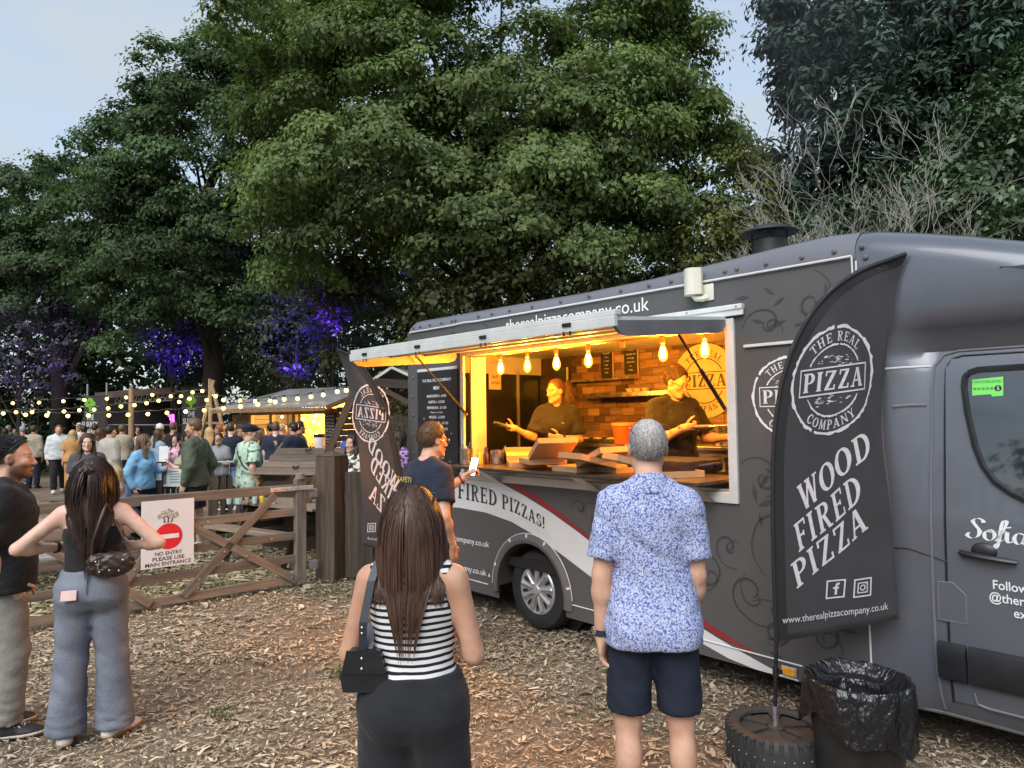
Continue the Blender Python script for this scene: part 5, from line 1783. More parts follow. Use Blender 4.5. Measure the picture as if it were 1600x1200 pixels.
def build_graphics():
    y = -.0035
    # white sweep, dipping from below the hatch to the sill
    tx = [-2.2, -1.8, -1.5, -1.1, -.73, -.38, -.07, .23, .50, .8, 1.1, 1.40, 1.52, 1.69, 1.91, 2.09]
    th = [1.36, 1.355, 1.345, 1.325, 1.275, 1.17, 1.06, .935, .81, .67, .53, .395, .355, .305, .245, .222]
    bx = [-2.2, -1.8, -1.35, -.92, -.56, -.23, .08, .43, .8, 1.1, 1.40, 1.61, 1.80, 2.09]
    bh = [.90, .955, .985, .975, .925, .83, .71, .565, .45, .365, .29, .235, .213, .212]
    xs = np.linspace(-2.19, 2.09, 90)
    lo = np.maximum(np.interp(xs, bx, bh), .212); hi = np.maximum(np.interp(xs, tx, th), lo+.002)
    hi = np.minimum(hi, np.where((xs > -1.27) & (xs < 1.73), 1.268, 9))
    MB().strip([(x, y, l) for x, l in zip(xs, lo)], [(x, y, h) for x, h in zip(xs, hi)]).o('white_stripe', M_WHITE, truck)
    rx = [-.68, -.55, -.22, .09, .37, .63, 1.0, 1.40, 1.57, 1.73, 1.9]
    rt = [1.34, 1.285, 1.18, 1.045, .91, .78, .625, .462, .40, .342, .305]
    rb = [1.28, 1.25, 1.105, .965, .835, .705, .56, .412, .355, .325, .303]
    xs = np.linspace(-.66, 1.9, 60)
    MB().strip([(x, y-.001, min(1.262, max(np.interp(x, rx, rb), np.interp(x, tx, th)+.010))) for x in xs], [(x, y-.001, min(1.268, max(np.interp(x, rx, rt), np.interp(x, tx, th)+.016))) for x in xs]).o('red_stripe', M_RED, truck)
    # lower trim line
    for a, b in ((-2.15, -.90), (.115, 2.12)): MB().tube([(a, -.006, .325), (b, -.006, .312)], .0055, 6).o('sill_trim', M_WHITE, truck, True)
    # lettering on the sweep, shrinking to the right
    qs, W = slab_text('WOOD FIRED PIZZAS!', .16, .05)
    sA, sB = -2.17, -.125
    c0, c1 = .215, .100
    def fn(x, yy):
        # advance integrates the shrinking cap height
        f = x/W
        s = sA+(sB-sA)*(f*(c0+(c1-c0)*f*.5)/(c0+(c1-c0)*.5))
        g = (s-sA)/(sB-sA); c = c0+(c1-c0)*g
        base = float(np.interp(s, [-2.17, -1.4, -.87, -.5, -.125], [1.06, 1.082, 1.058, 1.01, .905]))
        return (s, -.0075, base+c*yy)
    m = MB(); put_quads(m, qs, fn); m.o('stripe_lettering', M_DKLET, truck)
    m = MB()
    put_sans(m, 'therealpizzacompany.co.uk', lambda u, v: (-.60+u, -.004, 2.652+v), .105, 1.62, .004)
    m.o('roof_lettering', M_LET, truck)
    m = MB()
    put_sans(m, 'therealpizzacompany.co.uk', lambda u, v: (-.88+u, -.004, .655+v), .055, .98, .008, 'R')
    put_sans(m, '01', lambda u, v: (-1.36+u, -.004, .52+v), .055, None, .012, 'R')
    put_sans(m, 'therealpizzacompany.co.uk', lambda u, v: (-.925+u, -.004, .385+v), .055, .98, .008, 'R')
    for dx in (0,): m.add([(-.90, -.004, .385), (-.87, -.004, .385), (-.885, -.004, .42)], [[0, 1, 2]])
    m.o('contact_lettering', M_LET, truck)
    # round badge beside the hatch
    m = MB(); put_quads(m, roundel(True, 5), lambda x, yy: (2.09+x*.255, -.004, 1.975+yy*.255)); m.o('badge', M_LET, truck)
    # faint filigree swirls, printed
    m = MB()
    def curl(x, h, r, turns, a0, w=.010, sgn=1, grow=2.2):
        P = []
        for i in range(41):
            f = i/40; a = a0+sgn*turns*2*PI*f; q = r*(.15+.85*f**1.2)*(1 if f < .8 else 1+(f-.8)*grow)
            P.append((x+q*math.cos(a), h+q*math.sin(a)))
        for (a, b), (c, d), i in zip(P[:-1], P[1:], range(40)):
            t = Vector((c-a, d-b)).normalized(); nn = Vector((-t.y, t.x))
            ww = w*(.5+1.2*math.sin(PI*i/39)); w2 = w*(.5+1.2*math.sin(PI*(i+1)/39))
            if min(b, d) < .24 or max(a, c) > 2.5: continue
            m.quad((a-nn.x*ww/2, -.0028, b-nn.y*ww/2), (a+nn.x*ww/2, -.0028, b+nn.y*ww/2), (c+nn.x*w2/2, -.0028, d+nn.y*w2/2), (c-nn.x*w2/2, -.0028, d-nn.y*w2/2))
    for a in [(.45, 1.05, .12, 1.4, .3), (.28, 1.12, .07, 1.2, 2), (1.45, .78, .16, 1.3, 1.0), (1.62, .98, .11, 1.2, 3.9), (1.78, .70, .20, 1.1, 5.2), (1.95, .50, .15, 1.25, .8), (2.25, .52, .16, 1.2, 2.2),
              (1.9, 1.45, .13, 1.2, 1.4), (1.98, 1.1, .20, 1.0, 4.4), (2.3, 1.2, .18, 1.2, .4), (1.95, 2.45, .12, 1.1, 2.6), (2.25, 2.55, .14, 1.2, .2), (2.38, 2.3, .10, 1.3, 3.3), (-2.0, 2.66, .06, 1.2, 0), (-1.4, 2.68, .05, 1.2, 2), (-.9, 2.69, .05, 1.2, 1), (2.4, .8, .15, 1.2, 5), (1.4, 1.12, .09, 1.3, 2)]:
        curl(*a); curl(a[0]+.03, a[1]-.02, a[2]*.55, .9, a[4]+2.4, .007, -1)
    rr = random.Random(4)
    for _ in range(34):
        s = rr.uniform(1.75, 2.45); h = rr.choice([rr.uniform(.3, 1.6), rr.uniform(2.35, 2.72)]); a = rr.uniform(0, PI); L = rr.uniform(.03, .07)
        c, d = math.cos(a)*L, math.sin(a)*L
        m.quad((s-c, -.0028, h-d), (s-d*.28, -.0028, h+c*.28), (s+c, -.0028, h+d), (s+d*.28, -.0028, h-c*.28))
    o = m.o('swirl_print', M_WRAPD, truck); o['kind'] = 'stuff'
    # wheel arch flare with clips
    m = MB(); aa = np.linspace(-.12, PI+.12, 33)
    def pt(r, a, y_): return (WHEEL_S+r*math.cos(a), y_, max(.20, .33+r*1.02*math.sin(a)))
    for r0, y0, r1, y1 in ((.425, -.0, .425, -.028), (.425, -.028, .455, -.034), (.455, -.034, .505, -.010), (.505, -.010, .505, 0)):
        m.strip([pt(r0, a, y0) for a in aa], [pt(r1, a, y1) for a in aa])
    fl = m.o('wheel_arch', M_GREYPL, truck, True)
    MB().tube([pt(.507, a, -.010) for a in np.linspace(.05, PI-.02, 30)], .004, 6).o('arch_bead', M_WHITE, fl, True)
    ck = MB().box((-.010, -.014, -.022), (.010, .0, .010), None, .004).me('clip', M_LET)
    for a in (.25, 1.15, 1.62, 2.1, 2.75): 
        p = pt(.49, a, -.012); obj('clip', ck, fl, location=p, rotation_euler=(0, -(a-PI/2), 0))
    MB().lathe([(.0, 0), (.43, 0)], 28, Matrix.Translation((WHEEL_S, .29, .34)) @ Matrix.Rotation(PI/2, 4, 'X')).o('arch_liner', M_DARK, truck)
    # side marker lamp
    m = MB().box((1.985, -.016, .232), (2.085, -.004, .290), None, .004); mk = m.o('side_marker', plain('marker bezel', (.6, .6, .6), .3, .6), truck)
    MB().box((1.993, -.026, .238), (2.078, -.015, .284), None, .006).o('amber_lens', plain('amber lens', (.75, .32, .02), .25, 0, .15, 60), mk)
build_graphics()

def build_hatch():
    fr = MB()
    for a, b in (((-1.272, -.022, 1.272), (-1.218, .004, 2.512)), ((1.657, -.022, 1.272), (1.722, .004, 2.512)), ((-1.218, -.022, 1.272), (1.657, .004, 1.343)), ((-1.218, -.022, 2.462), (1.657, .004, 2.512))):
        fr.box(a, b, None, .004)
    fr.o('window_frame', M_ALUW, truck)
    m = MB(); m.box((-1.218, -.006, 1.345), (1.655, .03, 1.362)); m.o('sill_rail', M_ALU, truck)
    # inner jambs
    m = MB(); m.box((-1.236, .075, 1.20), (-1.216, .26, 2.52)); m.o('jamb', M_ALUW, truck); MB().box((1.657, .075, 1.2), (1.68, .26, 2.52)).o('jamb', M_ALUW, truck)
    # hinge rail above the opening
    m = MB(); m.box((-1.40, -.045, 2.565), (1.80, -.0, 2.600), None, .006); m.box((-1.40, -.035, 2.525), (1.80, -.012, 2.566), None, .004); rl = m.o('hinge_rail', M_ALUW, truck)
    sc_ = MB().lathe([(0, .004), (.007, .003), (.008, 0)], 8, Matrix.Rotation(PI/2, 4, 'X')).me('screw', M_STEEL)
    for s in np.linspace(-1.3, 1.76, 9): obj('screw', sc_, rl, location=(s, -.046, 2.583))
    # the flap itself, hinged at the top and drooping a little at its outer edge
    hx0, hx1, L = -1.30, 1.67, 1.17
    ang = math.atan2(.095, L)
    Mh = Matrix.Translation((0, -.02, 2.515)) @ Matrix.Rotation(ang, 4, 'X')
    hz = empty('hatch', (0, 0, 0)); hz.parent = truck
    H = lambda: MB()
    tf = lambda m: (setattr(m, 'v', [tuple(Mh @ Vector(v)) for v in m.v]), m)[1]
    tf(H().box((hx0, -L, -.012), (hx1, 0, .012))).o('flap', M_ALUW, hz)
    m = H(); m.box((hx0-.015, -L-.02, -.045), (hx1+.015, -L+.012, .018), None, .005); m.box((hx0-.015, -L-.006, .020), (hx1+.015, -L+.05, .052), None, .005)
    tf(m).o('outer_rail', M_ALUW, hz)
    pr = [(-L, -.01), (-L, -.05), (-L+.04, -.085), (-L+.12, -.10), (-.14, -.10), (-.06, -.085), (-.03, -.05), (-.03, -.01)]
    for x0, x1 in ((hx1-.012, hx1+.012), (hx0-.012, hx0+.012)):
        tf(H().prism(pr, x0, x1, Matrix(((0, 0, 1, 0), (1, 0, 0, 0), (0, 1, 0, 0), (0, 0, 0, 1))))).o('end_flange', plain('grey flange', (.20, .20, .21), .4, .4), hz)
    # ribs and catches under the flap
    m = H()
    for y in (-.38, -.76): m.box((hx0+.02, y-.02, -.030), (hx1-.02, y+.02, -.012))
    tf(m).o('rib', M_ALUW, hz)
    for x in np.linspace(hx0+.25, hx1-.35, 4):
        m = H(); m.box((x-.035, -L-.03, -.012), (x+.035, -L-.018, .012), None, .004); m.box((x-.03, -L-.03, -.065), (x-.022, -L-.02, -.04)); m.box((x+.022, -L-.03, -.065), (x+.03, -L-.02, -.04))
        tf(m).o('latch', M_BLK, hz)
    # gas struts
    for x, xa in ((-1.22, -1.19), (1.62, 1.64)):
        a = Mh @ Vector((x, -.55, -.03)); b = Vector((xa, -.012, 1.90))
        m = MB(); mid = a.lerp(b, .52)
        m.tube([a, mid], .008, 8); m.tube([mid, b], .014, 8)
        st = m.o('gas_strut', M_BLK, truck, True)
        mm = MB(); mm.sphere(a, .016, 8, 6); mm.sphere(b, .016, 8, 6); mm.o('ball_joint', M_STEEL, st, True)
    # counter shelf on folding brackets
    m = MB(); m.box((-1.20, -.29, 1.400), (1.60, .35, 1.425), None, .006); m.o('counter', M_COUNTER, truck)
    for s in (-.78, .42, 1.45):
        m = MB(); m.add([(s, -.26, 1.398), (s+.11, -.26, 1.398), (s+.11, -.03, 1.275), (s, -.03, 1.275)], [[0, 1, 2, 3]]); m.add([(s, -.255, 1.392), (s+.11, -.255, 1.392), (s+.11, -.025, 1.269), (s, -.025, 1.269)], [[3, 2, 1, 0]])
        m.o('counter_bracket', M_ALUW, truck)
    # floodlight/sensor above the hatch
    sn = empty('sensor_lamp', (0, 0, 0)); sn.parent = truck
    cr = plain('cream plastic', (.62, .60, .50), .5, 0, .05)
    m = MB(); pr = [(-.07, -.06)] + [(-.07+.14*t, -.06-.05*math.sin(PI*t)) for t in np.linspace(0, 1, 9)] + [(.07, -.06), (.06, -.02), (-.06, -.02)]
    m.prism(pr, 2.70, 2.885, Matrix.Translation((1.44, 0, 0))); m.o('housing', cr, sn)
    m = MB(); m.box((1.475, -.014, 2.655), (1.575, -.002, 2.77), None, .008); m.tube([(1.44, -.05, 2.70), (1.46, -.05, 2.675), (1.50, -.03, 2.67), (1.53, -.01, 2.68)], .022, 8); m.o('bracket', cr, sn, True)
    # drip strip right of the hatch
    MB().box((1.79, -.02, 2.305), (2.40, 0, 2.325), None, .004).o('drip_strip', M_ALUW, truck)
    # flue with rain cap
    fl = empty('flue', (0, 0, 0)); fl.parent = truck
    c = (1.75, .45)
    k_ = plain('sooty steel', (.035, .036, .035), .5, .5, .2)
    MB().lathe([(.125, 2.90), (.122, 3.10), (.112, 3.11)], 24, Matrix.Translation((*c, 0))).o('pipe', k_, fl, True)
    MB().lathe([(.0, 3.215), (.11, 3.20), (.193, 3.162), (.198, 3.152), (.19, 3.148), (.0, 3.17)], 28, Matrix.Translation((*c, 0))).o('rain_cap', k_, fl, True)
    m = MB()
    for a in range(4): m.tube([(c[0]+.115*math.cos(a*PI/2+.4), c[1]+.115*math.sin(a*PI/2+.4), 3.06), (c[0]+.12*math.cos(a*PI/2+.4), c[1]+.12*math.sin(a*PI/2+.4), 3.165)], .006, 6)
    m.o('cap_stay', k_, fl)
M_COUNTER = plain('dark laminate', (.055, .045, .038), .35, 0, .2, 8)
build_hatch()

# ---------------------------------------------------------------- inside the truck
def build_interior():
    m = MB(); m.box((-1.92, .06, 2.56), (1.72, 1.72, 2.60)); m.o('ceiling', M_ALUW, truck)
    wall = MB().box((-1.92, 1.72, .6), (1.80, 1.75, 2.56)).o('back_wall', plain('brown backing board', (.05, .033, .02), .8), truck)
    # reclaimed wood tiles, each its own piece
    tm = [wood('tile wood %d' % i, c, 0, .3, .7, 1.5) for i, c in enumerate([(.30, .19, .11), (.20, .12, .07), (.42, .29, .18), (.25, .17, .11), (.12, .075, .045)])]
    rr = random.Random(12)
    tw, th = .165, .082
    meshes = []
    for i in range(5):
        meshes.append(MB().box((-tw/2+.001, -.02, -th/2+.001), (tw/2-.001, 0, th/2-.001), None, .004).me('tile', tm[i]))
    for r in range(12):
        h = 1.62+th*(r+.5)
        n = 15
        for c in range(n):
            s = -1.40+tw*(c+.5+(.5 if r % 2 else 0))
            o = obj('tile', meshes[rr.choice([0, 0, 1, 2, 3, 3, 4])], wall, location=(s, 1.719+rr.uniform(-.004, .008), h))
    dk = plain('black glossy panel', (.018, .020, .018), .22, 0, .2, 5, spec=.5)
    m = MB(); m.box((-1.92, .28, .6), (-1.90, 1.30, 2.36)); m.box((-1.92, 1.33, .6), (-1.90, 1.70, 2.36)); pn = m.o('partition', dk, truck)
    MB().box((-1.898, 1.302, .6), (-1.885, 1.328, 2.40)).o('partition_trim', M_ALU, pn)
    m = MB(); m.box((-1.88, 1.66, .6), (-1.44, 1.70, 2.30)); m.o('rear_door', dk, truck)
    MB().box((-1.93, .06, .6), (-1.92, 1.72, 2.56)).o('end_wall', M_ALUW, truck)
    MB().box((1.74, .06, .6), (1.76, 1.72, 2.56)).o('bulkhead', plain('bulkhead board', (.10, .08, .06), .6), truck)
    # rear worktop and two shelves
    m = MB(); m.box((-.98, 1.12, 1.55), (1.72, 1.70, 1.585), None, .005); m.box((-.96, 1.16, .62), (1.72, 1.70, 1.549)); m.o('rear_worktop', M_WSTEEL, truck)
    m = MB(); m.box((-1.30, 1.48, 2.245), (-.40, 1.70, 2.262)); m.o('wall_shelf', M_STEEL, truck)
    m = MB(); m.box((-.95, 1.40, 2.06), (.15, 1.70, 2.085)); m.box((-.95, 1.40, 2.085), (.15, 1.412, 2.105)); m.o('wall_shelf', M_STEEL, truck)
    m = MB(); m.box((.55, .95, 1.36), (1.70, 1.12, 1.39)); m.box((.55, 1.0, .62), (.60, 1.1, 1.36)); m.o('side_shelf', M_STEEL, truck)
build_interior()

def tthing(name, s, y, h, label, cat, group=None, rz=0.0):
    return empty(name, TP(s, y, h), TRZ+rz, label, cat, group)

def build_bulbs():
    amber = NT('amber bulb glass')
    n, l = amber.n, amber.l
    tr = amber.node('ShaderNodeBsdfTransparent'); tr.inputs['Color'].default_value = (1, .80, .5, 1)
    em = amber.node('ShaderNodeEmission'); em.inputs['Color'].default_value = (1, .42, .04, 1); em.inputs['Strength'].default_value = 2.2
    mx = amber.node('ShaderNodeMixShader'); mx.inputs[0].default_value = .55
    l.new(tr.outputs[0], mx.inputs[1]); l.new(em.outputs[0], mx.inputs[2]); l.new(mx.outputs[0], n['Material Output'].inputs['Surface'])
    fil = emit('glowing filament', (1.0, .62, .22), 60)
    pole = MB().tube([(-1.21, .10, 2.465), (1.65, .10, 2.465)], .013, 10)
    pole.o('lamp_rail', M_COPPER, truck, True)
    gm = MB().lathe([(.012, .0), (.016, -.02), (.030, -.055), (.036, -.085), (.031, -.115), (.014, -.135), (0, -.14)], 18).me('bulb', amber.m, True)
    sk = MB().lathe([(.0, .055), (.017, .05), (.019, .0), (.014, -.004)], 14).me('socket', M_COPPER, True)
    fm = MB(); 
    for k in range(6):
        a = k*PI/3; fm.tube([(.012*math.cos(a), .012*math.sin(a), -.03), (.017*math.cos(a+.3), .017*math.sin(a+.3), -.11)], .0035, 5)
    fm = fm.me('filament', fil)
    ss = [-.80, -.43, -.06, .31, .68, 1.06, 1.42]
    words = ['nearest the menu board', 'second from the menu board', 'third from the menu board', 'over the ponytailed server', None, 'over the server with glasses', 'in front of the round wall sign']
    for i, s in enumerate(ss):
        dead = i == 4
        t = tthing('pendant_lamp', s, .10, 2.405, 'empty copper lamp socket hanging between the lit amber bulbs' if dead else 'glowing amber filament bulb hanging '+words[i], 'pendant lamp', 'bulbs hung over the counter')
        o = obj('socket', sk, t)
        MB().tube([(0, 0, .05), (0, 0, .06)], .006, 6).o('cord', M_BLK, t)
        if dead: continue
        b = obj('bulb', gm, t); obj('filament', fm, b)
        L = bpy.data.lights.new('bulb_light', 'POINT'); L.energy = BULB_W; L.color = (1.0, .43, .045); L.shadow_soft_size = .03
        lo = bpy.data.objects.new('bulb_light', L); link(lo); lo.parent = t; lo.location = (0, 0, -.075)
BULB_W = 86.0
build_bulbs()

def build_truck_things():
    # round sign on the back wall
    t = tthing('wall_sign', .38, 1.695, 2.19, 'round pale wooden sign with dark pizza lettering on kitchen wall', 'sign')
    MB().lathe([(0, -.012), (.36, -.012), (.365, -.006), (.36, .0)], 56, Matrix.Rotation(PI/2, 4, 'X') @ Matrix.Scale(-1, 4, (0, 0, 1))).o('disc', plain('pale ply', (.62, .50, .30), .55, 0, .1, 5), t)
    m = MB(); put_quads(m, roundel(False), lambda x, yy: (x*.335, -.0165, yy*.335)); m.o('sign_lettering', M_DKLET, t)
    # small dark boards
    for s0, s1, h0, h1, lab, lines in ((-.93, -.76, 2.28, 2.60, 'small black notice board left of the shelf of jars', ['PIZZA', '- box -', 'to take', 'away', 'or eat', 'here']), (-.60, -.42, 2.30, 2.61, 'small black notice board under the middle bulbs', ['FREE', 'toppings and', 'dressings', 'please ask', 'us', 'today'])):
        t = tthing('notice_board', (s0+s1)/2, 1.69, (h0+h1)/2, lab, 'notice board', 'boards on the kitchen wall')
        w, h = s1-s0, h1-h0
        MB().box((-w/2, -.012, -h/2), (w/2, 0, h/2), None, .003).o('board', M_BLK, t)
        m = MB()
        for i, q in enumerate(lines): put_sans(m, q, lambda u, v, i=i: (u, -.0145, h/2-.06-i*.042+v), .018 if i else .026, None, 0, 'C')
        m.o('print', M_LET, t)
        fr = MB(); 
        fr.box((w/2, -.014, -h/2), (w/2+.01, 0, h/2)); fr.o('edge', plain('pine edge', (.5, .36, .2), .6), t)
    # paper notice at the back left
    t = tthing('paper_notice', -1.885, .95, 2.27, 'pale paper notice on the black panel behind first bulb', 'notice')
    MB().box((0, -.09, -.09), (.004, .09, .09)).o('sheet', plain('paper', (.62, .55, .40), .8), t)
    m = MB(); put_sans(m, 'THA', lambda u, v: (.006, -u, .035+v), .035, None, .01, 'C'); put_sans(m, 'NEVER', lambda u, v: (.006, -u, -.03+v), .03, None, .01, 'C'); m.o('print', M_DKLET, t)
    # picture frame on rear door
    t = tthing('picture_frame', -1.52, 1.655, 2.30, 'dark framed picture with pale edge beside the wood tiles', 'picture')
    MB().box((-.10, -.015, -.12), (.10, 0, .12), None, .003).o('picture', M_BLK, t)
    MB().box((.10, -.018, -.13), (.115, 0, .13)).o('frame', M_ALUW, t)
    # big menu board on the outside wall
    t = tthing('menu_board', -1.665, -.004, 1.80, 'tall black pizza menu board on the van side left of hatch', 'menu board')
    MB().box((-.345, -.018, -.58), (.345, 0, .55), None, .004).o('board', plain('menu black', (.022, .022, .023), .4, 0, .15), t)
    MB().box((-.34, -.024, .55), (.35, .0, .58), None, .004).o('top_rail', M_ALUW, t)
    m = MB()
    fn = lambda u, v: (u, -.0205, v)
    put_sans(m, 'THE REAL PIZZA COMPANY', lambda u, v: fn(u, .44+v), .030, .50, .006, 'C')
    put_sans(m, 'MENU', lambda u, v: fn(u, .36+v), .032, .10, .02, 'C')
    items = [('MARGHERITA - £9.00', ''), ('NAPOLI - £10.00', ''), ('PEPPERONI - £11.00', 'Pepperoni, chillies'), ('VEGGIE - £10.00', ''), ('FOUR CHEESES - £11.00', ''), ('HOT ITALIAN - £12.00', 'Pepperoni, nduja, jalapeno'), ('CHICKEN - £12.00', 'Chicken, onions, BBQ sauce, oil'), ('VEGAN - £10', 'Mushroom'), ('CALZONE - £13', 'Ham and mushroom'), ('GARLIC BREAD - £6.00', ''), ('CHEESY - £7.00', '')]
    z = .28
    for a, b in items:
        put_sans(m, a, lambda u, v: fn(u, z+v), .026, min(.46, .0185*len(a)), .012, 'C'); z -= .042
        if b: put_sans(m, b, lambda u, v: fn(u, z+v), .017, min(.40, .011*len(b)), .0, 'C'); z -= .036
        z -= .018
    m.o('menu_lettering', M_LET, t)
    m = MB()
    for x, zz in ((.20, .32), (-.22, .05), (.25, -.1), (.22, -.38)):
        for a in range(4): m.tube([fn(x, zz), fn(x+.035*math.cos(a*.7+.4), zz+.03*math.sin(a*.7+.4))], .0015, 4)
    m.o('leaf_doodle', plain('chalk grey', (.3, .3, .3), .8), t)

    # pizza boxes: base tray and hinged lid
    def pizza_box(s, y, h, rz, lid, label, w=.33, tilt=(0, 0)):
        t = tthing('pizza_box', s, y, h, label, 'pizza box', 'cardboard pizza boxes on the counter', rz)
        t.rotation_euler = (tilt[0], tilt[1], TRZ+rz)
        d = .042; e = .003
        def tray(up):
            m = MB(); z0, z1 = (0, d) if up else (-d, 0)
            zf = z0 if up else z1
            m.box((-w/2, -w/2, zf-(e if up else 0)), (w/2, w/2, zf+(0 if up else e)))
            zz0, zz1 = (e*.2, d) if up else (-d, -e*.2)
            for a in (((-w/2, -w/2, zz0), (w/2, -w/2+e, zz1)), ((-w/2, w/2-e, zz0), (w/2, w/2, zz1)), ((-w/2, -w/2+e, zz0), (-w/2+e, w/2-e, zz1)), ((w/2-e, -w/2+e, zz0), (w/2, w/2-e, zz1))): m.box(*a)
            return m
        tray(True).o('base', M_CARD, t)
        m = tray(True)
        # open lid hinged along its +y edge
        Ml = Matrix.Translation((0, w/2, d)) @ Matrix.Rotation(R(lid), 4, 'X') @ Matrix.Translation((0, w/2, -d*0))
        m.v = [tuple(Ml @ Vector(v)) for v in m.v]
        m.o('lid', M_CARD, t)
        return t
    h0 = 1.430
    pizza_box(-.42, .06, h0, R(52), 11, 'open cardboard pizza box with raised lid, largest in view')
    pizza_box(-.10, -.05, h0+.046, R(-118), 26, 'open cardboard pizza box in front of the ponytailed server')
    pizza_box(.32, -.03, h0, R(-100), 22, 'flat open cardboard pizza box in the middle of counter')
    pizza_box(.62, .12, h0, R(165), 14, 'open cardboard pizza box beside the grey haired customer')
    pizza_box(1.18, .02, h0, R(150), 16, 'cardboard pizza box at the right end of the counter')
    # closed card insulated black bag
    t = tthing('insulated_bag', 1.02, .30, 1.43, 'flat black insulated pizza bag on right end of counter', 'bag')
    MB().box((-.32, -.22, 0), (.26, .24, .105), None, .035).o('pouch', fabric('black nylon', (.012, .012, .016), .6), t, True)
    MB().tube([(.26, -.1, .06), (.34, -.05, .075), (.34, .05, .075), (.26, .1, .06)], .011, 8).o('handle', fabric('navy webbing', (.02, .03, .10)), t, True)
    # cutlery and shaker pots at the left end
    def pot(s, y, r, h, label, mat, fill=None, name='steel_pot'):
        t = tthing(name, s, y, 1.426, label, 'pot')
        MB().lathe([(0, .002), (r*.96, .002), (r, .01), (r, h), (r*.94, h), (r*.92, .02), (0, .012)], 24).o('cup', mat, t, True)
        return t
    a = pot(-1.06, -.12, .062, .15, 'round steel pot holding tongs at left end of counter', M_STEEL)
    m = MB()
    for x, y_ in ((.02, .01), (-.02, .02), (0, -.03)): m.tube([(x*.4, y_*.4, .02), (x*1.6, y_*1.6, .19+x)], .006, 6)
    m.o('tongs', M_STEEL, a, True)
    b = pot(-.86, .10, .068, .13, 'wide steel pot with a spoon behind the sauce bottles', M_STEEL)
    MB().tube([(0, 0, .02), (.09, .02, .17)], .006, 6).o('spoon', plain('green handle', (.1, .35, .25), .5), b, True)
    for i, (s, y_, c, lab) in enumerate(((-.99, -.02, (.75, .45, .06), 'yellow topped sauce bottle beside the steel pot'), (-.955, .03, (.40, .03, .01), 'red sauce bottle beside the steel pot'), (-.925, .02, (.05, .02, .012), 'dark brown vinegar bottle beside the steel pot'))):
        t = tthing('sauce_bottle', s, y_, 1.426, lab, 'bottle', 'sauce bottles on the counter')
        MB().lathe([(0, 0), (.024, .002), (.025, .09), (.012, .115)], 16).o('bottle', plain('sauce %d' % i, c, .25), t, True)
        MB().lathe([(.0125, .113), (.013, .135), (.004, .165), (0, .165)], 14).o('cap', plain('sauce cap %d' % i, (.7, .5, .1) if i == 0 else (.03, .03, .03), .4), t, True)
    # things on the rear worktop
    t = tthing('sauce_tub', -.22, 1.2, 1.587, 'orange plastic tub of sauce on the rear worktop', 'tub')
    MB().lathe([(0, 0), (.10, .0), (.125, .20), (.118, .20), (.095, .01), (0, .01)], 28).o('tub', plain('orange plastic', (.60, .11, .02), .35), t, True)
    MB().lathe([(.127, .175), (.131, .18), (.131, .205), (.125, .208), (.12, .205)], 28).o('rim', plain('tub rim', (.7, .3, .1), .4), t, True)
    t = tthing('dough_tray', -.62, 1.36, 1.587, 'shallow tray of pale dough on the rear worktop', 'tray')
    m = MB(); m.box((-.30, -.20, 0), (.30, .20, .012)); 
    for a_ in (((-.30, -.2, .0), (.30, -.19, .045)), ((-.30, .19, 0), (.3, .2, .045))): m.box(*a_)
    m.o('tray', M_STEEL, t)
    dm = plain('dough', (.70, .56, .34), .7)
    for i in range(6): MB().sphere((-.22+.09*i, -.06+.1*(i % 2), .03), (.055, .055, .026), 12, 7).o('dough_ball', dm, t, True)
    # gastronorm pans on a rack at the right
    for i, (s, y_, h_, lab) in enumerate(((.06, 1.45, 1.587, 'tall steel pan behind the server with glasses'), (.82, 1.30, 1.587, 'steel pan below the round wall sign'), (1.05, 1.05, 1.392, 'small steel pan on the low side shelf'), (-.18, 1.52, 1.587, 'tall steel pan next to the orange tub'))):
        t = tthing('steel_pan', s, y_, h_, lab, 'pan', 'steel pans in the kitchen')
        r = .11 if i < 2 else .085
        MB().lathe([(0, 0), (r*.85, 0), (r, .19 if i != 2 else .11), (r*1.08, .195 if i != 2 else .115), (r*.95, .19 if i != 2 else .11), (r*.8, .01), (0, .01)], 24).o('pan', M_STEEL, t, True)
    # jars and stacked bowls on the shelf
    for i, s in enumerate((-.42, -.32, -.22)):
        t = tthing('glass_bowl', s, 1.55, 2.087, ('left', 'middle', 'right')[i]+' one of three pale bowls on the lower wall shelf', 'bowl', 'bowls on the wall shelf')
        MB().lathe([(0, 0), (.025, 0), (.05, .05), (.052, .055), (.046, .052), (0, .012)], 18).o('bowl', plain('pale bowl', (.6, .5, .35), .3), t, True)
build_truck_things()
# ================================================================ GATE, FENCES, FURNITURE
W_GATE = [wood('weathered gate timber', (.215, .180, .148), 0, .3), wood('weathered gate timber', (.215, .180, .148), 2, .3)]
W_POST = wood('dark oak post', (.10, .080, .062), 2, .35)
W_FEN = wood('dark fence board', (.065, .052, .042), 2, .35)
W_TAB = wood('picnic table timber', (.24, .185, .135), 0, .3)
W_DKT = wood('dark stained timber', (.070, .050, .036), 0, .3)
W_PAL = wood('pale pole timber', (.42, .30, .18), 2, .25)
M_GALV = plain('galvanised iron', (.40, .41, .42), .45, .7, .15, 30)

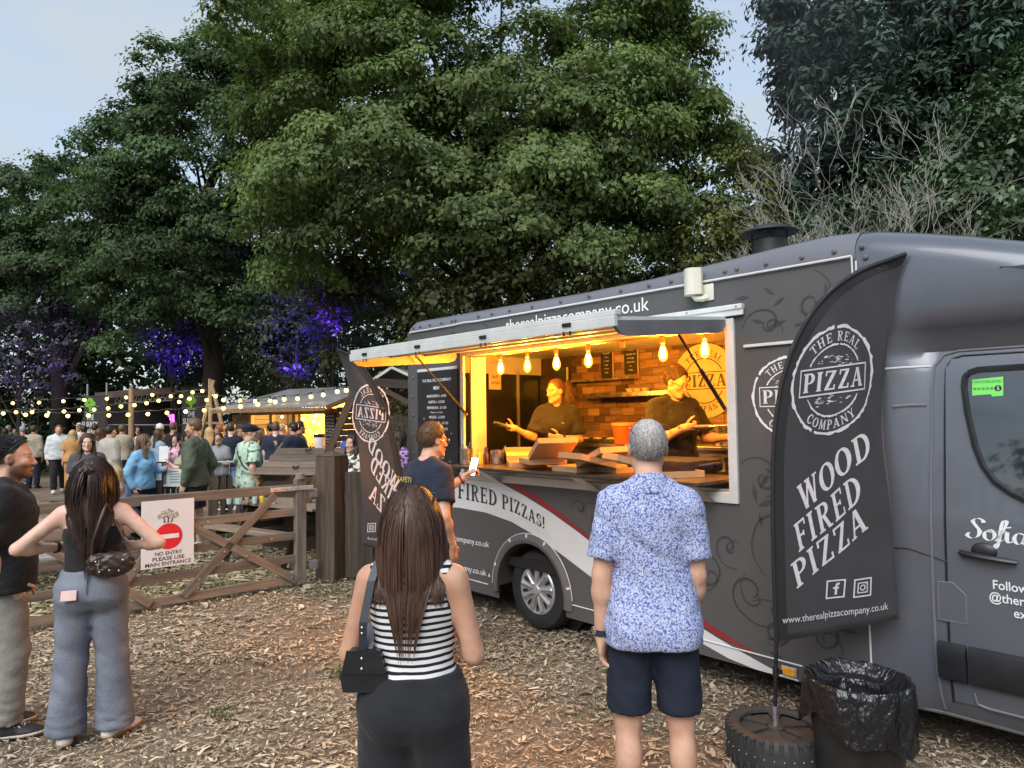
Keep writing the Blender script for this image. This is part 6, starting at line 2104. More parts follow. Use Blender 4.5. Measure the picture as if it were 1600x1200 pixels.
def plank(name, a, b, w, h, mat, parent, up=(0, 0, 1), bev=.006):
    """a board of its own, its grain along its own x axis"""
    a, b = Vector(a), Vector(b); d = b-a; L = d.length; d.normalize()
    u = Vector(up); x = d.cross(u)
    if x.length < 1e-4: x = Vector((1, 0, 0))
    x.normalize(); u = x.cross(d)
    o = MB().box((0, -w/2, -h/2), (L, w/2, h/2), None, bev).o(name, mat, parent)
    o.matrix_local = Matrix(((d.x, x.x*-1, u.x, a.x), (d.y, x.y*-1, u.y, a.y), (d.z, x.z*-1, u.z, a.z), (0, 0, 0, 1)))
    return o

GH = Vector((-2.42, 8.10, 0)); GD = Vector((-.764, -.645, 0)).normalized(); GN = Vector((GD.y, -GD.x, 0))   # GN points at the camera's side?
if GN.dot(-GH) < 0: GN = -GN
def build_gate():
    rz = math.atan2(GD.y, GD.x)
    t = empty('field_gate', GH, rz, 'weathered timber field gate with crossed braces and a no entry sign', 'gate')
    L = 3.05; wd = W_GATE[0]
    s = 1 if (Matrix.Rotation(rz, 3, 'Z') @ Vector((0, 1, 0))).dot(GN) > 0 else -1
    for z, h, w in ((1.095, .095, .07), (.835, .085, .035), (.570, .085, .035), (.315, .085, .035), (.085, .09, .035)):
        plank('rail', (.06, 0, z), (L, 0, z), w, h, wd, t)
    o = MB().box((-.06, -.04, .02), (.065, .04, 1.20), None, .01)
    o.lathe([(.0, 1.27), (.045, 1.255), (.062, 1.2)], 12)
    o.o('hinge_stile', W_GATE[1], t)
    MB().box((L-.07, -.04, .02), (L, .04, 1.16), None, .01).o('latch_stile', W_GATE[1], t)
    y = s*.035
    plank('brace', (.30, y, 1.05), (1.25, y, .10), .025, .085, wd, t)
    plank('brace', (.05, y, .07), (1.30, y, .88), .025, .085, wd, t)
    plank('brace', (1.35, y, .88), (1.95, y, .12), .025, .08, wd, t)
    plank('brace', (2.7, y, .95), (1.55, y, .08), .025, .08, wd, t)
    # strap on the top rail, bolts, hinge irons
    st = plank('strap', (-.14, s*.045, 1.10), (.36, s*.045, 1.10), .012, .05, plain('pale iron strap', (.52, .46, .40), .6, .3, .2, 30), t)
    bm = MB().lathe([(0, .008), (.010, .006), (.013, 0)], 8, Matrix.Rotation(-PI/2*s, 4, 'X')).me('bolt', M_GALV)
    for x, z in ((.05, 1.1), (.18, 1.1), (.31, 1.1), (.85, .50), (.62, .42), (1.02, .83), (.35, .57), (1.1, .25), (1.7, .44), (.12, .12), (2.2, .55), (1.9, .30)): obj('bolt', bm, t, location=(x, s*(.05 if z > 1.05 or x > .4 else .055), z))
    for z in (1.03, .22):
        m = MB(); m.box((-.20, s*.01-.02, z-.05), (-.10, s*.01+.02, z+.05), None, .01); m.tube([(-.12, 0, z), (-.02, 0, z)], .012, 8); m.o('hinge', M_GALV, t)
    # the sign screwed to it
    sg = empty('no_entry_sign', GH+GD*1.405+GN*.062, rz if s < 0 else rz+PI, 'white no entry sign with red disc and a tree emblem on gate', 'sign')
    # sign faces local -y; local x must run to the viewer's right
    w, h, zb = .245, .66, .43
    MB().box((-w, -.004, zb), (w, .004, zb+h), None, .002).o('board', plain('white sign board', (.69, .71, .74), .45, 0, .02), sg)
    f = lambda yy: (lambda u, v: (u, yy, zb+v))
    m = MB(); put_quads(m, ring_quads(.005, .30, 0, .128, 40), f(-.0065)); m.o('red_disc', plain('sign red', srgb(214, 36, 52), .45, 0, .03), sg)
    m = MB(); m.quad((-.095, -.009, zb+.278), (.10, -.009, zb+.278), (.10, -.009, zb+.322), (-.095, -.009, zb+.322)); m.o('white_bar', plain('white print', (.75, .75, .76), .5), sg)
    m = MB()
    for i, (tx, wd_) in enumerate((('NO ENTRY', .25), ('PLEASE USE', .295), ('MAIN ENTRANCE', .425))):
        put_sans(m, tx, lambda u, v, i=i: (.005+u, -.0065, zb+.118-i*.050+v), .036, wd_, .012, 'C')
    m.o('sign_lettering', plain('sign ink', (.035, .035, .045), .6), sg)
    m = MB()
    for x in (-.035, .0, .035):
        P = [(x*.8-.004, .437), (x-.001, .45), (x*1.05, .47), (x*1.5+.002, .495)]
        for (a, b), (c, d), w0, w1 in zip(P[:-1], P[1:], (.012, .006, .006), (.006, .006, .004)):
            m.quad((a-w0, -.0065, zb+b), (a+w0, -.0065, zb+b), (c+w1, -.0065, zb+d), (c-w1, -.0065, zb+d))
    m.o('tree_emblem', plain('emblem dark', (.05, .05, .045), .6), sg)
    rr = random.Random(2)
    for nm, col, k in (('emblem_leaf', (.10, .115, .03), 60), ('emblem_leaf', (.38, .36, .10), 70), ('emblem_leaf', (.03, .035, .03), 34)):
        m = MB()
        for _ in range(k):
            a, q = rr.uniform(0, PI), rr.random()**.5
            x, y_ = .102*q*math.cos(a), .482+.085*q*math.sin(a)+rr.uniform(-.012, .01)
            r = rr.uniform(.0028, .005); b = rr.uniform(0, PI); c, d = math.cos(b)*r*1.6, math.sin(b)*r*1.6
            m.quad((x-c, -.0065, zb+y_-d), (x+d*.5, -.0065, zb+y_-c*.5), (x+c, -.0065, zb+y_+d), (x-d*.5, -.0065, zb+y_+c*.5))
        m.o(nm, plain('emblem %.2f' % col[0], col, .6), sg)
    for x in (-.21, .215):
        for z in (.03, .635): MB().lathe([(0, -.008), (.006, -.007), (.007, -.004)], 8, Matrix.Translation((x, 0, zb+z)) @ Matrix.Rotation(-PI/2, 4, 'X') @ Matrix.Scale(-1, 4, (0, 0, 1))).o('screw', M_GALV, sg)
build_gate()

def build_post_fence():
    t = empty('gate_post', (-2.14, 8.42, 0), R(-24), 'thick dark square gatepost with a pyramid cap', 'gatepost')
    o = MB().box((-.135, -.135, 0), (.135, .135, 1.44), None, .012); o.add([(-.14, -.14, 1.44), (.14, -.14, 1.44), (.14, .14, 1.44), (-.14, .14, 1.44), (0, 0, 1.50)], [[0, 1, 4], [1, 2, 4], [2, 3, 4], [3, 0, 4], [0, 3, 2, 1]])
    o.o('post', W_POST, t)
    for z in (1.03, .22): MB().box((-.142, -.08, z-.06), (-.136, .0, z+.06)).o('hinge_plate', M_GALV, t)
    # close-boarded panel
    f = empty('board_fence', (-1.97, 8.36, 0), R(-9), 'short run of tall dark close boarded fence beside the gatepost', 'fence')
    x = 0.0; rr = random.Random(3)
    for i in range(6):
        w = rr.uniform(.165, .19)
        o = MB().box((0, -.013, .03), (w-.006, .013, 1.25+rr.uniform(-.008, .008)), None, .004).o('board', W_FEN, f); o.location = (x, -.012 if i % 2 else .004, 0); o.rotation_euler = (0, rr.uniform(-.004, .004), 0); x += w
    for z in (.35, .95): plank('rail', (-.02, .045, z), (x, .045, z), .05, .09, W_FEN, f)
    MB().box((x, -.05, 0), (x+.10, .05, 1.3), None, .006).o('post', W_FEN, f)
build_post_fence()

# ---------------------------------------------------------------- feather banners
CLOTH = None
def banner_cloth():
    t = NT('black banner cloth')
    v = t.coord('Object'); n = t.noise(v, 3, 4); n2 = t.noise(v, 420, 2)
    t.color(t.ramp(n, [(.3, (.027, .026, .028)), (.7, (.036, .034, .037))]))
    t.rough(.62); t.b.inputs['Specular IOR Level'].default_value = .4; t.b.inputs['Sheen Weight'].default_value = .25; t.b.inputs['Sheen Tint'].default_value = (.6, .55, .6, 1)
    t.bump(n2, .15, .002)
    return t.m
CLOTH = banner_cloth()
M_SLEEVE = plain('black banner sleeve', (.010, .010, .011), .75, 0, .15)
M_BANW = plain('printed pale grey', (.50, .48, .50), .7, 0, .10, 40)

def feather(base, label, Lp, Rp, Y, poleside, wave, art, pole_pts, seed, spike):
    """sail between two edges given as pixel polylines at distance Y (bottom to top)"""
    base = Vector(base)
    t = empty('feather_banner', base, 0, label, 'banner', 'pizza feather banners')
    def curve(P, n):
        P = [at(px, py, Y)-base for px, py in P]
        zs = np.array([p.z for p in P]); xs = np.array([p.x for p in P])
        return xs, zs
    n, k = 60, 34
    def sample(P):
        p = np.array([[*(at(px, py, Y)-base)] for px, py in P])
        d = np.r_[0, np.cumsum(np.linalg.norm(np.diff(p, axis=0), axis=1))]; q = np.linspace(0, d[-1], n)
        return np.stack([np.interp(q, d, p[:, i]) for i in range(3)], 1)
    def smooth(p):
        for _ in range(6): p[1:-1] = p[1:-1]*.5+(p[:-2]+p[2:])*.25
        return p
    A, B = smooth(sample(Lp)), smooth(sample(Rp))
    S = []
    for i in range(n):
        for j in range(k):
            f = j/(k-1); p = A[i]*(1-f)+B[i]*f
            S.append((p[0], p[1]+wave(p[0], p[2], f), p[2]))
    F = [[i*k+j, i*k+j+1, (i+1)*k+j+1, (i+1)*k+j] for i in range(n-1) for j in range(k-1)]
    me = mesh_np('sail', np.array(S), F, CLOTH, True)
    so = obj('sail', me, t)
    sm = so.modifiers.new('thickness', 'SOLIDIFY'); sm.thickness = .0016; sm.offset = 1
    # black sleeve along the pole edge
    E, G = (A, B) if poleside == 'L' else (B, A)
    m = MB(); wv = [(p[0], p[1]+wave(p[0], p[2], 0 if poleside == 'L' else 1)-.002, p[2]) for p in E]
    m.tube(wv, [.012]*len(wv), 8); sl = m.o('sleeve', M_SLEEVE, t, True)
    inn = []
    for e, g in zip(E, G):
        d = Vector(g-e); f = min(1, .062/max(d.length, .01)); p = e*(1-f)+g*f
        inn.append((p[0], p[1]+wave(p[0], p[2], f if poleside == 'L' else 1-f)-.0035, p[2]))
    MB().strip([(x, y-.0015, z) for x, y, z in wv], inn).o('sleeve_band', M_SLEEVE, sl)
    m = MB(); m.tube([at(px, py, Y)-base for px, py in pole_pts], .011, 8); m.o('pole', M_BLK, t, True)
    p0 = at(*pole_pts[0], Y)-base
    m = MB(); m.tube([p0-Vector((0, 0, spike)), p0+Vector((0, 0, .03))], .013, 10); m.o('ground_spike', M_GALV, t, True)
    m = MB(); q = at(*pole_pts[1], Y)-base; m.tube([q-Vector((0, 0, .025)), q+Vector((0, 0, .025))], .017, 10); m.box((q.x+.01, q.y-.01, q.z-.01), (q.x+.035, q.y+.01, q.z+.012)); m.o('clamp', M_BLK, t)
    # art: list of (quads, fn) in pixel affine frames, laid on the sail's front
    art_m = MB()
    def onsail(px, py, lift=.005):
        p = at(px, py, Y)-base
        i = int(np.argmin(np.abs(A[:, 2]-p.z))); w0, w1 = A[i, 0], B[i, 0]
        f = (p.x-w0)/(w1-w0) if abs(w1-w0) > 1e-6 else .5
        return (p.x, p.y+wave(p.x, p.z, f)-lift, p.z)
    for qs, (ox, oy), (ax, ay), (bx, by) in art:
        for q in qs: art_m.add([onsail(ox+x*ax+y*bx, oy+x*ay+y*by) for x, y in q], [list(range(len(q)))])
    return t, art_m, onsail

def word(txt, T=.17):
    qs, w = slab_text(txt, T, .05)
    return [[(x/w, y) for x, y in q] for q in qs]
def box_ring(r0, r1, n=5):
    qs = []
    for s in range(4):
        a = R(90*s); c, d = math.cos(a), math.sin(a)
        for i in range(n):
            u0, u1 = -1+2*i/n, -1+2*(i+1)/n
            qs.append([(c*x-d*y, d*x+c*y) for x, y in ((u0*r1, -r1), (u1*r1, -r1), (u1*r0, -r0), (u0*r0, -r0))])
    return qs
def insta():
    return box_ring(.84, 1.0)+box_ring(.46, .58)+ring_quads(0, 0, .20, .33, 16)+[[(.30, .30), (.42, .30), (.42, .42), (.30, .42)]]
def fb():
    return box_ring(.84, 1.0)+[[(-.06, -.62), (.18, -.62), (.18, .20), (-.06, .20)], [(-.26, .02), (.34, .02), (.34, .22), (-.26, .22)], [(-.06, .2), (.18, .2), (.18, .38), (-.02, .42)], [(-.02, .40), (.18, .36), (.40, .48), (.40, .66)], [(-.02, .42), (.40, .66), (.16, .66), (.0, .58)]]

def build_banners():
    Y = 3.92
    def wave(x, z, f):
        # folds radiating from the tip, strongest near the free edge
        u = (x*1.0+(z-1.6)*.30)
        return .020*math.sin(u*19+1.2)*f*(.35+.65*min(1, max(0, z-.2)/1.2))+.014*math.sin(u*8.5+.4)*f+.04*f*f*math.sin(z*1.3)
    Lp = [(1213, 1003), (1209, 900), (1207, 800), (1207, 720), (1211, 655), (1221, 595), (1238, 542), (1263, 494), (1298, 452), (1345, 421), (1415, 397)]
    Rp = [(1410, 969), (1401, 890), (1393, 790), (1387, 690), (1386, 600), (1388, 540), (1393, 490), (1400, 455), (1407, 430), (1412, 412), (1416, 398)]
    pole = [(1211, 1112), (1212, 1050), (1213, 1003), (1209, 900), (1207, 800), (1207, 720), (1211, 655), (1221, 595), (1238, 542), (1263, 494), (1298, 452), (1345, 421), (1413, 397)]
    art = [(roundel(True, 21), (1302, 594), (66, -9), (7, -86)),
           (word('WOOD'), (1254, 801), (108, -92), (-9, -40)), (word('FIRED'), (1247, 864), (104, -83), (-9, -42)), (word('PIZZA'), (1243, 921), (118, -95), (-10, -38)),
           (fb(), (1307, 921), (15, -1.5), (1, -14.5)), (insta(), (1350, 919), (15, -1.5), (1, -14.5))]
    base = at(1211, 1112, Y); base.z = .205
    t, m, onsail = feather(base, 'black feather banner standing in a tyre before the cab', Lp, Rp, Y, 'L', wave, art, pole, 1, .10)
    put_sans(m, 'www.therealpizzacompany.co.uk', lambda u, v: onsail(1222+u*1.0, 974-u*.118-v), 11, 170)
    m.o('banner_print', M_BANW, t, fix=False)
    m = MB(); C = [onsail(1265+28*math.cos(a)-4, 690-30*math.sin(a)*.5-2, .002) for a in np.linspace(PI, 2*PI, 12)]
    # the second one, seen from behind so its print reads backwards
    Y = 7.35
    def wave2(x, z, f):
        u = x+.35*z
        return .022*math.sin(u*16)*(1-f)+.03*math.sin(u*7+1)*(1-f)
    Lp = [(567, 852), (566, 800), (563, 730), (558, 690), (553, 655), (547, 622), (541, 595), (535, 572), (530, 558), (525, 545)]
    Rp = [(645, 873), (640, 825), (632, 762), (624, 715), (614, 672), (602, 635), (588, 603), (570, 575), (550, 556), (526, 544.5)]
    pole = [(648, 925), (647, 898), (645, 873), (640, 825), (632, 762), (624, 715), (614, 672), (602, 635), (588, 603), (570, 575), (550, 556), (527, 545)]
    art = [(roundel(True, 33), (579, 646), (-30, -4), (3, -46)),
           (word('WOOD'), (618, 772), (-46, -74), (7, -20)), (word('FIRED'), (616, 795), (-40, -64), (8, -22)), (word('PIZZA'), (622, 835), (-46, -58), (6, -22)),
           (insta(), (581, 824), (-6.5, .3), (.5, -7)), (fb(), (600, 826), (-6.5, .3), (.5, -7))]
    base = at(648, 925, Y); base.z = 0
    t, m, onsail = feather(base, 'black feather banner seen from behind with print reversed', Lp, Rp, Y, 'R', wave2, art, pole, 2, max(.05, (at(648, 925, Y)).z))
    put_sans(m, 'www.therealpizzacompany.co.uk', lambda u, v: onsail(640-u, 849-u*.10-v), 4.5, 66)
    m.o('banner_print', M_BANW, t, fix=False)
build_banners()

# ---------------------------------------------------------------- tyre weight and bin
def build_tyre_bin():
    c = Vector((1.403, 3.93, 0))
    t = empty('tyre_weight', c, R(12), 'black plastic tyre lying flat as the banner weight', 'tyre')
    rub = plain('dusty black plastic', (.035, .037, .037), .62, 0, .25, 12, .15, 150)
    r = .262
    pr = [(r*.60, .012), (r*.9, .0), (r*.985, .025), (r, .06), (r, .13), (r*.985, .165), (r*.92, .192), (r*.80, .198), (r*.72, .190), (r*.70, .176)]
    MB().lathe(pr, 60).o('tyre_wall', rub, t, True)
    MB().lathe([(.0, .165), (r*.71, .165), (r*.71, .02)], 40).o('wheel_face', rub, t)
    m = MB()
    for i in range(6):
        a = 2*PI*i/6
        P = [(.055, -.3), (.175, -.42), (.18, .42), (.055, .3)]
        pts = [(q*math.cos(a+b*.45), q*math.sin(a+b*.45)) for q, b in P]
        sm = MB().prism(pts, .160, .178).o('wheel_spoke', rub, t)
    MB().lathe([(.0, .185), (.032, .185), (.042, .178), (.045, .165)], 20).o('hub', rub, t, True)
    lug = MB().box((r*.86, -.010, .135), (r*1.015, .010, .193), None, .004).me('tread_lug', rub)
    for i in range(34): obj('tread_lug', lug, t, rotation_euler=(0, 0, 2*PI*i/34))
    low = MB().box((r*.90, -.010, .005), (r*1.012, .010, .07), None, .004).me('tread_lug', rub)
    for i in range(34): obj('tread_lug', low, t, rotation_euler=(0, 0, 2*PI*(i+.5)/34))
    dot = MB().sphere((r*1.003, 0, .105), .0045, 6, 4).me('stud', plain('pale stud', (.3, .3, .3), .6))
    for i in range(34): obj('stud', dot, t, rotation_euler=(0, 0, 2*PI*(i+.25)/34))
    MB().tube([(0, 0, .18), (0, 0, .215)], .015, 10).o('socket', M_GALV, t, True)
    # litter bin in its black liner
    b = at(1338, 1052, 3.62); b.z = 0
    t = empty('litter_bin', b, 0, 'tall black litter bin with a crumpled shiny bin bag', 'bin')
    r = .236
    MB().lathe([(r*.80, 0), (r*.82, .01), (r*.985, .53), (r*.95, .53), (r*.78, .02), (0, .02)], 40).o('drum', plain('black bin plastic', (.016, .017, .018), .5, 0, .2, 10, .08, 120), t, True)
    # liner: folded over the rim, hanging outside with creases, lining the inside
    gl = NT('glossy bin liner'); gl.color((.010, .010, .012)); gl.rough(.24); gl.b.inputs['Specular IOR Level'].default_value = .62
    v = gl.coord('Object', (1, 1, .55)); gl.bump(gl.math('ADD', gl.noise(v, 7, 4, .55), gl.math('MULTIPLY', gl.math('ABSOLUTE', gl.math('SUBTRACT', gl.noise(v, 13, 3), .5)), 1.6)), .7, .04)
    rr = np.random.RandomState(8); n = 120; prof = []
    ph = rr.uniform(0, 6.28, 12)
    rows = [(.50, .70), (.55, .80), (.60, .88), (.80, .905), (.93, .985), (1.0, 1.0), (1.035, .985), (1.06, .94), (1.07, .86), (1.075, .76), (1.08, .66), (1.085, .58)]
    V = []
    for k, (rf, zf) in enumerate(rows):
        out = max(0, (k-4)/7.0)
        for i in range(n):
            a = 2*PI*i/n
            crease = sum(math.sin(a*f_+ph[j]+k*.35*(j % 3-1))*w for j, (f_, w) in enumerate(((3, .45), (5, .4), (8, .35), (13, .22), (19, .12), (27, .08))))
            sharp = (1-abs(math.sin(a*7+ph[7]+k*.5)))**2*.9+(1-abs(math.sin(a*11+ph[8]-k*.4)))**3*.8
            q = r*rf*1.02+(.007+.011*out)*crease*(1 if k > 4 else .6)+.014*out*sharp
            hem = .055*math.sin(a*2+.9)+.03*math.sin(a*5+ph[9])
            z = .555*zf+(hem*out if k > 6 else 0)+(.007*crease if 3 < k < 8 else 0)
            V.append((q*math.cos(a), q*math.sin(a), z))
    F = [[k*n+i, k*n+(i+1) % n, (k+1)*n+(i+1) % n, (k+1)*n+i] for k in range(len(rows)-1) for i in range(n)]
    mb = MB().add(V, F); mb.add([(r*.49*math.cos(2*PI*i/24), r*.49*math.sin(2*PI*i/24), .40+.03*math.sin(i*2.1)) for i in range(24)], [list(range(24))])
    mb.o('bin_liner', gl.m, t, True)
build_tyre_bin()

# ---------------------------------------------------------------- beyond the gate
def picnic_table(loc, rz, label, L=1.7, seats=True, mat=None, clean=False):
    w = mat or W_TAB
    t = empty('picnic_table', loc, rz, label, 'picnic table', 'picnic tables')
    for i in range(5): plank('top_plank', (-L/2, -.30+.15*i, .73), (L/2, -.30+.15*i, .73), .138, .035, w, t)
    for y in (-.68, .68):
        for i in range(2): plank('seat_plank', (-L/2, y-.07+.14*i, .45), (L/2, y-.07+.14*i, .45), .128, .035, w, t)
    for x in (-L*.36, L*.36):
        for s in (-1, 1): plank('leg', (x, s*.66, 0), (x, s*.22, .71), .04, .09, W_DKT, t, (0, 0, 1))
        plank('seat_bearer', (x-.045, -.74, .40), (x-.045, .74, .40), .04, .09, W_DKT, t); plank('top_bearer', (x-.045, -.36, .67), (x-.045, .36, .67), .04, .08, W_DKT, t)
    return t
pt = picnic_table((-3.0, 9.75, 0), R(-36), 'picnic table seen through the gate rails with cups on it')
picnic_table((atx(160, 10.6), 10.75, 0), R(-14), 'picnic table where the fair haired woman is sitting')
picnic_table((atx(40, 8.0), 8.1, 0), R(34), 'grey picnic table end behind the man in black', mat=wood('silvered timber', (.34, .33, .31), 0, .2))

def cups():
    clr = NT('clear cup'); clr.color((.55, .72, .66)); clr.rough(.15); clr.b.inputs['Alpha'].default_value = .55
    for i, (px, py, Y, c, lab) in enumerate(((358, 755, 9.6, None, 'clear plastic cup at the left of the gate top rail'), (373, 755, 9.6, None, 'wide clear plastic tub on the picnic table'), (386, 752, 9.7, (.5, .4, .3), 'tan paper cup on picnic table beside the sauce bottles'), (398, 756, 9.6, None, 'clear cup between the tub and sauce bottles'), (427, 757, 9.6, (.6, .65, .75), 'small pale cup right of the sauce bottles'))):
        p = at(px, py, Y); p.z = .75
        t = empty('drinks_cup', p, 0, lab, 'cup', 'cups on the picnic table')
        r = .055 if i == 1 else .038
        MB().lathe([(0, 0), (r*.75, 0), (r, .11), (r*.97, .11), (r*.72, .006), (0, .006)], 18).o('cup', clr.m if c is None else plain('cup %d' % i, c, .5), t, True)
    for px, c, lab, h in ((402, (.45, .03, .02), 'red ketchup bottle on the picnic table', .20), (409, (.70, .60, .05), 'yellow mustard bottle on the picnic table', .18)):
        p = at(px, 750, 9.7); p.z = .75
        t = empty('sauce_bottle', p, 0, lab, 'bottle', 'sauce bottles on the picnic table')
        MB().lathe([(0, 0), (.032, .002), (.034, h*.6), (.02, h*.78)], 16).o('bottle', plain('squeezy %.2f' % c[1], c, .35), t, True)
        MB().lathe([(.021, h*.77), (.02, h*.86), (.006, h), (0, h)], 12).o('cap', plain('squeezy cap', (.45, .03, .02), .4), t, True)
cups()

def picket_fence(a, b, h, label, gap=.115, w=.075):
    a, b = Vector(a), Vector(b); d = b-a; L = d.length; rz = math.atan2(d.y, d.x)
    t = empty('picket_fence', a, rz, label, 'fence', 'brown picket fences')
    ms = []
    for k in range(3): ms.append(MB().prism([(-w/2, 0), (w/2, 0), (w/2, h-.05-.01*k), (0, h+.01*k), (-w/2, h-.05-.01*k)], -.009, .009, Matrix.Rotation(PI/2, 4, 'X')).me('picket', W_DKP))
    n = int(L/gap); rr = random.Random(int(L*100))
    for i in range(n): obj('picket', ms[i % 3], t, location=(gap*(i+.5), -.02, rr.uniform(-.015, .015)), rotation_euler=(0, rr.uniform(-.02, .02), 0))
    for z in (.25, h*.78): plank('rail', (0, .015, z), (L, .015, z), .035, .07, W_DKT, t)
    for x in np.arange(0, L+.01, max(1.6, L/3)): MB().box((x-.04, .03, 0), (x+.04, .11, h+.02)).o('post', W_DKT, t)
    return t
W_DKP = wood('brown picket', (.115, .085, .062), 2, .35)
picket_fence((atx(330, 11.3), 11.3, 0), (atx(565, 12.0), 12.0, 0), 1.02, 'brown picket fence running behind the man in the flat cap')
picket_fence((atx(232, 11.9), 11.9, 0), (atx(322, 11.6), 11.6, 0), 1.02, 'brown picket fence behind the man in the green sweater')
def site_signs():
    p = at(265, 745, 11.4)
    t = empty('information_board', (p.x, 11.5, 0), R(-3), 'pale printed information board fixed to the picket fence', 'sign')
    MB().box((-.19, -.02, .82), (.24, 0, 1.10), None, .004).o('board', plain('pale board', (.50, .56, .53), .6, 0, .05), t)
    MB().box((-.28, -.005, 0), (-.20, .05, 1.18)).o('post', W_DKT, t)
    m = MB()
    for i in range(5): m.quad((-.03, -.022, 1.055-i*.042), (.10+.02*(i*7 % 5), -.022, 1.055-i*.042), (.10+.02*(i*7 % 5), -.022, 1.068-i*.042), (-.03, -.022, 1.068-i*.042))
    m.quad((-.16, -.022, .86), (-.09, -.022, .86), (-.09, -.022, 1.07), (-.16, -.022, 1.07))
    m.o('print', plain('grey green print', (.12, .17, .16), .7), t)
    t = empty('paper_notice', (atx(249, 11.45), 11.45, 0), 0, 'narrow white notice on the fence post beside blue fleece', 'notice')
    MB().box((-.045, -.01, .93), (.045, 0, 1.20)).o('sheet', plain('white paper', (.65, .67, .66), .7), t)
    MB().box((-.05, .0, 0), (.05, .08, 1.22)).o('post', W_DKT, t)
    p = at(237, 742, 11.6)
    t = empty('welcome_board', (p.x, 11.6, 0), 0, 'dark green board with pale lettering behind the blue fleece', 'sign')
    MB().box((-.15, -.02, .70), (.14, 0, 1.08)).o('board', plain('dark green', (.02, .07, .035), .6), t)
    m = MB(); put_sans(m, 'ME', lambda u, v: (u, -.0225, .86+v), .10, None, .02, 'L'); m.o('lettering', plain('pale green print', (.45, .6, .45), .6), t)
    MB().box((-.15, .0, 0), (-.09, .05, .72)).o('post', W_DKT, t)
site_signs()

def crowd_barrier(x0, x1, Y, label, h=1.08, rz=0.0):
    t = empty('crowd_barrier', (x0, Y, 0), rz, label, 'barrier', 'steel crowd barriers')
    L = x1-x0
    P = [(0, 0, .18), (0, 0, h-.12), (.04, 0, h-.03), (.12, 0, h), (L-.12, 0, h), (L-.04, 0, h-.03), (L, 0, h-.12), (L, 0, .18), (0, 0, .18)]
    MB().tube(P, .019, 8).o('frame', M_GALV, t, True)
    bm = MB().tube([(0, 0, .18), (0, 0, h)], .008, 6).me('bar', M_GALV, True)
    for i in range(int(L/.13)): obj('bar', bm, t, location=(.13*(i+.7), 0, 0))
    m = MB()
    for x in (.25, L-.25): m.tube([(x, 0, .18), (x, 0, .04)], .016, 6); m.tube([(x, -.3, .02), (x, .3, .02)], .016, 6)
    m.o('foot', M_GALV, t)
crowd_barrier(atx(330, 13.6), atx(430, 13.6), 13.6, 'steel crowd barrier left of the drinkers at the bar')
crowd_barrier(atx(428, 13.2), atx(560, 13.2), 13.2, 'steel crowd barrier in front of the bar counter')
crowd_barrier(atx(184, 15), atx(212, 15), 15, 'short steel barrier beside the tall wooden pole')

def ridge_bin():
    # sloping timber lid with two handles, seen over the gatepost
    p = at(478, 722, 10.4)
    t = empty('timber_locker', (p.x, 10.5, 0), R(-20), 'low timber locker with a sloping planked lid and two pulls', 'locker')
    for i in range(4):
        z0, y0 = 1.12+.09*i, -.30+.12*i
        plank('lid_plank', (-.60-.03*(3-i), y0, z0), (.60, y0, z0), .03, .115, W_LID, t, (0, .45, .6))
    MB().prism([(-.34, 1.04), (.22, 1.52), (.40, .9), (-.2, .9)], .60, .64, Matrix(((0, 0, -1, 0), (1, 0, 0, 0), (0, 1, 0, 0), (0, 0, 0, 1)))).o('end_board', W_LID, t)
    MB().box((-.62, -.24, 0), (.58, .40, .98)).o('carcase', W_DKT, t)
    for z, y in ((1.20, -.245), (1.43, .05)): MB().tube([(-.05, y-.03, z), (-.03, y-.07, z-.015), (.03, y-.07, z-.015), (.05, y-.03, z)], .012, 6).o('pull', M_DARK, t)
W_LID = wood('locker lid timber', (.15, .115, .090), 0, .25)
ridge_bin()
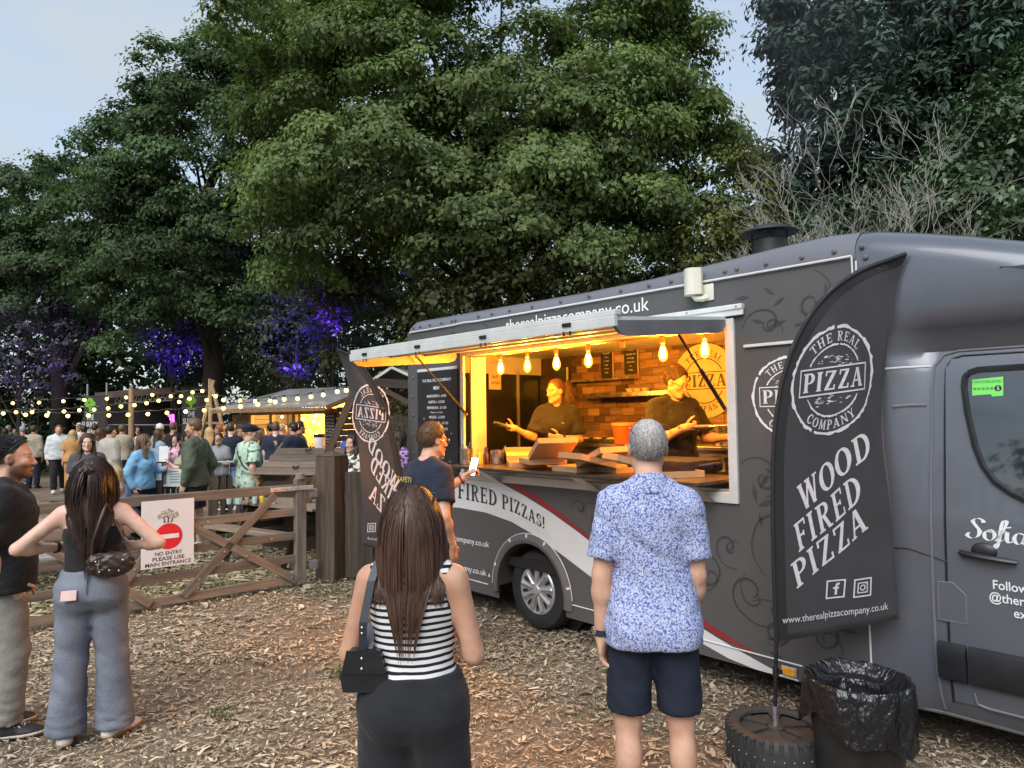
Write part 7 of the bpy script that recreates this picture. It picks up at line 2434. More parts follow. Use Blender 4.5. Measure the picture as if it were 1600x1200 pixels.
def shelter():
    # open timber pavilion behind the banner
    t = empty('timber_pavilion', (atx(575, 13), 13.2, 0), 0, 'open timber pavilion with tiled gable roof behind left banner', 'pavilion')
    o = Vector((atx(575, 13), 13.2, 0))
    P = lambda px, py, Y: at(px, py, Y)-o
    plank('beam', P(585, 598, 13), P(660, 602, 13), .12, .16, W_DKT, t); plank('beam', P(585, 615, 13.3), P(660, 618, 13.3), .12, .13, W_DKT, t)
    m = MB(); a, b, c = P(582, 594, 13), P(612, 574, 13), P(655, 594, 13); d = Vector((.35, 2.2, .02))
    m.add([b, c, c+d, b+d], [[0, 1, 2, 3]]); m.add([a, b, b+d, a+d], [[0, 1, 2, 3]]); m.o('roof', plain('grey felt shingles', (.14, .14, .14), .85, 0, .25, 40), t)
    plank('bargeboard', a, b, .03, .05, plain('pale bargeboard', (.48, .46, .43), .6), t); plank('bargeboard', b, c, .03, .05, plain('pale bargeboard', (.48, .46, .43), .6), t)
    plank('strut', P(598, 608, 13), P(640, 630, 13), .07, .09, W_DKT, t); plank('post', P(655, 598, 13.1), P(655, 760, 13.1), .12, .12, W_DKT, t, (1, 0, 0))
    for i in range(9): plank('board', P(588+i*8, 650, 14.2), P(588+i*8, 745, 14.2), .09, .02, W_DKP, t, (0, 1, 0))
    # long slanting prop beside the banner
    t2 = empty('timber_prop', (atx(540, 9.6), 9.6, 0), 0, 'dark diagonal timber prop leaning left of the feather banner', 'timber prop')
    o2 = Vector((atx(540, 9.6), 9.6, 0))
    plank('beam', at(502, 730, 9.6)-o2-Vector((.25, 0, .6)), at(556, 606, 9.7)-o2, .09, .10, wood('brown prop timber', (.11, .068, .042), 0, .25), t2)
    # blue barrel
    q = at(551, 678, 13.5)
    t3 = empty('water_butt', (q.x, 13.5, .75), 0, 'blue plastic barrel behind the patterned dress', 'barrel')
    MB().lathe([(0, 0), (.20, .0), (.235, .1), (.235, .62), (.20, .70), (0, .71)], 24).o('barrel', plain('blue plastic', (.03, .09, .35), .4), t3, True)
    MB().box((-.28, -.25, -.75), (.28, .25, -.002)).o('stand', W_DKT, t3)
shelter()

# ---------------------------------------------------------------- bar hut
def build_hut():
    eL, eR = Vector((-7.20, 17.05, 0)), Vector((-4.02, 14.95, 0))
    d = (eR-eL).normalized(); L = (eR-eL).length; rz = math.atan2(d.y, d.x)
    t = empty('bar_hut', eL, rz, 'timber bar hut with corrugated roof and warm lit serving hatch', 'hut')
    Wd = 2.3; EH, RH = 2.13, 2.62
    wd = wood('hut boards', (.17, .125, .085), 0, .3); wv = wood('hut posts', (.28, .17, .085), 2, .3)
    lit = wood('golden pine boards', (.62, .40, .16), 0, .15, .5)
    y0 = .45
    # front: solid ends, counter front, posts
    bz = .125
    def boards(x0, x1, y, z0, z1, mat, nm='board', axis='x'):
        n = int(round((z1-z0)/bz))
        for i in range(n):
            z = z0+bz*(i+.5)
            if axis == 'x': plank(nm, (x0, y, z), (x1, y, z), .022, bz-.008, mat, t, bev=0)
            else: plank(nm, (y, x0, z), (y, x1, z), .022, bz-.008, mat, t, bev=0)
    boards(.15, .85, y0, 0, 2.0, wd); boards(.85, L-.30, y0, 0, 1.06, wd); boards(L-.30, L, y0, 0, 2.0, wd)
    boards(y0, y0+Wd, L, 0, 2.12, wd, axis='y')
    boards(y0, y0+Wd, .15, 0, 2.0, wd, axis='y')
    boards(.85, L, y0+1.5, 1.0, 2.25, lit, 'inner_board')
    for x in (.85, 1.62, 2.42, L-.32): MB().box((x-.05, y0-.03, 0), (x+.05, y0+.06, 2.03)).o('post', wv, t)
    MB().box((.8, y0-.02, 1.98), (L, y0+.05, 2.10)).o('lintel', wv, t)
    MB().box((.85, y0-.22, 1.06), (L-.3, y0+.30, 1.11)).o('counter', wv, t)
    # gable boards on the right end, stepping in under the roof slope
    for i in range(5):
        z = 2.12+.1*i; f = 1-(z-2.12)/.55
        plank('gable_board', (L+.002, y0+.2+(1-f)*.5, z), (L+.002, y0+Wd-.1-(1-f)*1.0, z), .02, .092, wood('gable timber', (.30, .19, .10), 0, .25), t, bev=0)
    # corrugated roof, front slope hipped at the left
    tin = plain('weathered corrugated roof', (.30, .30, .31), .5, .35, .18, 3, .05, 30)
    m = MB(); n = 150; A = []; B = []
    for i in range(n+1):
        x = -.12+(L+.30)*i/n; c = .014*math.sin(x*2*PI/.10)
        r = max(x, .85)
        A.append((x, 0, EH+c)); B.append((max(r, x) if x < .85 else x, y0+1.12 if x > .85 else y0+1.12, RH+c))
    m.strip(A, B)
    Cc = [(x, y0+2.5, EH-.02) for x, _, _ in A]; m.strip(B, Cc)
    m.add([(-.12, 0, EH), (.85, y0+1.12, RH), (-.12, y0+2.5, EH)], [[0, 1, 2]])
    ro = m.o('roof', tin, t); ro.modifiers.new('thickness', 'SOLIDIFY').thickness = .01
    MB().box((-.10, .005, EH-.09), (L+.1, .03, EH-.02)).o('fascia', wv, t)
    MB().bar((L+.16, 0, EH-.02), (L+.16, y0+1.12, RH-.02), .03, .10).o('bargeboard', wood('gable timber', (.30, .19, .10), 0, .25), t)
    # chalkboard and shelves
    cb = MB().box((L-.29, y0-.06, 1.15), (L-.02, y0-.03, 2.0)).o('chalkboard', M_BLK, t)
    m = MB(); rr = random.Random(5)
    for i in range(11):
        z = 1.92-i*.068
        for k in range(3): m.tube([(L-.27+.08*k, y0-.063, z+rr.uniform(-.01, .01)), (L-.24+.08*k, y0-.063, z+rr.uniform(-.02, .02)), (L-.21+.08*k, y0-.063, z)], .004, 4)
    m.o('chalk_writing', M_LET, cb)
    lb = emit('warm bulb', (1.0, .66, .22), 26)
    bm = MB().sphere((0, 0, 0), .028, 8, 6).me('hut_bulb', lb, True)
    for i, (x, z) in enumerate(((1.3, 1.93), (1.9, 1.88), (2.15, 1.80), (2.5, 1.95), (2.75, 1.85), (2.9, 1.95), (3.05, 1.94), (3.2, 1.84), (3.35, 1.9), (2.6, 1.75))): obj('hut_bulb', bm, t, location=(x, y0+.55+.12*(i % 3), z))
    for x in (1.25, 2.1, 2.95):
        La = bpy.data.lights.new('hut_light', 'POINT'); La.energy = 70; La.color = (1, .62, .20); La.shadow_soft_size = .1
        lo = bpy.data.objects.new('hut_light', La); link(lo); lo.parent = t; lo.location = (x, y0+.75, 1.95)
    M = Matrix.Translation(eL) @ Matrix.Rotation(rz, 4, 'Z')
    u = empty('drinks_urn', M @ Vector((L-.55, y0-.02, 1.11)), rz, 'tall white drinks dispenser on the bar counter', 'dispenser')
    MB().lathe([(0, 0), (.11, 0), (.115, .36), (.10, .40), (0, .40)], 24).o('tank', plain('white plastic tank', (.75, .74, .72), .35), u, True)
    MB().lathe([(.118, .36), (.12, .43), (.0, .45)], 24).o('lid', M_BLK, u, True)
    bx = empty('timber_trough', M @ Vector((L-.75, y0-.55, 0)), rz, 'low timber planter in front of the bar counter', 'planter')
    MB().box((-.35, -.12, .80), (.35, .12, 1.02)).o('box', wood('planter wood', (.22, .14, .07), 0), bx); MB().box((-.3, -.1, 0), (.3, .1, .8)).o('stand', W_DKT, bx)
build_hut()

# ---------------------------------------------------------------- stage
def build_stage():
    o = at(225, 660, 25); o.z = 0
    t = empty('stage', o, 0, 'outdoor music stage with dark backdrop, brown canopy and lighting truss', 'stage')
    P = lambda px, py, Y: at(px, py, Y)-o
    scrim = plain('black scrim', (.020, .017, .016), .85, 0, .25, 3)
    a, b = P(150, 660, 26.5), P(335, 660, 26.5)
    MB().box((a.x, a.y, 0), (b.x, a.y+.05, P(200, 612, 26.5).z)).o('backdrop', scrim, t)
    MB().box((P(160, 0, 25).x, P(0, 0, 25).y-.2, 0), (P(300, 0, 25).x, 3.0, .75)).o('deck', scrim, t)
    m = MB(); r0 = [P(px, py, 24) for px, py in ((148, 614), (190, 610), (240, 607), (282, 605), (305, 609))]; r1 = [p+Vector((.2, 2.6, .12)) for p in r0]
    m.strip(r0, r1); m.strip([p-Vector((0, 0, .22)) for p in r0], r0); m.o('canopy', plain('brown canopy', (.10, .055, .042), .7, 0, .15, 3), t)
    # lighting truss
    m = MB(); A, B = P(178, 619, 24.2), P(276, 612, 24.2); C_, D = P(180, 631, 24.2), P(273, 625, 24.2)
    m.tube([A, B], .03, 6); m.tube([C_, D], .03, 6)
    for i in range(12):
        f, g = i/12, (i+1)/12
        m.tube([C_.lerp(D, f), A.lerp(B, (f+g)/2)], .018, 5); m.tube([A.lerp(B, (f+g)/2), C_.lerp(D, g)], .018, 5)
    m.o('lighting_truss', M_GALV, t)
    for px, y0, Y in ((167, 598, 23.6), (137, 600, 23.4), (279.5, 592, 23.6), (320, 589, 23.6)):
        MB().tube([P(px, y0, Y), Vector((P(px, y0, Y).x, P(px, y0, Y).y, 0))], .035, 8).o('scaffold_pole', M_GALV, t, True)
    m = MB(); m.tube([P(120, 624, 23.4), P(172, 620, 23.4)], .025, 6); m.tube([P(275, 612, 23.5), P(325, 608, 23.5)], .025, 6); m.o('scaffold_rail', M_GALV, t)
    MB().tube([P(170, 664, 24.2), P(282, 664, 24.2)], .02, 6).o('stage_rail', M_GALV, t)
    # banners either side
    for (x0, x1, y0, y1, lab, tx) in ((131, 166, 618, 672, 'black pub banner with green tree left of the stage', 148.5), (284, 322, 613, 672, 'black pub banner with green tree right of the stage', 302)):
        Y = 23.2
        q = at((x0+x1)/2, 660, Y); q.z = 0
        s = empty('stage_banner', q, 0, lab, 'banner', 'pub banners beside the stage')
        Q = lambda px, py: at(px, py, Y)-q
        A, B = Q(x0, y1), Q(x1, y0)
        MB().box((A.x, -.01, A.z-.35), (B.x, .01, B.z)).o('sheet', plain('black banner vinyl', (.022, .020, .018), .55, 0, .1), s)
        m = MB(); cx = Q(tx, 0).x; z0 = Q(tx, y0+38).z
        k = Y/F_PX
        for i, wd_ in enumerate((('THE', 12), ('SURREY', 24.5), ('OAKS', 16.5))):
            put_sans(m, wd_[0], lambda u, v, i=i: (cx+u, -.0135, z0-.25*i*.92+v), .175, wd_[1]*k, .012, 'C')
        m.o('lettering', plain('banner white', (.6, .6, .6), .6), s)
        m = MB(); zc = Q(tx, y0+14).z
        for dx, dz, r in ((0, .12, .10), (-.08, .02, .10), (.08, .02, .10), (0, -.02, .11)): put_quads(m, ring_quads(cx+dx, zc+dz, 0, r, 14), lambda x, z: (x, -.0135-.0004*(dx*10), z))
        m.quad((cx-.035, -.0145, zc-.24), (cx+.035, -.0145, zc-.24), (cx+.025, -.0145, zc-.05), (cx-.025, -.0145, zc-.05)); m.quad((cx-.16, -.0145, zc-.27), (cx+.16, -.0145, zc-.27), (cx+.16, -.0145, zc-.235), (cx-.16, -.0145, zc-.235))
        m.o('tree_emblem', plain('emblem green', (.16, .40, .03), .6), s)
    # pink neon figure
    q = at(270, 655, 23.9); q.z = 0
    s = empty('neon_sign', q, 0, 'glowing pink neon shape on the stage above the crowd', 'neon sign')
    Q = lambda px, py: at(px, py, 23.9)-q
    nm = emit('pink neon', (1.0, .05, .75), 5)
    rr = random.Random(9)
    for k in range(7):
        x = 267+k*1.0; MB().tube([Q(x+rr.uniform(-1, 1), 648+rr.uniform(0, 3)), Q(x+rr.uniform(-2, 2), 654), Q(x+rr.uniform(-1.5, 1.5), 659), Q(x+rr.uniform(-1, 1), 664+rr.uniform(-2, 2))], .022, 5).o('neon_tube', nm, s)
    MB().tube([Q(263, 650), Q(270, 648), Q(275, 650)], .022, 5).o('neon_tube', nm, s)
    MB().tube([Q(270, 664), Vector((Q(270, 664).x, 0, 0))], .03, 6).o('stand', M_BLK, s)
    # tall timber pole in front, and the tripod of poles carrying the lights
    b = at(205, 690, 19); t2 = empty('timber_pole', (b.x, 19, 0), 0, 'tall wooden pole standing in the crowd before the stage', 'pole')
    MB().tube([(0, 0, 0), (.0, 0, 1.4), (-.01, 0, at(203, 606, 19).z)], [.085, .075, .065], 10).o('pole', W_PAL, t2, True)
    b = at(334, 680, 18.5); t3 = empty('pole_tripod', (b.x, 18.5, 0), 0, 'tripod of pale rustic poles carrying festoon lights', 'tripod')
    o3 = Vector((b.x, 18.5, 0)); Q = lambda px, py, Y=18.5: at(px, py, Y)-o3
    for a, c in (((317, 664), (334, 594)), ((329, 672), (328, 592)), ((347, 664), (330, 597))):
        d = Q(*c)-Q(*a); f = (Q(*a).z)/d.z
        MB().tube([Q(*a)-d*f, Q(*a), Q(*c)], [.06, .055, .045], 8).o('leg', W_PAL, t3, True)
    plank('spreader', Q(322, 661), Q(346, 661), .05, .06, W_PAL, t3)
build_stage()

def festoon(label, pts, Y0, Y1, ends=True, r=.047, sag=.03):
    P = [at(px, py, Y0+(Y1-Y0)*i/max(1, len(pts)-1)) for i, (px, py) in enumerate(pts)]
    o = P[0].copy()
    t = empty('festoon_lights', o, 0, label, 'festoon lights', 'strings of festoon lights')
    cab = []
    for i, p in enumerate(P):
        cab.append(p-o+Vector((0, 0, .095)))
        if i < len(P)-1: cab.append((p.lerp(P[i+1], .5))-o+Vector((0, 0, .095-sag)))
    MB().tube(cab, .008, 5).o('cable', M_BLK, t)
    for p in P:
        b = obj('bulb', FB, t, location=p-o); obj('cap', FC, t, location=p-o)
M_FEST = emit('festoon bulb', (1.0, .66, .14), 3.2)
FB = MB().sphere((0, 0, 0), .045, 12, 8).me('bulb', M_FEST, True)
FC = MB().lathe([(0, .10), (.018, .095), (.022, .05), (.02, .04)], 8).me('cap', M_BLK)
festoon('highest string of festoon bulbs, from the left edge to the tripod', [(-12, 632), (20, 630), (61, 629), (99, 627), (132, 625), (167, 623), (197, 621), (238, 617), (267, 619), (283, 619), (301, 613), (316, 611), (330, 616)], 21, 18.6)
festoon('middle string of festoon bulbs crossing in front of the stage', [(-20, 645), (5, 646), (25, 644), (50, 644), (75, 645), (100, 643), (124, 641), (147, 640), (169, 638), (189, 635), (210, 633), (229, 630), (248, 626), (280, 628), (296, 623), (323, 625)], 19, 18.2)
festoon('lowest string of festoon bulbs above the crowd', [(-6, 648), (40, 648), (73, 649), (106, 650), (138, 649), (170, 649), (200, 648), (231, 647), (261, 645), (290, 643), (319, 641), (349, 638)], 17.6, 17.2)
festoon('string of festoon bulbs along the hut roof to the banner', [(337, 619), (349, 625), (375, 626), (399, 627), (422, 626), (444, 624), (465, 623), (486, 620), (505, 617), (527, 612), (541, 610)], 17.2, 14.9, r=.04)
festoon('short string of festoon bulbs low on the hut roof', [(349, 638), (376, 635), (403, 632), (430, 628)], 16.6, 15.6)
# ================================================================ PEOPLE
SK = {'a': (.60, .36, .255), 'b': (.50, .285, .19), 'c': (.42, .235, .155), 'd': (.66, .43, .33), 'e': (.20, .11, .07)}
HAIRC = {'dark': (.022, .016, .012), 'brown': (.060, .034, .020), 'mid': (.12, .07, .04), 'blond': (.42, .30, .15), 'grey': (.26, .25, .24), 'ginger': (.20, .075, .03), 'black': (.010, .009, .010)}
SOLE = plain('pale rubber sole', (.55, .50, .42), .7); SOLE_T = plain('tan sole', (.34, .20, .11), .7)
SH_W = plain('white leather shoe', (.62, .62, .61), .5); SH_B = plain('black shoe', (.02, .02, .022), .5)
F_BLK = fabric('black cotton', (.016, .016, .018)); F_NAVY = fabric('navy cotton', (.018, .022, .040)); F_BLKT = fabric('black trousers', (.017, .018, .021), fold=6)

def hm(k, r=.45): return hair_mat('hair '+k, HAIRC[k], r)

def hair_fall(F, lod, L=.30, w=.085, seed=0, wav=.006, front=True, back=True):
    """loose shoulder length hair as one shape"""
    def extra(g, e):
        pass
    h = (.0072, .0105, .017)[lod]
    lo = F.hc-np.array([.18, .20, .16+L]); hi = F.hc+np.array([.18, .20, .17])
    g = Grid(lo, hi, h)
    e = lambda c, r, k=.02, op='add': g.ell(F.head_to(c), np.array(r)*F.hk, F.Hm, k, op)
    e((0, -.014, .034), (.092, .110, .104))
    dn = np.array([0, 0, -1.0])
    if back:
        a = F.head_to((0, -.060, .0)); b = a+dn*L*.9+F.M[:, 1]*-.035
        g.cone(a, b, .085*F.hk, w, .04, flat=(F.M[:, 1], .55))
    for sd in (1, -1):
        a = F.head_to((.070*sd, -.01, .01)); b = a+dn*L*(.85 if front else .4)+F.M[:, 0]*.022*sd+F.M[:, 1]*(.05 if front else -.03)
        g.cone(a, b, .030, .034, .03)
    g.folds(wav, (70, 70, 14), seed, 5)
    P = np.stack(np.meshgrid(*g.ax, indexing='ij'), -1).reshape(-1, 3)
    x, y, z = F.head_local(P).T
    v = np.minimum(y-(.022+.045*np.clip((z-.03)/.05, 0, 1)), .058+.02*np.clip(-z/.1, 0, 1)-np.abs(x))*F.hk
    v = np.where(z < .115, v, -1)
    g.d = np.maximum(g.d, np.where(y > -.02, v, -1).reshape(g.d.shape)).astype(np.float32)
    return g

def person(label, loc, yaw, H=1.75, sex='m', lod=2, skin='a', top=None, bottom=None, shoes=(SH_B, SOLE), hair=('short', 'brown'), pose=None, bw=1.0, belly=0.0, beard=0.0, group=None, hands=(1, -1), eyes_on=None, seed=0, tint=None, legs=True):
    t = empty('person', loc, R(yaw), label, 'person', group)
    F = Fig(H, sex, bw, pose, belly)
    v, q = body_mesh(F, lod, False, hands)
    me = mesh_np('body', v, q, skin_mat('skin '+skin, SK[skin]), True)
    hb = HAIRC[hair[1]]
    set_col(me, skin_tint(F, v, beard, tuple(min(1, .25+x*1.5) for x in hb), hair[2] if len(hair) > 2 else 0))
    obj('body', me, t)
    if lod < 2 if eyes_on is None else eyes_on: eyes(F, t)
    if bottom:
        k, m, o = bottom
        grid_obj(k, bottom_grid(F, lod, 'shorts' if k == 'shorts' else 'trousers', seed=seed+3, **o), m, t)
    if top:
        k, m, o = top
        nm = {'tee': 't_shirt', 'tank': 'vest_top', 'shirt': 'shirt', 'hoodie': 'hoodie', 'long': 'jumper'}[k]
        cols = None
        if 'trim' in o:
            oo = dict(o); tr = oo.pop('trim')
            g = top_grid(F, lod, k, seed=seed, **oo)
            def cols(vv):
                d = np.full(len(vv), 9.0)
                for sd in (1, -1):
                    L = (vv-F.W(oo.get('sh_cut', (.205, .455))[0]*sd, -.01, oo.get('sh_cut', (.205, .455))[1]))@F.M
                    d = np.minimum(d, (np.sqrt(((L/(np.array([.085, .30, .125])*F.k))**2).sum(1))-1)*.085*np.where(L[:, 0]*sd > .03, 1, 1))
                z = ((vv-F.O)@F.M)[:, 2]/F.k
                xx = np.abs(((vv-F.O)@F.M)[:, 0]); d = np.minimum(d, np.where(xx < .085*F.k, oo.get('neck', .505)-z, 9))
                return np.repeat((d > tr).astype(np.float32)[:, None], 3, 1)
        else: g = top_grid(F, lod, k, seed=seed, **o)
        grid_obj(nm, g, m, t, cols)
    if shoes and legs: shoe_objs(F, lod, shoes[0], shoes[1], t)
    ht, hc = hair[0], hair[1]
    if ht == 'short': grid_obj('hair', hair_cap(F, lod, .014, .006, seed=seed, fold=.003), hm(hc), t, lambda v: np.ones((len(v), 3)))
    elif ht == 'fall': grid_obj('hair', hair_fall(F, lod, seed=seed), hm(hc), t, lambda v: np.ones((len(v), 3)))
    elif ht == 'pony':
        grid_obj('hair', hair_cap(F, lod, .012, .004, seed=seed, hairline=.05), hm(hc), t, lambda v: np.ones((len(v), 3)))
    elif ht == 'cap':
        c = hair_cap(F, lod, .020, .004, nape=-.01, hairline=.075, fold=0); e = F.head_to((0, .09, .045)); c.ell(e, np.array([.075, .075, .010]), F.Hm, .01)
        grid_obj('cap', c, plain('cap '+hair[3], hair[4], .8), t)
        grid_obj('hair', hair_cap(F, lod, .010, -.01, seed=seed), hm(hc), t, lambda v: np.ones((len(v), 3)))
    return t, F

DOWN = lambda sd, out=.16: ((out*sd, -.05, -1), (.05*sd, .18, -1), (0, .12, -1), (0, 1, .15), 28)
BENT = lambda sd: ((.22*sd, .10, -1), (-.25*sd, 1, .25), (-.3*sd, 1, .3), (-.2*sd, .3, 1), 45)
POCK = lambda sd: ((.35*sd, -.30, -1), (-.10*sd, .45, -1), (-.1*sd, .4, -1), (0, 1, 0), 30)
PHONE = lambda sd: ((.15*sd, .45, -1), (-.3*sd, .8, .75), (-.1*sd, .4, 1), (-.6*sd, .2, .4), 55)
AP = lambda px, Y: (atx(px, Y), Y, 0)

# ---- cloth patterns
def floral_blue():
    t = NT('blue and white floral cotton'); v = t.coord('Object')
    w = t.node('ShaderNodeTexNoise'); w.inputs['Scale'].default_value = 45; t.lk(v, w.inputs['Vector'])
    a = t.node('ShaderNodeVectorMath', operation='MULTIPLY_ADD'); t.lk(w.outputs['Color'], a.inputs[0]); a.inputs[1].default_value = (.018,)*3; t.lk(v, a.inputs[2])
    vo = t.node('ShaderNodeTexVoronoi'); vo.inputs['Scale'].default_value = 105; t.lk(a.outputs[0], vo.inputs['Vector'])
    n = t.noise(a.outputs[0], 120, 3, .6)
    c1 = t.ramp(vo.outputs['Distance'], [(.20, (.50, .53, .64)), (.38, (.25, .29, .50)), (.60, (.08, .11, .31))])
    t.color(t.mix(t.ramp(n, [(.47, (0, 0, 0)), (.56, (1, 1, 1))]), c1, (.44, .49, .65)))
    t.rough(.85); t.b.inputs['Specular IOR Level'].default_value = .2
    t.bump(t.noise(v, 16, 4), .3, .012); return t.m
def stripes():
    t = NT('black and white striped jersey'); v = t.coord('Object')
    s = t.node('ShaderNodeSeparateXYZ'); t.lk(v, s.inputs[0])
    d = t.math('ADD', s.outputs['Z'], t.math('MULTIPLY', t.noise(v, 7, 2), .014))
    f = t.math('FRACT', t.math('MULTIPLY', d, 42.0))
    st = t.ramp(f, [(.50, (.70, .69, .70)), (.56, (.016, .016, .018)), (.95, (.016, .016, .018)), (1.0, (.70, .69, .70))])
    tr = t.attr('tint')
    t.color(t.mix(t.math('GREATER_THAN', t.noise(None, 1) if False else s.outputs['Z'], -9), st, t.mix(1.0, st, tr, 'MULTIPLY')))
    t.rough(.85); t.b.inputs['Specular IOR Level'].default_value = .2
    t.bump(t.noise(v, 300, 2), .15, .003); return t.m
def denim(name, c, wash):
    t = NT(name); v = t.coord('Object'); n = t.noise(v, 5, 4, .5); m = t.noise(t.coord('Object', (300, 300, 60)), 1.0, 3)
    t.color(t.mix(.3, t.ramp(n, [(.32, c), (.68, wash)]), t.ramp(m, [(.3, tuple(x*.6 for x in c)), (.7, tuple(x*1.3 for x in wash))])))
    t.rough(.88); t.b.inputs['Specular IOR Level'].default_value = .2; t.bump(t.math('ADD', m, t.noise(v, 12, 4)), .3, .008); return t.m
def printed(name, base, blob, scale, thr=.56):
    t = NT(name); v = t.coord('Object'); n = t.noise(v, scale, 4, .6); n2 = t.noise(v, scale*.5, 3)
    t.color(t.mix(t.ramp(n2, [(.55, (0, 0, 0)), (.62, (.5,)*3)]), t.ramp(n, [(thr-.03, base), (thr+.03, blob)]), tuple(x*.6 for x in base)))
    t.rough(.85); t.b.inputs['Specular IOR Level'].default_value = .2; return t.m

# ---- foreground customers
def woman_stripes():
    pose = dict(armR=((.24, -.02, -1), (-.30, 1, .02), (-.5, 1, .1), (-.5, .2, 1), 40), armL=((-.27, -.02, -1), (.30, 1, .02), (.5, 1, .1), (.5, .2, 1), 40), head=(-4, -2, 0), legR=((.05, .02, -1), (.02, -.05, -1), -8), legL=((-.05, .02, -1), (-.02, -.05, -1), 12))
    t, F = person('woman in a striped sleeveless top with long brown hair, seen from behind', AP(643, 2.62), -3, 1.615, 'f', 0, 'b', ('tank', stripes(), dict(inf=.010, hem=.055, fold=.0016, neck=.497, sh_cut=(.232, .435), trim=.012)),
        ('trousers', F_BLKT, dict(inf=.016, waist=.115, r=(.112, .112, .135), fold=.004)), hair=('none', 'brown'), pose=pose, bw=1.09, eyes_on=True, seed=2)
    m = hair_mat('long brown hair', (.066, .036, .024), .40)
    grid_obj('hair', hair_cap(F, 0, .010, .004, nape=-.06, hairline=.05, ear=False, fold=.002), m, t, lambda v: np.ones((len(v), 3))*.8)
    long_hair(F, t, m, 3000, .31, 4, 13, w=.0042, name='hair_strands', spreadx=.15)
    long_hair(F, t, m, 2200, .33, 5, 13, w=.0042, name='side_strands', spreadx=.6)
    long_hair(F, t, m, 520, .50, 9, 22, w=.004, name='long_strands', gather=((.0, -.14, -.14), 6, 1.5), spreadx=.05)
    sg = MB()
    for sd in (1, -1): sg.tube([F.head_to((.082*sd, .03, .095)), F.head_to((.093*sd, -.03, .080)), F.head_to((.090*sd, -.06, .065))], .003, 6)
    sg.tube([F.head_to((.082*sd, .03, .095)) for sd in (1, -1)]+[], .006, 6); sg.o('sunglasses', M_BLK, t, True)
    # shoulder bag hangs from her left shoulder
    o = t.matrix_basis; q = lambda p: o @ Vector(p)
    b = empty('shoulder_bag', q(F.elb[-1]+np.array([.075, -.06, -.02])), t.rotation_euler.z, 'small black leather shoulder bag under her left arm', 'handbag')
    lb = plain('black leather', (.014, .015, .018), .32, 0, .2, 20, .12, 160)
    MB().prism([(-.075, -.085), (.075, -.085), (.085, -.03), (.055, .055), (-.055, .055), (-.085, -.03)], -.028, .028, Matrix.Rotation(PI/2, 4, 'X')).o('bag_body', lb, b)
    MB().prism([(-.06, .06), (.06, .06), (.078, -.02), (-.078, -.02)], -.034, -.028, Matrix.Rotation(PI/2, 4, 'X') @ Matrix.Scale(-1, 4, (0, 0, 1))).o('flap', lb, b)
    top = Vector(b.matrix_basis.inverted() @ q(F.W(-.128, -.02, .535)))
    A = [Vector((-.01, -.005, .055)), Vector((.0, -.035, .16)), top.lerp(Vector((0, -.03, .16)), .3)+Vector((0, -.045, 0)), top+Vector((0, -.02, 0)), top+Vector((0, .05, -.01)), Vector((.01, .06, .16)), Vector((.01, .005, .055))]
    st = MB(); st.strip([p-Vector((.014, 0, 0)) for p in A], [p+Vector((.014, 0, 0)) for p in A]); so = st.o('strap', plain('slate strap', (.04, .05, .06), .5), b); so.modifiers.new('thickness', 'SOLIDIFY').thickness = .004
    rg = MB()
    for z in (.0, .035, .12, .14): rg.sphere((-.005, -.036 if z < .1 else -.03, z), .006, 8, 5)
    rg.o('stud', M_STEEL, b, True)
woman_stripes()

def man_floral():
    pose = dict(armL=((-.15, -.05, -1), (-.02, .08, -1), (.05, .10, -1), (.3, 1, 0), 35), armR=((.08, .02, -1), (-.05, .45, -1), (0, .3, -1), (-.3, 1, 0), 35), head=(6, -6, 0), legR=((.06, .03, -1), (.05, -.03, -1), -14), legL=((-.06, .02, -1), (-.02, -.04, -1), 10), lean=(1, 0, 2))
    t, F = person('grey haired man in a blue floral shirt and navy shorts', AP(1012, 3.17), -6, 1.855, 'm', 0, 'a', ('shirt', floral_blue(), dict(inf=.013, hem=-.105, sleeve=.80, sl_r=1.15, fold=.0045, neck=.535)),
        ('shorts', denim('navy shorts', (.016, .020, .034), (.024, .029, .046)), dict(inf=.006, hemfrac=.86, r=(.100, .086, .08), fold=.0035)), hair=('none', 'grey', .55), pose=pose, bw=.93, belly=.012, eyes_on=True, seed=5)
    m = hair_mat('cropped grey hair', (.36, .34, .33), .65)
    grid_obj('hair', hair_cap(F, 0, .0045, .002, nape=-.075, hairline=.045, fold=.0012), m, t, lambda v: np.repeat((np.clip(.75+.5*((F.head_local(v)[:, 2]-.02)/.1), .5, 1.15))[:, None], 3, 1))
    short_strands(F, t, m, 5000, .011, 3, 'hair_strands', .0013, (0, -.25, -.35), t=.004, nape=-.07)
    # collar
    g = Grid(F.W(-.12, -.12, .42), F.W(.12, .12, .62), .007)
    g.cone(F.W(0, -.024, .49), F.W(0, -.012, .57), .096, .086, .0); g.cone(F.W(0, -.02, .46), F.W(0, .012, .64), .070, .068, 0, 'sub'); g.plane(F.W(0, 0, .505), -F.M[:, 2]); g.plane(F.W(0, 0, .560), F.M[:, 2]+F.M[:, 1]*.35)
    grid_obj('collar', g, floral_blue(), t)
    spectacles(F, t, M_BLK, 'sunglasses', .085, .075)
    band(F, -1, plain('navy watch strap', (.02, .03, .06), .5), t, 'watch', .026, .02, ((-.9, -.35, .1), M_STEEL), .0345)
man_floral()

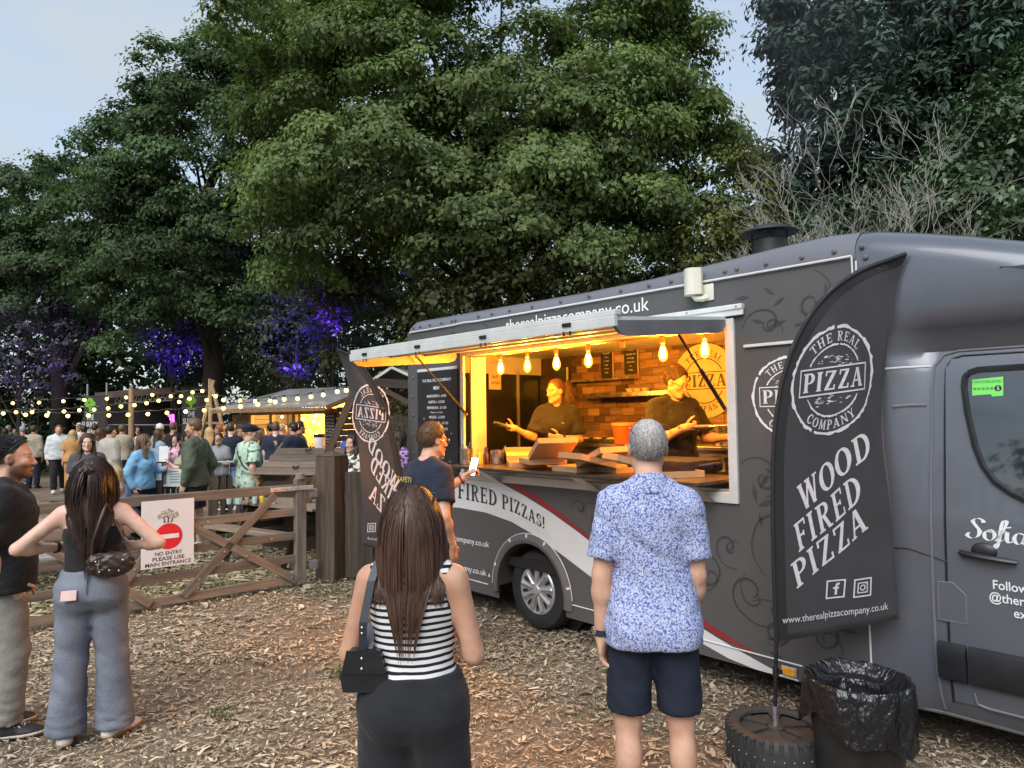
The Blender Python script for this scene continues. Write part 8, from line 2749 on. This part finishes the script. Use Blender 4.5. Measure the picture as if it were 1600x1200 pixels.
def man_phone():
    pose = dict(armL=((-.10, .75, -.72), (.30, .88, .52), (.15, .75, .55), (.75, -.2, .5), 50), armR=((.26, -.18, -1), (-.25, .50, -1), (-.1, .3, -1), (-.2, 1, 0), 30), head=(-6, 4, 0), lean=(4, 0, 0))
    t, F = person('man in a navy polo shirt and glasses holding up a phone', AP(664, 5.35), -48, 1.83, 'm', 0, 'a', ('tee', F_NAVY, dict(inf=.018, hem=-.06, sleeve=.72, sl_r=1.2, fold=.004, neck=.53)),
        ('trousers', fabric('tan trousers', (.30, .20, .12)), dict(inf=.012, r=(.105, .085, .08))), hair=('short', 'mid', .5), pose=pose, bw=1.10, eyes_on=True, seed=7)
    short_strands(F, t, hm('mid'), 2500, .022, 4, 'hair_strands', .0018, (0, -.6, .1), t=.016)
    spectacles(F, t, M_STEEL)
    band(F, -1, plain('brown watch strap', (.05, .03, .02), .5), t, 'watch', .024, .02, None, .033)
    g = MB(); put_sans(g, 'SAFETI', lambda u, v: tuple(F.W(-.06+u, -.150*1.03-.012, .39+v)), .035, .17, .01, 'C')
    fn = plain('yellow embroidery', (.55, .40, .06), .7); g.o('shirt_lettering', fn, t)
    h = Vector(F.wri[-1]+F.hand[-1]*.105+np.array([.02, .0, .03])); M = t.matrix_basis
    p = empty('phone', M @ h, R(-48)+R(18), 'smartphone with a bright white screen held up by the man', 'phone')
    p.rotation_euler = (R(-14), R(8), R(-34))
    MB().box((-.037, -.004, -.075), (.037, .004, .075), None, .004).o('case', M_BLK, p)
    MB().box((-.034, -.0052, -.072), (.034, -.0042, .072)).o('screen', emit('phone screen', (.92, .90, .93), 1.3), p)
man_phone()

def woman_jeans():
    pose = dict(armL=((-.78, -.10, -.66), (.72, .62, -.10), (.75, .6, -.25), (.1, .3, 1), 25), armR=((.66, -.14, -.64), (-.70, .66, -.12), (-.75, .6, -.2), (-.1, .3, 1), 25), head=(-8, -3, 0), legR=((.06, .03, -1), (.05, -.04, -1), -38), legL=((-.05, .0, -1), (-.05, -.06, -1), 6), lean=(0, 0, 0))
    t, F = person('woman in a black strappy top and wide grey jeans, hands on hips', AP(147, 4.32), 20, 1.66, 'f', 0, 'd', ('tank', F_BLK, dict(inf=.008, hem=.07, fold=.0015, neck=.385, sh_cut=(.235, .40))),
        ('trousers', denim('washed grey jeans', (.10, .115, .145), (.22, .24, .285)), dict(inf=.012, waist=.125, hemfrac=1.05, r=(.100, .088, .106), fold=.0032, bunch=.005)), shoes=(SH_W, SOLE_T), hair=('none', 'dark'), pose=pose, bw=1.08, eyes_on=True, seed=11)
    m = hair_mat('dark wavy hair', (.032, .019, .015), .36)
    grid_obj('hair', hair_cap(F, 0, .012, .006, nape=-.06, hairline=.05, ear=False, fold=.002), m, t, lambda v: np.ones((len(v), 3))*.9)
    long_hair(F, t, m, 2800, .50, 6, 14, w=.0042, name='hair_strands', wavy=.10, gather=((.03, -.16, -.16), 4, 1.3), clear=.016)
    long_hair(F, t, m, 420, .66, 16, 20, w=.0042, name='long_strands', wavy=.14, gather=((.02, -.17, -.20), 4, 1.8), clear=.016)
    g = Grid(F.head_to((0, -.10, .055))-.08, F.head_to((0, -.10, .055))+.08, .005)
    g.ell(F.head_to((0, -.105, .055)), (.042, .030, .036), F.Hm, .01); g.cone(F.head_to((-.03, -.125, .05)), F.head_to((.03, -.13, .06)), .016, .018, .012); g.folds(.004, (80, 80, 80), 3)
    grid_obj('hair_knot', g, m, t, lambda v: np.ones((len(v), 3)))
    m = MB()
    for sd in (1, -1): m.tube([F.W(.085*sd, -.105, .38), F.W(.098*sd, -.085, .44), F.W(.102*sd, -.02, .512), F.W(.095*sd, .06, .45)], .007, 6)
    m.o('strap', F_BLK, t, True)
    pk = MB(); 
    for i in range(1): pk.box((-.04, -.006, -.028), (.04, .004, .03), Matrix.Translation(Vector(F.W(-.092, -.165, -.005))) @ Matrix.Rotation(R(-16), 4, 'X'), .003)
    pk.o('pocket_card', plain('pale pink case', (.66, .46, .44), .5), t)
    seam = MB(); seam.tube([F.W(0, -.125, .11), F.W(0, -.160, .03), F.W(0, -.150, -.06)], .003, 5); seam.o('seam', denim('jeans seam', (.06, .07, .09), (.1, .11, .13)), t)
    band(F, -1, plain('brown watch strap', (.05, .03, .02), .5), t, 'watch', .02, .02)
    o = t.matrix_basis
    b = empty('shoulder_bag', o @ Vector(F.W(.125, -.155, .17)), t.rotation_euler.z, 'dark brown slouchy shoulder bag under her right arm', 'handbag')
    lb = plain('brown leather', (.035, .020, .014), .38, 0, .3, 16, .2, 120)
    g = Grid((-.17, -.07, -.10), (.16, .07, .10), .007); g.ell((0, 0, -.01), (.125, .038, .068), None, .02); g.cone((-.09, 0, .03), (.09, 0, .03), .02, .02, .03); g.folds(.005, (40, 40, 40), 6)
    grid_obj('bag_body', g, lb, b)
    MB().tube([(-.10, 0, .04), (-.09, -.005, .14), (-.05, -.01, .27), (-.03, .03, .345), (.0, .09, .25), (.07, .03, .12), (.10, 0, .04)], .009, 6).o('strap', lb, b, True)
    m = MB()
    for x, z in ((-.07, .02), (.07, .02), (0, -.035), (-.05, -.04), (.05, -.04)): m.sphere((x, -.037, z), .007, 8, 5)
    m.tube([(-.05, -.04, .03), (-.06, -.043, -.02), (-.03, -.043, -.03)], .004, 6); m.o('buckle', M_STEEL, b, True)
woman_jeans()

def man_black():
    pose = dict(armR=((.10, -.28, -1), (-.10, .62, -1), (-.2, .5, -1), (-.2, 1, 0), 35), armL=DOWN(-1), head=(-6, 1, 0), legR=((.04, .10, -1), (.03, -.06, -1), -6), legL=((-.05, -.05, -1), (-.02, -.08, -1), 8))
    t, F = person('bearded man in a black T-shirt and stone trousers, in profile', AP(16, 4.42), -62, 1.785, 'm', 0, 'a', ('tee', F_BLK, dict(inf=.024, hem=-.085, sleeve=.88, sl_r=1.5, fold=.0045, neck=.522)),
        ('trousers', fabric('stone trousers', (.24, .225, .20), fold=6), dict(inf=.014, hemfrac=.98, r=(.100, .084, .074), fold=.004, bunch=.008)), shoes=(SH_B, SOLE), hair=('none', 'black', .8), pose=pose, bw=1.02, beard=.88, eyes_on=True, seed=13)
    m = hair_mat('black swept hair', (.013, .012, .013), .34)
    def ex(g, e): e((0, .004, .098), (.056, .072, .040), .03); e((0, -.055, .075), (.064, .07, .055), .03)
    grid_obj('hair', hair_cap(F, 0, .004, .010, nape=-.012, hairline=.066, side=-.01, extra=ex, fold=.003), m, t, lambda v: np.ones((len(v), 3)))
    grid_obj('hair_fade', hair_cap(F, 0, .0025, 0, nape=-.07, hairline=.04, side=.006, fold=0), hair_mat('cropped fade', (.045, .036, .032), .7), t, lambda v: np.ones((len(v), 3)))
    short_strands(F, t, m, 2600, .05, 5, 'hair_strands', .003, (0, -1.0, .1), t=.012, nape=.015, hairline=.060)
    band(F, 1, plain('yellow wristband', (.72, .52, .06), .6), t, 'wristband', .022, .01, None, .034)
    st = plain('shoe stripe', (.65, .65, .64), .5)
    a, d = F.ank[1], _n((F.toe[1]-F.ank[1])*np.array([1, 1, 0])); n_ = np.array([d[1], -d[0], 0])
    m = MB()
    for i in range(3):
        p = a+d*(.035+.024*i)+n_*.045+np.array([0, 0, -.045]); q = p+d*-.018+np.array([0, 0, .038])-n_*.010
        m.quad(p, p+d*.012, q+d*.012, q)
    o = m.o('shoe_stripe', st, t); o.modifiers.new('thickness', 'SOLIDIFY').thickness = .004
    lc = MB()
    for i in range(4): p = a+d*(.055+.014*i)+np.array([0, 0, .012-.008*i]); lc.tube([p+n_*.02, p+np.array([0, 0, .006]), p-n_*.02], .0045, 5)
    lc.o('shoe_lace', st, t)
man_black()

# ---- kitchen staff
def chest_logo(F, t, x=-.075, z=.33, r=.034):
    m = MB(); y = .155*F.bw*F.k
    put_quads(m, ring_quads(0, 0, .8, 1, 20)+[[(a/ww*1.5-.75, -.18+.36*b) for a, b in q] for q in slab_text('PIZZA', .2)[0] for ww in (slab_text('PIZZA', .2)[1],)], lambda u, v: tuple(F.W(x+u*-r*-1, .152*F.bw*.98, z+v*r)))
    m.o('shirt_logo', M_LET, t)
def staff():
    L = TP(-.74, .78, .60)
    pose = dict(armR=((.30, .42, -1), (.72, .52, .42), (.8, .5, .1), (0, -.3, 1), 42), armL=((-.24, .12, -1), (.80, .58, .10), (.9, .4, .05), (.2, .5, 1), 40), head=(-52, 8, 0), lean=(3, 0, -6))
    t, F = person('server with a curly ponytail and black T-shirt holding a card reader', L, 176, 1.63, 'f', 0, 'b', ('tee', F_BLK, dict(inf=.020, hem=-.07, sleeve=.86, sl_r=1.4, fold=.004, neck=.515)), ('trousers', F_BLKT, dict(inf=.01, r=(.1, .08, .07))), hair=('none', 'brown'), pose=pose, bw=1.10, eyes_on=True, seed=17)
    m = hair_mat('curly brown hair', (.070, .036, .022), .5)
    grid_obj('hair', hair_cap(F, 0, .010, .004, hairline=.05, fold=.002), m, t, lambda v: np.ones((len(v), 3)))
    rr = np.random.RandomState(3); n = 520; c = F.head_to((0, -.135, .05))
    a = rr.normal(0, 1, (n, 3)); a /= np.linalg.norm(a, axis=1, keepdims=True)
    P0 = c+a*.022; S = 12; P = []
    for i in range(S):
        f = i/(S-1); ph = rr.uniform(0, 6.28, (n, 1)) if i == 0 else ph
        P.append(P0+a*np.array([.085, .085, .07])*f**.7+np.array([0, 0, -.17])*f**1.8+F.Hm[:, 1]*-.045*f+.016*np.concatenate([np.cos(ph+f*15), np.sin(ph+f*15), np.sin(ph*2+f*13)], 1))
    ribbons('ponytail', np.stack(P, 1).astype(np.float32), np.repeat(a[:, None], S, 1), .006, m, t, np.clip(rr.normal(1, .3, n), .4, 1.8)[:, None]*np.ones((1, 3)))
    chest_logo(F, t)
    band(F, -1, M_BLK, t, 'watch', .026, .03, ((0, .2, 1), M_BLK), .031)
    M = t.matrix_basis
    d = empty('card_reader', M @ Vector(F.wri[1]+F.hand[1]*.13+np.array([0, .01, .015])), 0, 'black card reader held out by the ponytailed server', 'card reader')
    d.rotation_euler = (R(20), R(-12), R(100))
    MB().box((-.036, -.085, -.012), (.036, .085, .012), None, .007).o('casing', M_BLK, d); MB().box((-.026, -.07, .0125), (.026, -.02, .014)).o('display', plain('grey display', (.35, .38, .36), .2), d); MB().box((-.028, -.015, .0125), (.028, .06, .0145)).o('keypad', plain('grey keys', (.06, .06, .06), .5), d)
    L = TP(.66, .72, .60)
    pose = dict(armR=((.10, .42, -1), (-.62, .72, .42), (-.8, .5, .1), (.2, .6, 1), 75), armL=((-.40, .15, -1), (-.35, .85, .05), (-.3, .9, -.1), (.4, .2, 1), 75), head=(24, 24, 0), lean=(9, 0, 2))
    t, F = person('server with glasses and tied back hair working a long metal pole', L, 196, 1.66, 'f', 0, 'a', ('tee', F_BLK, dict(inf=.024, hem=-.07, sleeve=.84, sl_r=1.4, fold=.004, neck=.515)), ('trousers', F_BLKT, dict(inf=.01, r=(.1, .08, .07))), hair=('none', 'brown'), pose=pose, bw=1.24, belly=.02, eyes_on=True, seed=19)
    m = hm('brown')
    def ex(g, e): e((0, -.06, .125), (.05, .05, .035), .02)
    grid_obj('hair', hair_cap(F, 0, .012, .008, hairline=.055, extra=ex, fold=.003), m, t, lambda v: np.ones((len(v), 3)))
    short_strands(F, t, m, 1500, .04, 6, 'hair_strands', .002, (0, -.8, .3), t=.016)
    spectacles(F, t, M_BLK)
    chest_logo(F, t)
    M = t.matrix_basis; a = M @ Vector(F.wri[1]+F.hand[1]*.07); b = M @ Vector(F.wri[-1]+F.hand[-1]*.07)
    p = empty('oven_peel', a, 0, 'long thin steel peel handle held by the server with glasses', 'peel')
    dv = Vector((.80, -.16, .02)).normalized(); MB().tube([-dv*.10, dv*.62], .010, 8).o('handle', M_STEEL, p, True); MB().tube([-dv*.12, dv*.12], .015, 8).o('grip', plain('blue grey grip', (.12, .13, .2), .5), p, True)
staff()

# ---- people further off: (label, px, Y, yaw, H, sex, skin, top, bottom, hair, pose, extra)
def G(n, c): return fabric('cloth '+n, c, weave=200)
JN = denim('blue jeans', (.035, .05, .09), (.09, .12, .19)); BK = F_BLKT
TEE, LONG, HOOD = (lambda m, **k: ('tee', m, dict(inf=.02, hem=-.07, sleeve=.75, fold=.004, **k))), (lambda m, **k: ('long', m, dict(inf=.024, hem=-.08, sleeve=1.95, fold=.005, **k))), (lambda m, **k: ('hoodie', m, dict(inf=.034, hem=-.06, sleeve=1.95, fold=.006, hood=True, neck=.54, **k)))
TRS, SHO = (lambda m, **k: ('trousers', m, dict(dict(inf=.012, r=(.10, .082, .072)), **k))), (lambda m, **k: ('shorts', m, dict(dict(inf=.014, hemfrac=.85, r=(.105, .09, .08)), **k)))
both = lambda f: dict(armR=f(1), armL=f(-1))
def P_(a, b, **k): return dict(armR=a(1), armL=b(-1), **k)
SIT = dict(pelvis_z=.52, legR=((.15, 1, .02), (.02, .10, -1), -6), legL=((-.15, 1, .02), (-.02, .10, -1), 6))
WALK = dict(legR=((.02, .28, -1), (0, .02, -1), 0), legL=((-.02, -.22, -1), (0, -.35, -1), 0))
mid = [
 ('young man walking in a white hoodie and ripped black jeans', 92, 19, 210, 1.80, 'm', 'a', HOOD(G('white hoodie', (.54, .58, .60))), TRS(BK), (SH_W, SOLE), ('short', 'mid'), dict(P_(DOWN, DOWN), **WALK), dict(beard=.3, bw=1.08)),
 ('woman with long brown hair in a charcoal grey T-shirt', 137, 10.2, 204, 1.70, 'f', 'd', TEE(G('charcoal tee', (.075, .072, .082))), TRS(JN), (SH_W, SOLE), ('fall', 'brown'), P_(DOWN, BENT, head=(6, 2, 0)), dict(bw=1.1)),
 ('fair haired woman in a sleeveless blue top seated with a drink', 203, 10.4, 112, 1.64, 'f', 'a', ('tank', G('pale denim', (.17, .25, .40)), dict(inf=.018, hem=-.02, fold=.004, neck=.50)), TRS(G('olive trousers', (.07, .06, .045))), (SH_W, SOLE), ('bob', 'blond'), dict(SIT, **P_(PHONE, PHONE, lean=(16, 0, 0), head=(0, 8, 0))), dict(bw=1.08)),
 ('woman in a sky blue fleece and black trousers', 224, 11.3, -98, 1.66, 'f', 'd', LONG(G('sky blue fleece', (.20, .42, .62))), TRS(BK, r=(.105, .1, .1)), (SH_B, SOLE), ('fall', 'mid'), P_(POCK, BENT, head=(30, 4, 0)), dict(bw=1.1)),
 ('bearded tall man in an olive green sweatshirt and navy shorts', 305, 10.4, 84, 1.905, 'm', 'a', LONG(G('olive green jersey', (.075, .095, .062))), SHO(F_NAVY), (SH_W, SOLE), ('short', 'mid', .5), P_(POCK, POCK, head=(16, 6, 0)), dict(bw=1.02, beard=.6)),
 ('man in a flat cap and a pale green leaf print shirt', 389, 10.9, -42, 1.80, 'm', 'a', ('shirt', printed('leaf print', (.44, .58, .45), (.06, .09, .075), 11), dict(inf=.024, hem=-.10, sleeve=.85, sl_r=1.5, fold=.005, neck=.535)), TRS(F_NAVY), (SH_B, SOLE), ('none', 'grey', .4), P_(POCK, DOWN, head=(-30, 2, 0)), dict(bw=1.16, belly=.03)),
 ('woman in a black and white swirl print dress behind the banner', 552, 9.3, 150, 1.66, 'f', 'a', ('tee', printed('swirl print', (.66, .62, .52), (.02, .02, .02), 16, .5), dict(inf=.03, hem=-.3, sleeve=.85, sl_r=1.6, fold=.005, flare=2)), TRS(BK), (SH_B, SOLE), ('fall', 'dark'), P_(DOWN, DOWN), dict(bw=1.15)),
 ('woman in a purple patterned top beyond the feather banner', 624, 10.2, 120, 1.68, 'f', 'a', ('tee', printed('purple print', (.05, .03, .07), (.40, .26, .50), 22, .5), dict(inf=.03, hem=-.2, sleeve=.85, fold=.005)), TRS(BK), (SH_B, SOLE), ('fall', 'dark'), P_(DOWN, BENT), dict(bw=1.1)),
]
def flat_cap(F, t):
    g = Grid(F.hc-.2, F.hc+.2, .008)
    e = lambda c, r, k=.015, op='add': g.ell(F.head_to(c), np.array(r)*F.hk, F.Hm, k, op)
    e((0, -.01, .075), (.100, .118, .060), .02); e((0, .085, .060), (.074, .070, .020), .03); e((0, -.02, .03), (.092, .108, .03), .02); e((0, .0, -.03), (.11, .13, .055), .005, 'sub')
    grid_obj('flat_cap', g, fabric('navy wool', (.012, .014, .022)), t)
def bob(F, t, m, lod=1):
    g = hair_fall(F, lod, .13, .075, 4, .006, False); grid_obj('hair', g, m, t, lambda v: np.ones((len(v), 3)))
def more_people():
    for i, (lab, px, Y, yaw, H, sex, sk, tp, bt, sh, hr, ps, kw) in enumerate(mid):
        pz = dict(ps); 
        if 'pelvis_z' in pz: pz['pelvis_z'] *= H/1.75
        t, F = person(lab, AP(px, Y), yaw, H, sex, 1, sk, tp, bt, sh, hr, pz, seed=40+i, **kw)
        if hr[0] == 'bob': bob(F, t, hm('blond'))
        if 'flat cap' in lab:
            flat_cap(F, t)
            MB().tube([F.W(-.10, -.13, .46), F.W(.0, -.165, .36), F.W(.12, -.16, .22), F.W(.17, -.05, .12)], .010, 6).o('cross_strap', M_BLK, t)
        if 'seated' in lab:
            c = empty('drinks_cup', t.matrix_basis @ Vector((F.wri[1]+F.wri[-1])/2+Vector((0, .10, .10))), 0, 'pink drink in a clear cup held by the seated woman', 'cup')
            MB().lathe([(0, 0), (.03, 0), (.04, .12), (.037, .12), (.0, .01)], 14).o('cup', plain('pink drink', (.55, .22, .24), .3), c, True)
        if 'charcoal' in lab:
            g = Grid(F.wri[-1]-.22, F.wri[-1]+.30, .014); w = F.wri[-1]
            g.cone(w+np.array([-.04, .03, .02]), w+np.array([-.09, .0, -.42]), .06, .12, .03, flat=((0, 1, 0), .5)); g.folds(.012, (14, 14, 9), 3)
            j = empty('jacket', t.matrix_basis @ Vector((0, 0, 0)), t.rotation_euler.z, 'pale blue jacket hung over the arm of the woman in charcoal', 'jacket')
            grid_obj('cloth', g, G('pale blue jacket', (.36, .48, .62)), j)
    C = {'beige': (.36, .31, .245), 'grey': (.24, .24, .25), 'white': (.64, .64, .66), 'black': (.016, .016, .018), 'navy': (.020, .024, .045), 'pink': (.60, .36, .46), 'blue': (.16, .27, .45), 'khaki': (.34, .31, .22), 'orange': (.50, .26, .09), 'plum': (.10, .03, .06), 'denim': (.22, .30, .40), 'stone': (.38, .36, .31), 'rust': (.28, .10, .05), 'green': (.05, .10, .06)}
    far = [
     ('man in a beige shirt and dark trousers, back turned, left of white hoodie', 53, 20.5, 12, 1.80, 'm', 'L', 'beige', 'navy', 'short', 'brown'),
     ('grey haired man in pink behind the beige shirt', 36, 21.5, 60, 1.78, 'm', 'T', 'pink', 'grey', 'short', 'grey'),
     ('person in a plum top low behind the bearded man', 26, 19.5, 95, 1.60, 'f', 'T', 'plum', 'plum', 'fall', 'brown'),
     ('dark haired person in grey at the far left edge', 8, 20, 30, 1.72, 'm', 'T', 'grey', 'black', 'short', 'dark'),
     ('person in a white top near the left edge under the lights', -14, 17, 120, 1.68, 'f', 'L', 'white', 'blue', 'fall', 'mid'),
     ('grey haired man by the trees at far left', 14, 25, 160, 1.80, 'm', 'T', 'grey', 'black', 'short', 'grey'),
     ('woman in white at far left beneath the lowest bulbs', 24, 24, 200, 1.70, 'f', 'T', 'white', 'black', 'fall', 'dark'),
     ('girl with long fair hair in an orange dress', 114, 19, 30, 1.66, 'f', 'T', 'orange', 'orange', 'fall', 'blond'),
     ('man in a white cap and white T-shirt by the stage banner', 124, 24, 175, 1.84, 'm', 'T', 'white', 'black', 'cap', 'dark'),
     ('man in a stone shirt just left of the stage banner', 131, 21, 40, 1.76, 'm', 'T', 'stone', 'black', 'short', 'dark'),
     ('woman in a cream jacket under the stage banner', 156, 16.5, 30, 1.72, 'f', 'L', 'beige', 'black', 'fall', 'brown'),
     ('man in black beneath the stage banner', 148, 22, 0, 1.80, 'm', 'T', 'black', 'black', 'short', 'brown'),
     ('dark haired man in a pale grey jacket turned away', 172, 14.5, -20, 1.80, 'm', 'L', 'stone', 'black', 'short', 'dark'),
     ('broad man in a khaki top left of the wooden pole', 191, 18.2, 10, 1.80, 'm', 'T', 'khaki', 'black', 'short', 'mid'),
     ('dark haired woman in white right of the wooden pole', 216, 19.5, 200, 1.74, 'f', 'T', 'white', 'black', 'fall', 'black'),
     ('woman with long brown hair in a denim jacket', 248, 15, -40, 1.70, 'f', 'L', 'denim', 'blue', 'fall', 'brown'),
     ('man in a white cap behind the denim jacket', 250, 18, 60, 1.80, 'm', 'T', 'grey', 'black', 'cap', 'mid'),
     ('woman in pink holding up a white leaflet', 277, 14.2, 170, 1.60, 'f', 'L', 'pink', 'blue', 'fall', 'black'),
     ('broad shouldered man in black, back to the camera, before the neon', 271, 17.6, 0, 1.84, 'm', 'T', 'black', 'black', 'short', 'mid'),
     ('woman in khaki leaning beside the green sweatshirt', 286, 13.4, 120, 1.50, 'f', 'T', 'khaki', 'black', 'fall', 'dark'),
     ('woman with fair hair right of the green sweatshirt', 327, 17, 30, 1.70, 'f', 'L', 'beige', 'black', 'fall', 'blond'),
     ('person in sunglasses and a grey top with folded arms', 343, 13.8, 170, 1.62, 'f', 'T', 'grey', 'black', 'short', 'dark'),
     ('red haired man talking beneath the hut corner', 344, 16, 80, 1.78, 'm', 'T', 'black', 'blue', 'short', 'ginger'),
     ('man in a navy T-shirt left of the flat cap', 361, 15, 20, 1.82, 'm', 'T', 'navy', 'blue', 'short', 'brown'),
     ('woman in pale grey half hidden by the flat cap', 374, 15.2, 200, 1.66, 'f', 'T', 'grey', 'black', 'fall', 'blond'),
     ('fair haired woman at the bar beside the flat cap', 408, 15.6, -60, 1.68, 'f', 'T', 'khaki', 'black', 'fall', 'mid'),
     ('dark haired man in black at the bar, leftmost of the drinkers', 424, 15.4, -10, 1.80, 'm', 'T', 'black', 'black', 'short', 'dark'),
     ('man in a navy T-shirt and white shorts at the bar', 431, 14.6, -5, 1.82, 'm', 'T', 'navy', 'WS', 'short', 'mid'),
     ('bald man in a dark T-shirt at the bar', 441, 15.2, -40, 1.78, 'm', 'T', 'black', 'black', 'none', 'mid'),
     ('man in dark navy turned sideways at the bar', 459, 14.4, 70, 1.80, 'm', 'L', 'navy', 'navy', 'short', 'dark'),
     ('man in black leaning on the right of the bar', 468, 15.0, -50, 1.82, 'm', 'T', 'black', 'black', 'short', 'dark'),
    ]
    for i, (lab, px, Y, yaw, H, sex, tk, c, b, hr, hcol) in enumerate(far):
        m = G(c, C[c]); bm = None
        bt = SHO(G('white', C['white'])) if b == 'WS' else TRS(G(b, C[b]))
        ps = [P_(DOWN, BENT), P_(BENT, BENT), P_(DOWN, DOWN), P_(PHONE, DOWN), P_(POCK, PHONE)][i % 5]
        if 'folded' in lab: ps = dict(armR=((.2, .2, -1), (-1, .5, .1), (-1, .3, 0), (0, .3, 1), 30), armL=((-.2, .2, -1), (1, .5, 0), (1, .3, 0), (0, .3, 1), 30))
        if 'leaflet' in lab: ps = P_(PHONE, PHONE)
        h_ = ('cap', hcol, 0, 'white', (.62, .60, .57)) if hr == 'cap' else (hr, hcol, .3)
        t, F = person(lab, AP(px, Y), yaw+((i*37) % 17-8), H, sex, 2, 'abcd'[i % 4] if i % 11 else 'c', (LONG if tk == 'L' else TEE)(m), bt, (SH_W if i % 3 else SH_B, SOLE), h_, ps, 1.0+.14*((i*7) % 5)/4, group='festival crowd in front of the stage', seed=80+i)
        if 'sunglasses' in lab: spectacles(F, t, M_BLK, 'sunglasses')
        if 'leaflet' in lab:
            q = empty('leaflet', t.matrix_basis @ Vector((F.wri[1]+F.wri[-1])/2+Vector((0, .08, .05))), t.rotation_euler.z, 'white paper leaflet held up by the woman in pink', 'leaflet')
            MB().box((-.11, -.002, -.15), (.11, .002, .15)).o('sheet', plain('white paper', (.65, .67, .66), .7), q)
more_people()

# ================================================================ thin wood smoke from the oven flue
def smoke():
    c = TP(1.75, .45, 3.25)
    t = NT('thin wood smoke'); t.n.remove(t.b)
    v = t.node('ShaderNodeVolumePrincipled'); v.inputs['Color'].default_value = (.72, .78, .86, 1); v.inputs['Anisotropy'].default_value = .2
    co = t.coord('Object'); n = t.noise(co, .75, 4, .6)
    sp = t.node('ShaderNodeSeparateXYZ'); t.lk(co, sp.inputs[0])
    d = t.ramp(n, [(.44, (0, 0, 0)), (.72, (1, 1, 1))])
    t.lk(t.math('MULTIPLY', d, .035), v.inputs['Density'])
    t.lk(v.outputs[0], t.n['Material Output'].inputs['Volume'])
    m = MB(); m.tube([(0, 0, .05), (.2, .3, .6), (.7, .9, 1.4), (1.3, 1.7, 2.6), (2.0, 2.6, 4.4)], [.12, .3, .75, 1.25, 1.9], 16)
    o = m.o('smoke', t.m); o.location = c; tag(o, 'thin drifting smoke above the flue', 'smoke', None, 'stuff')
smoke()
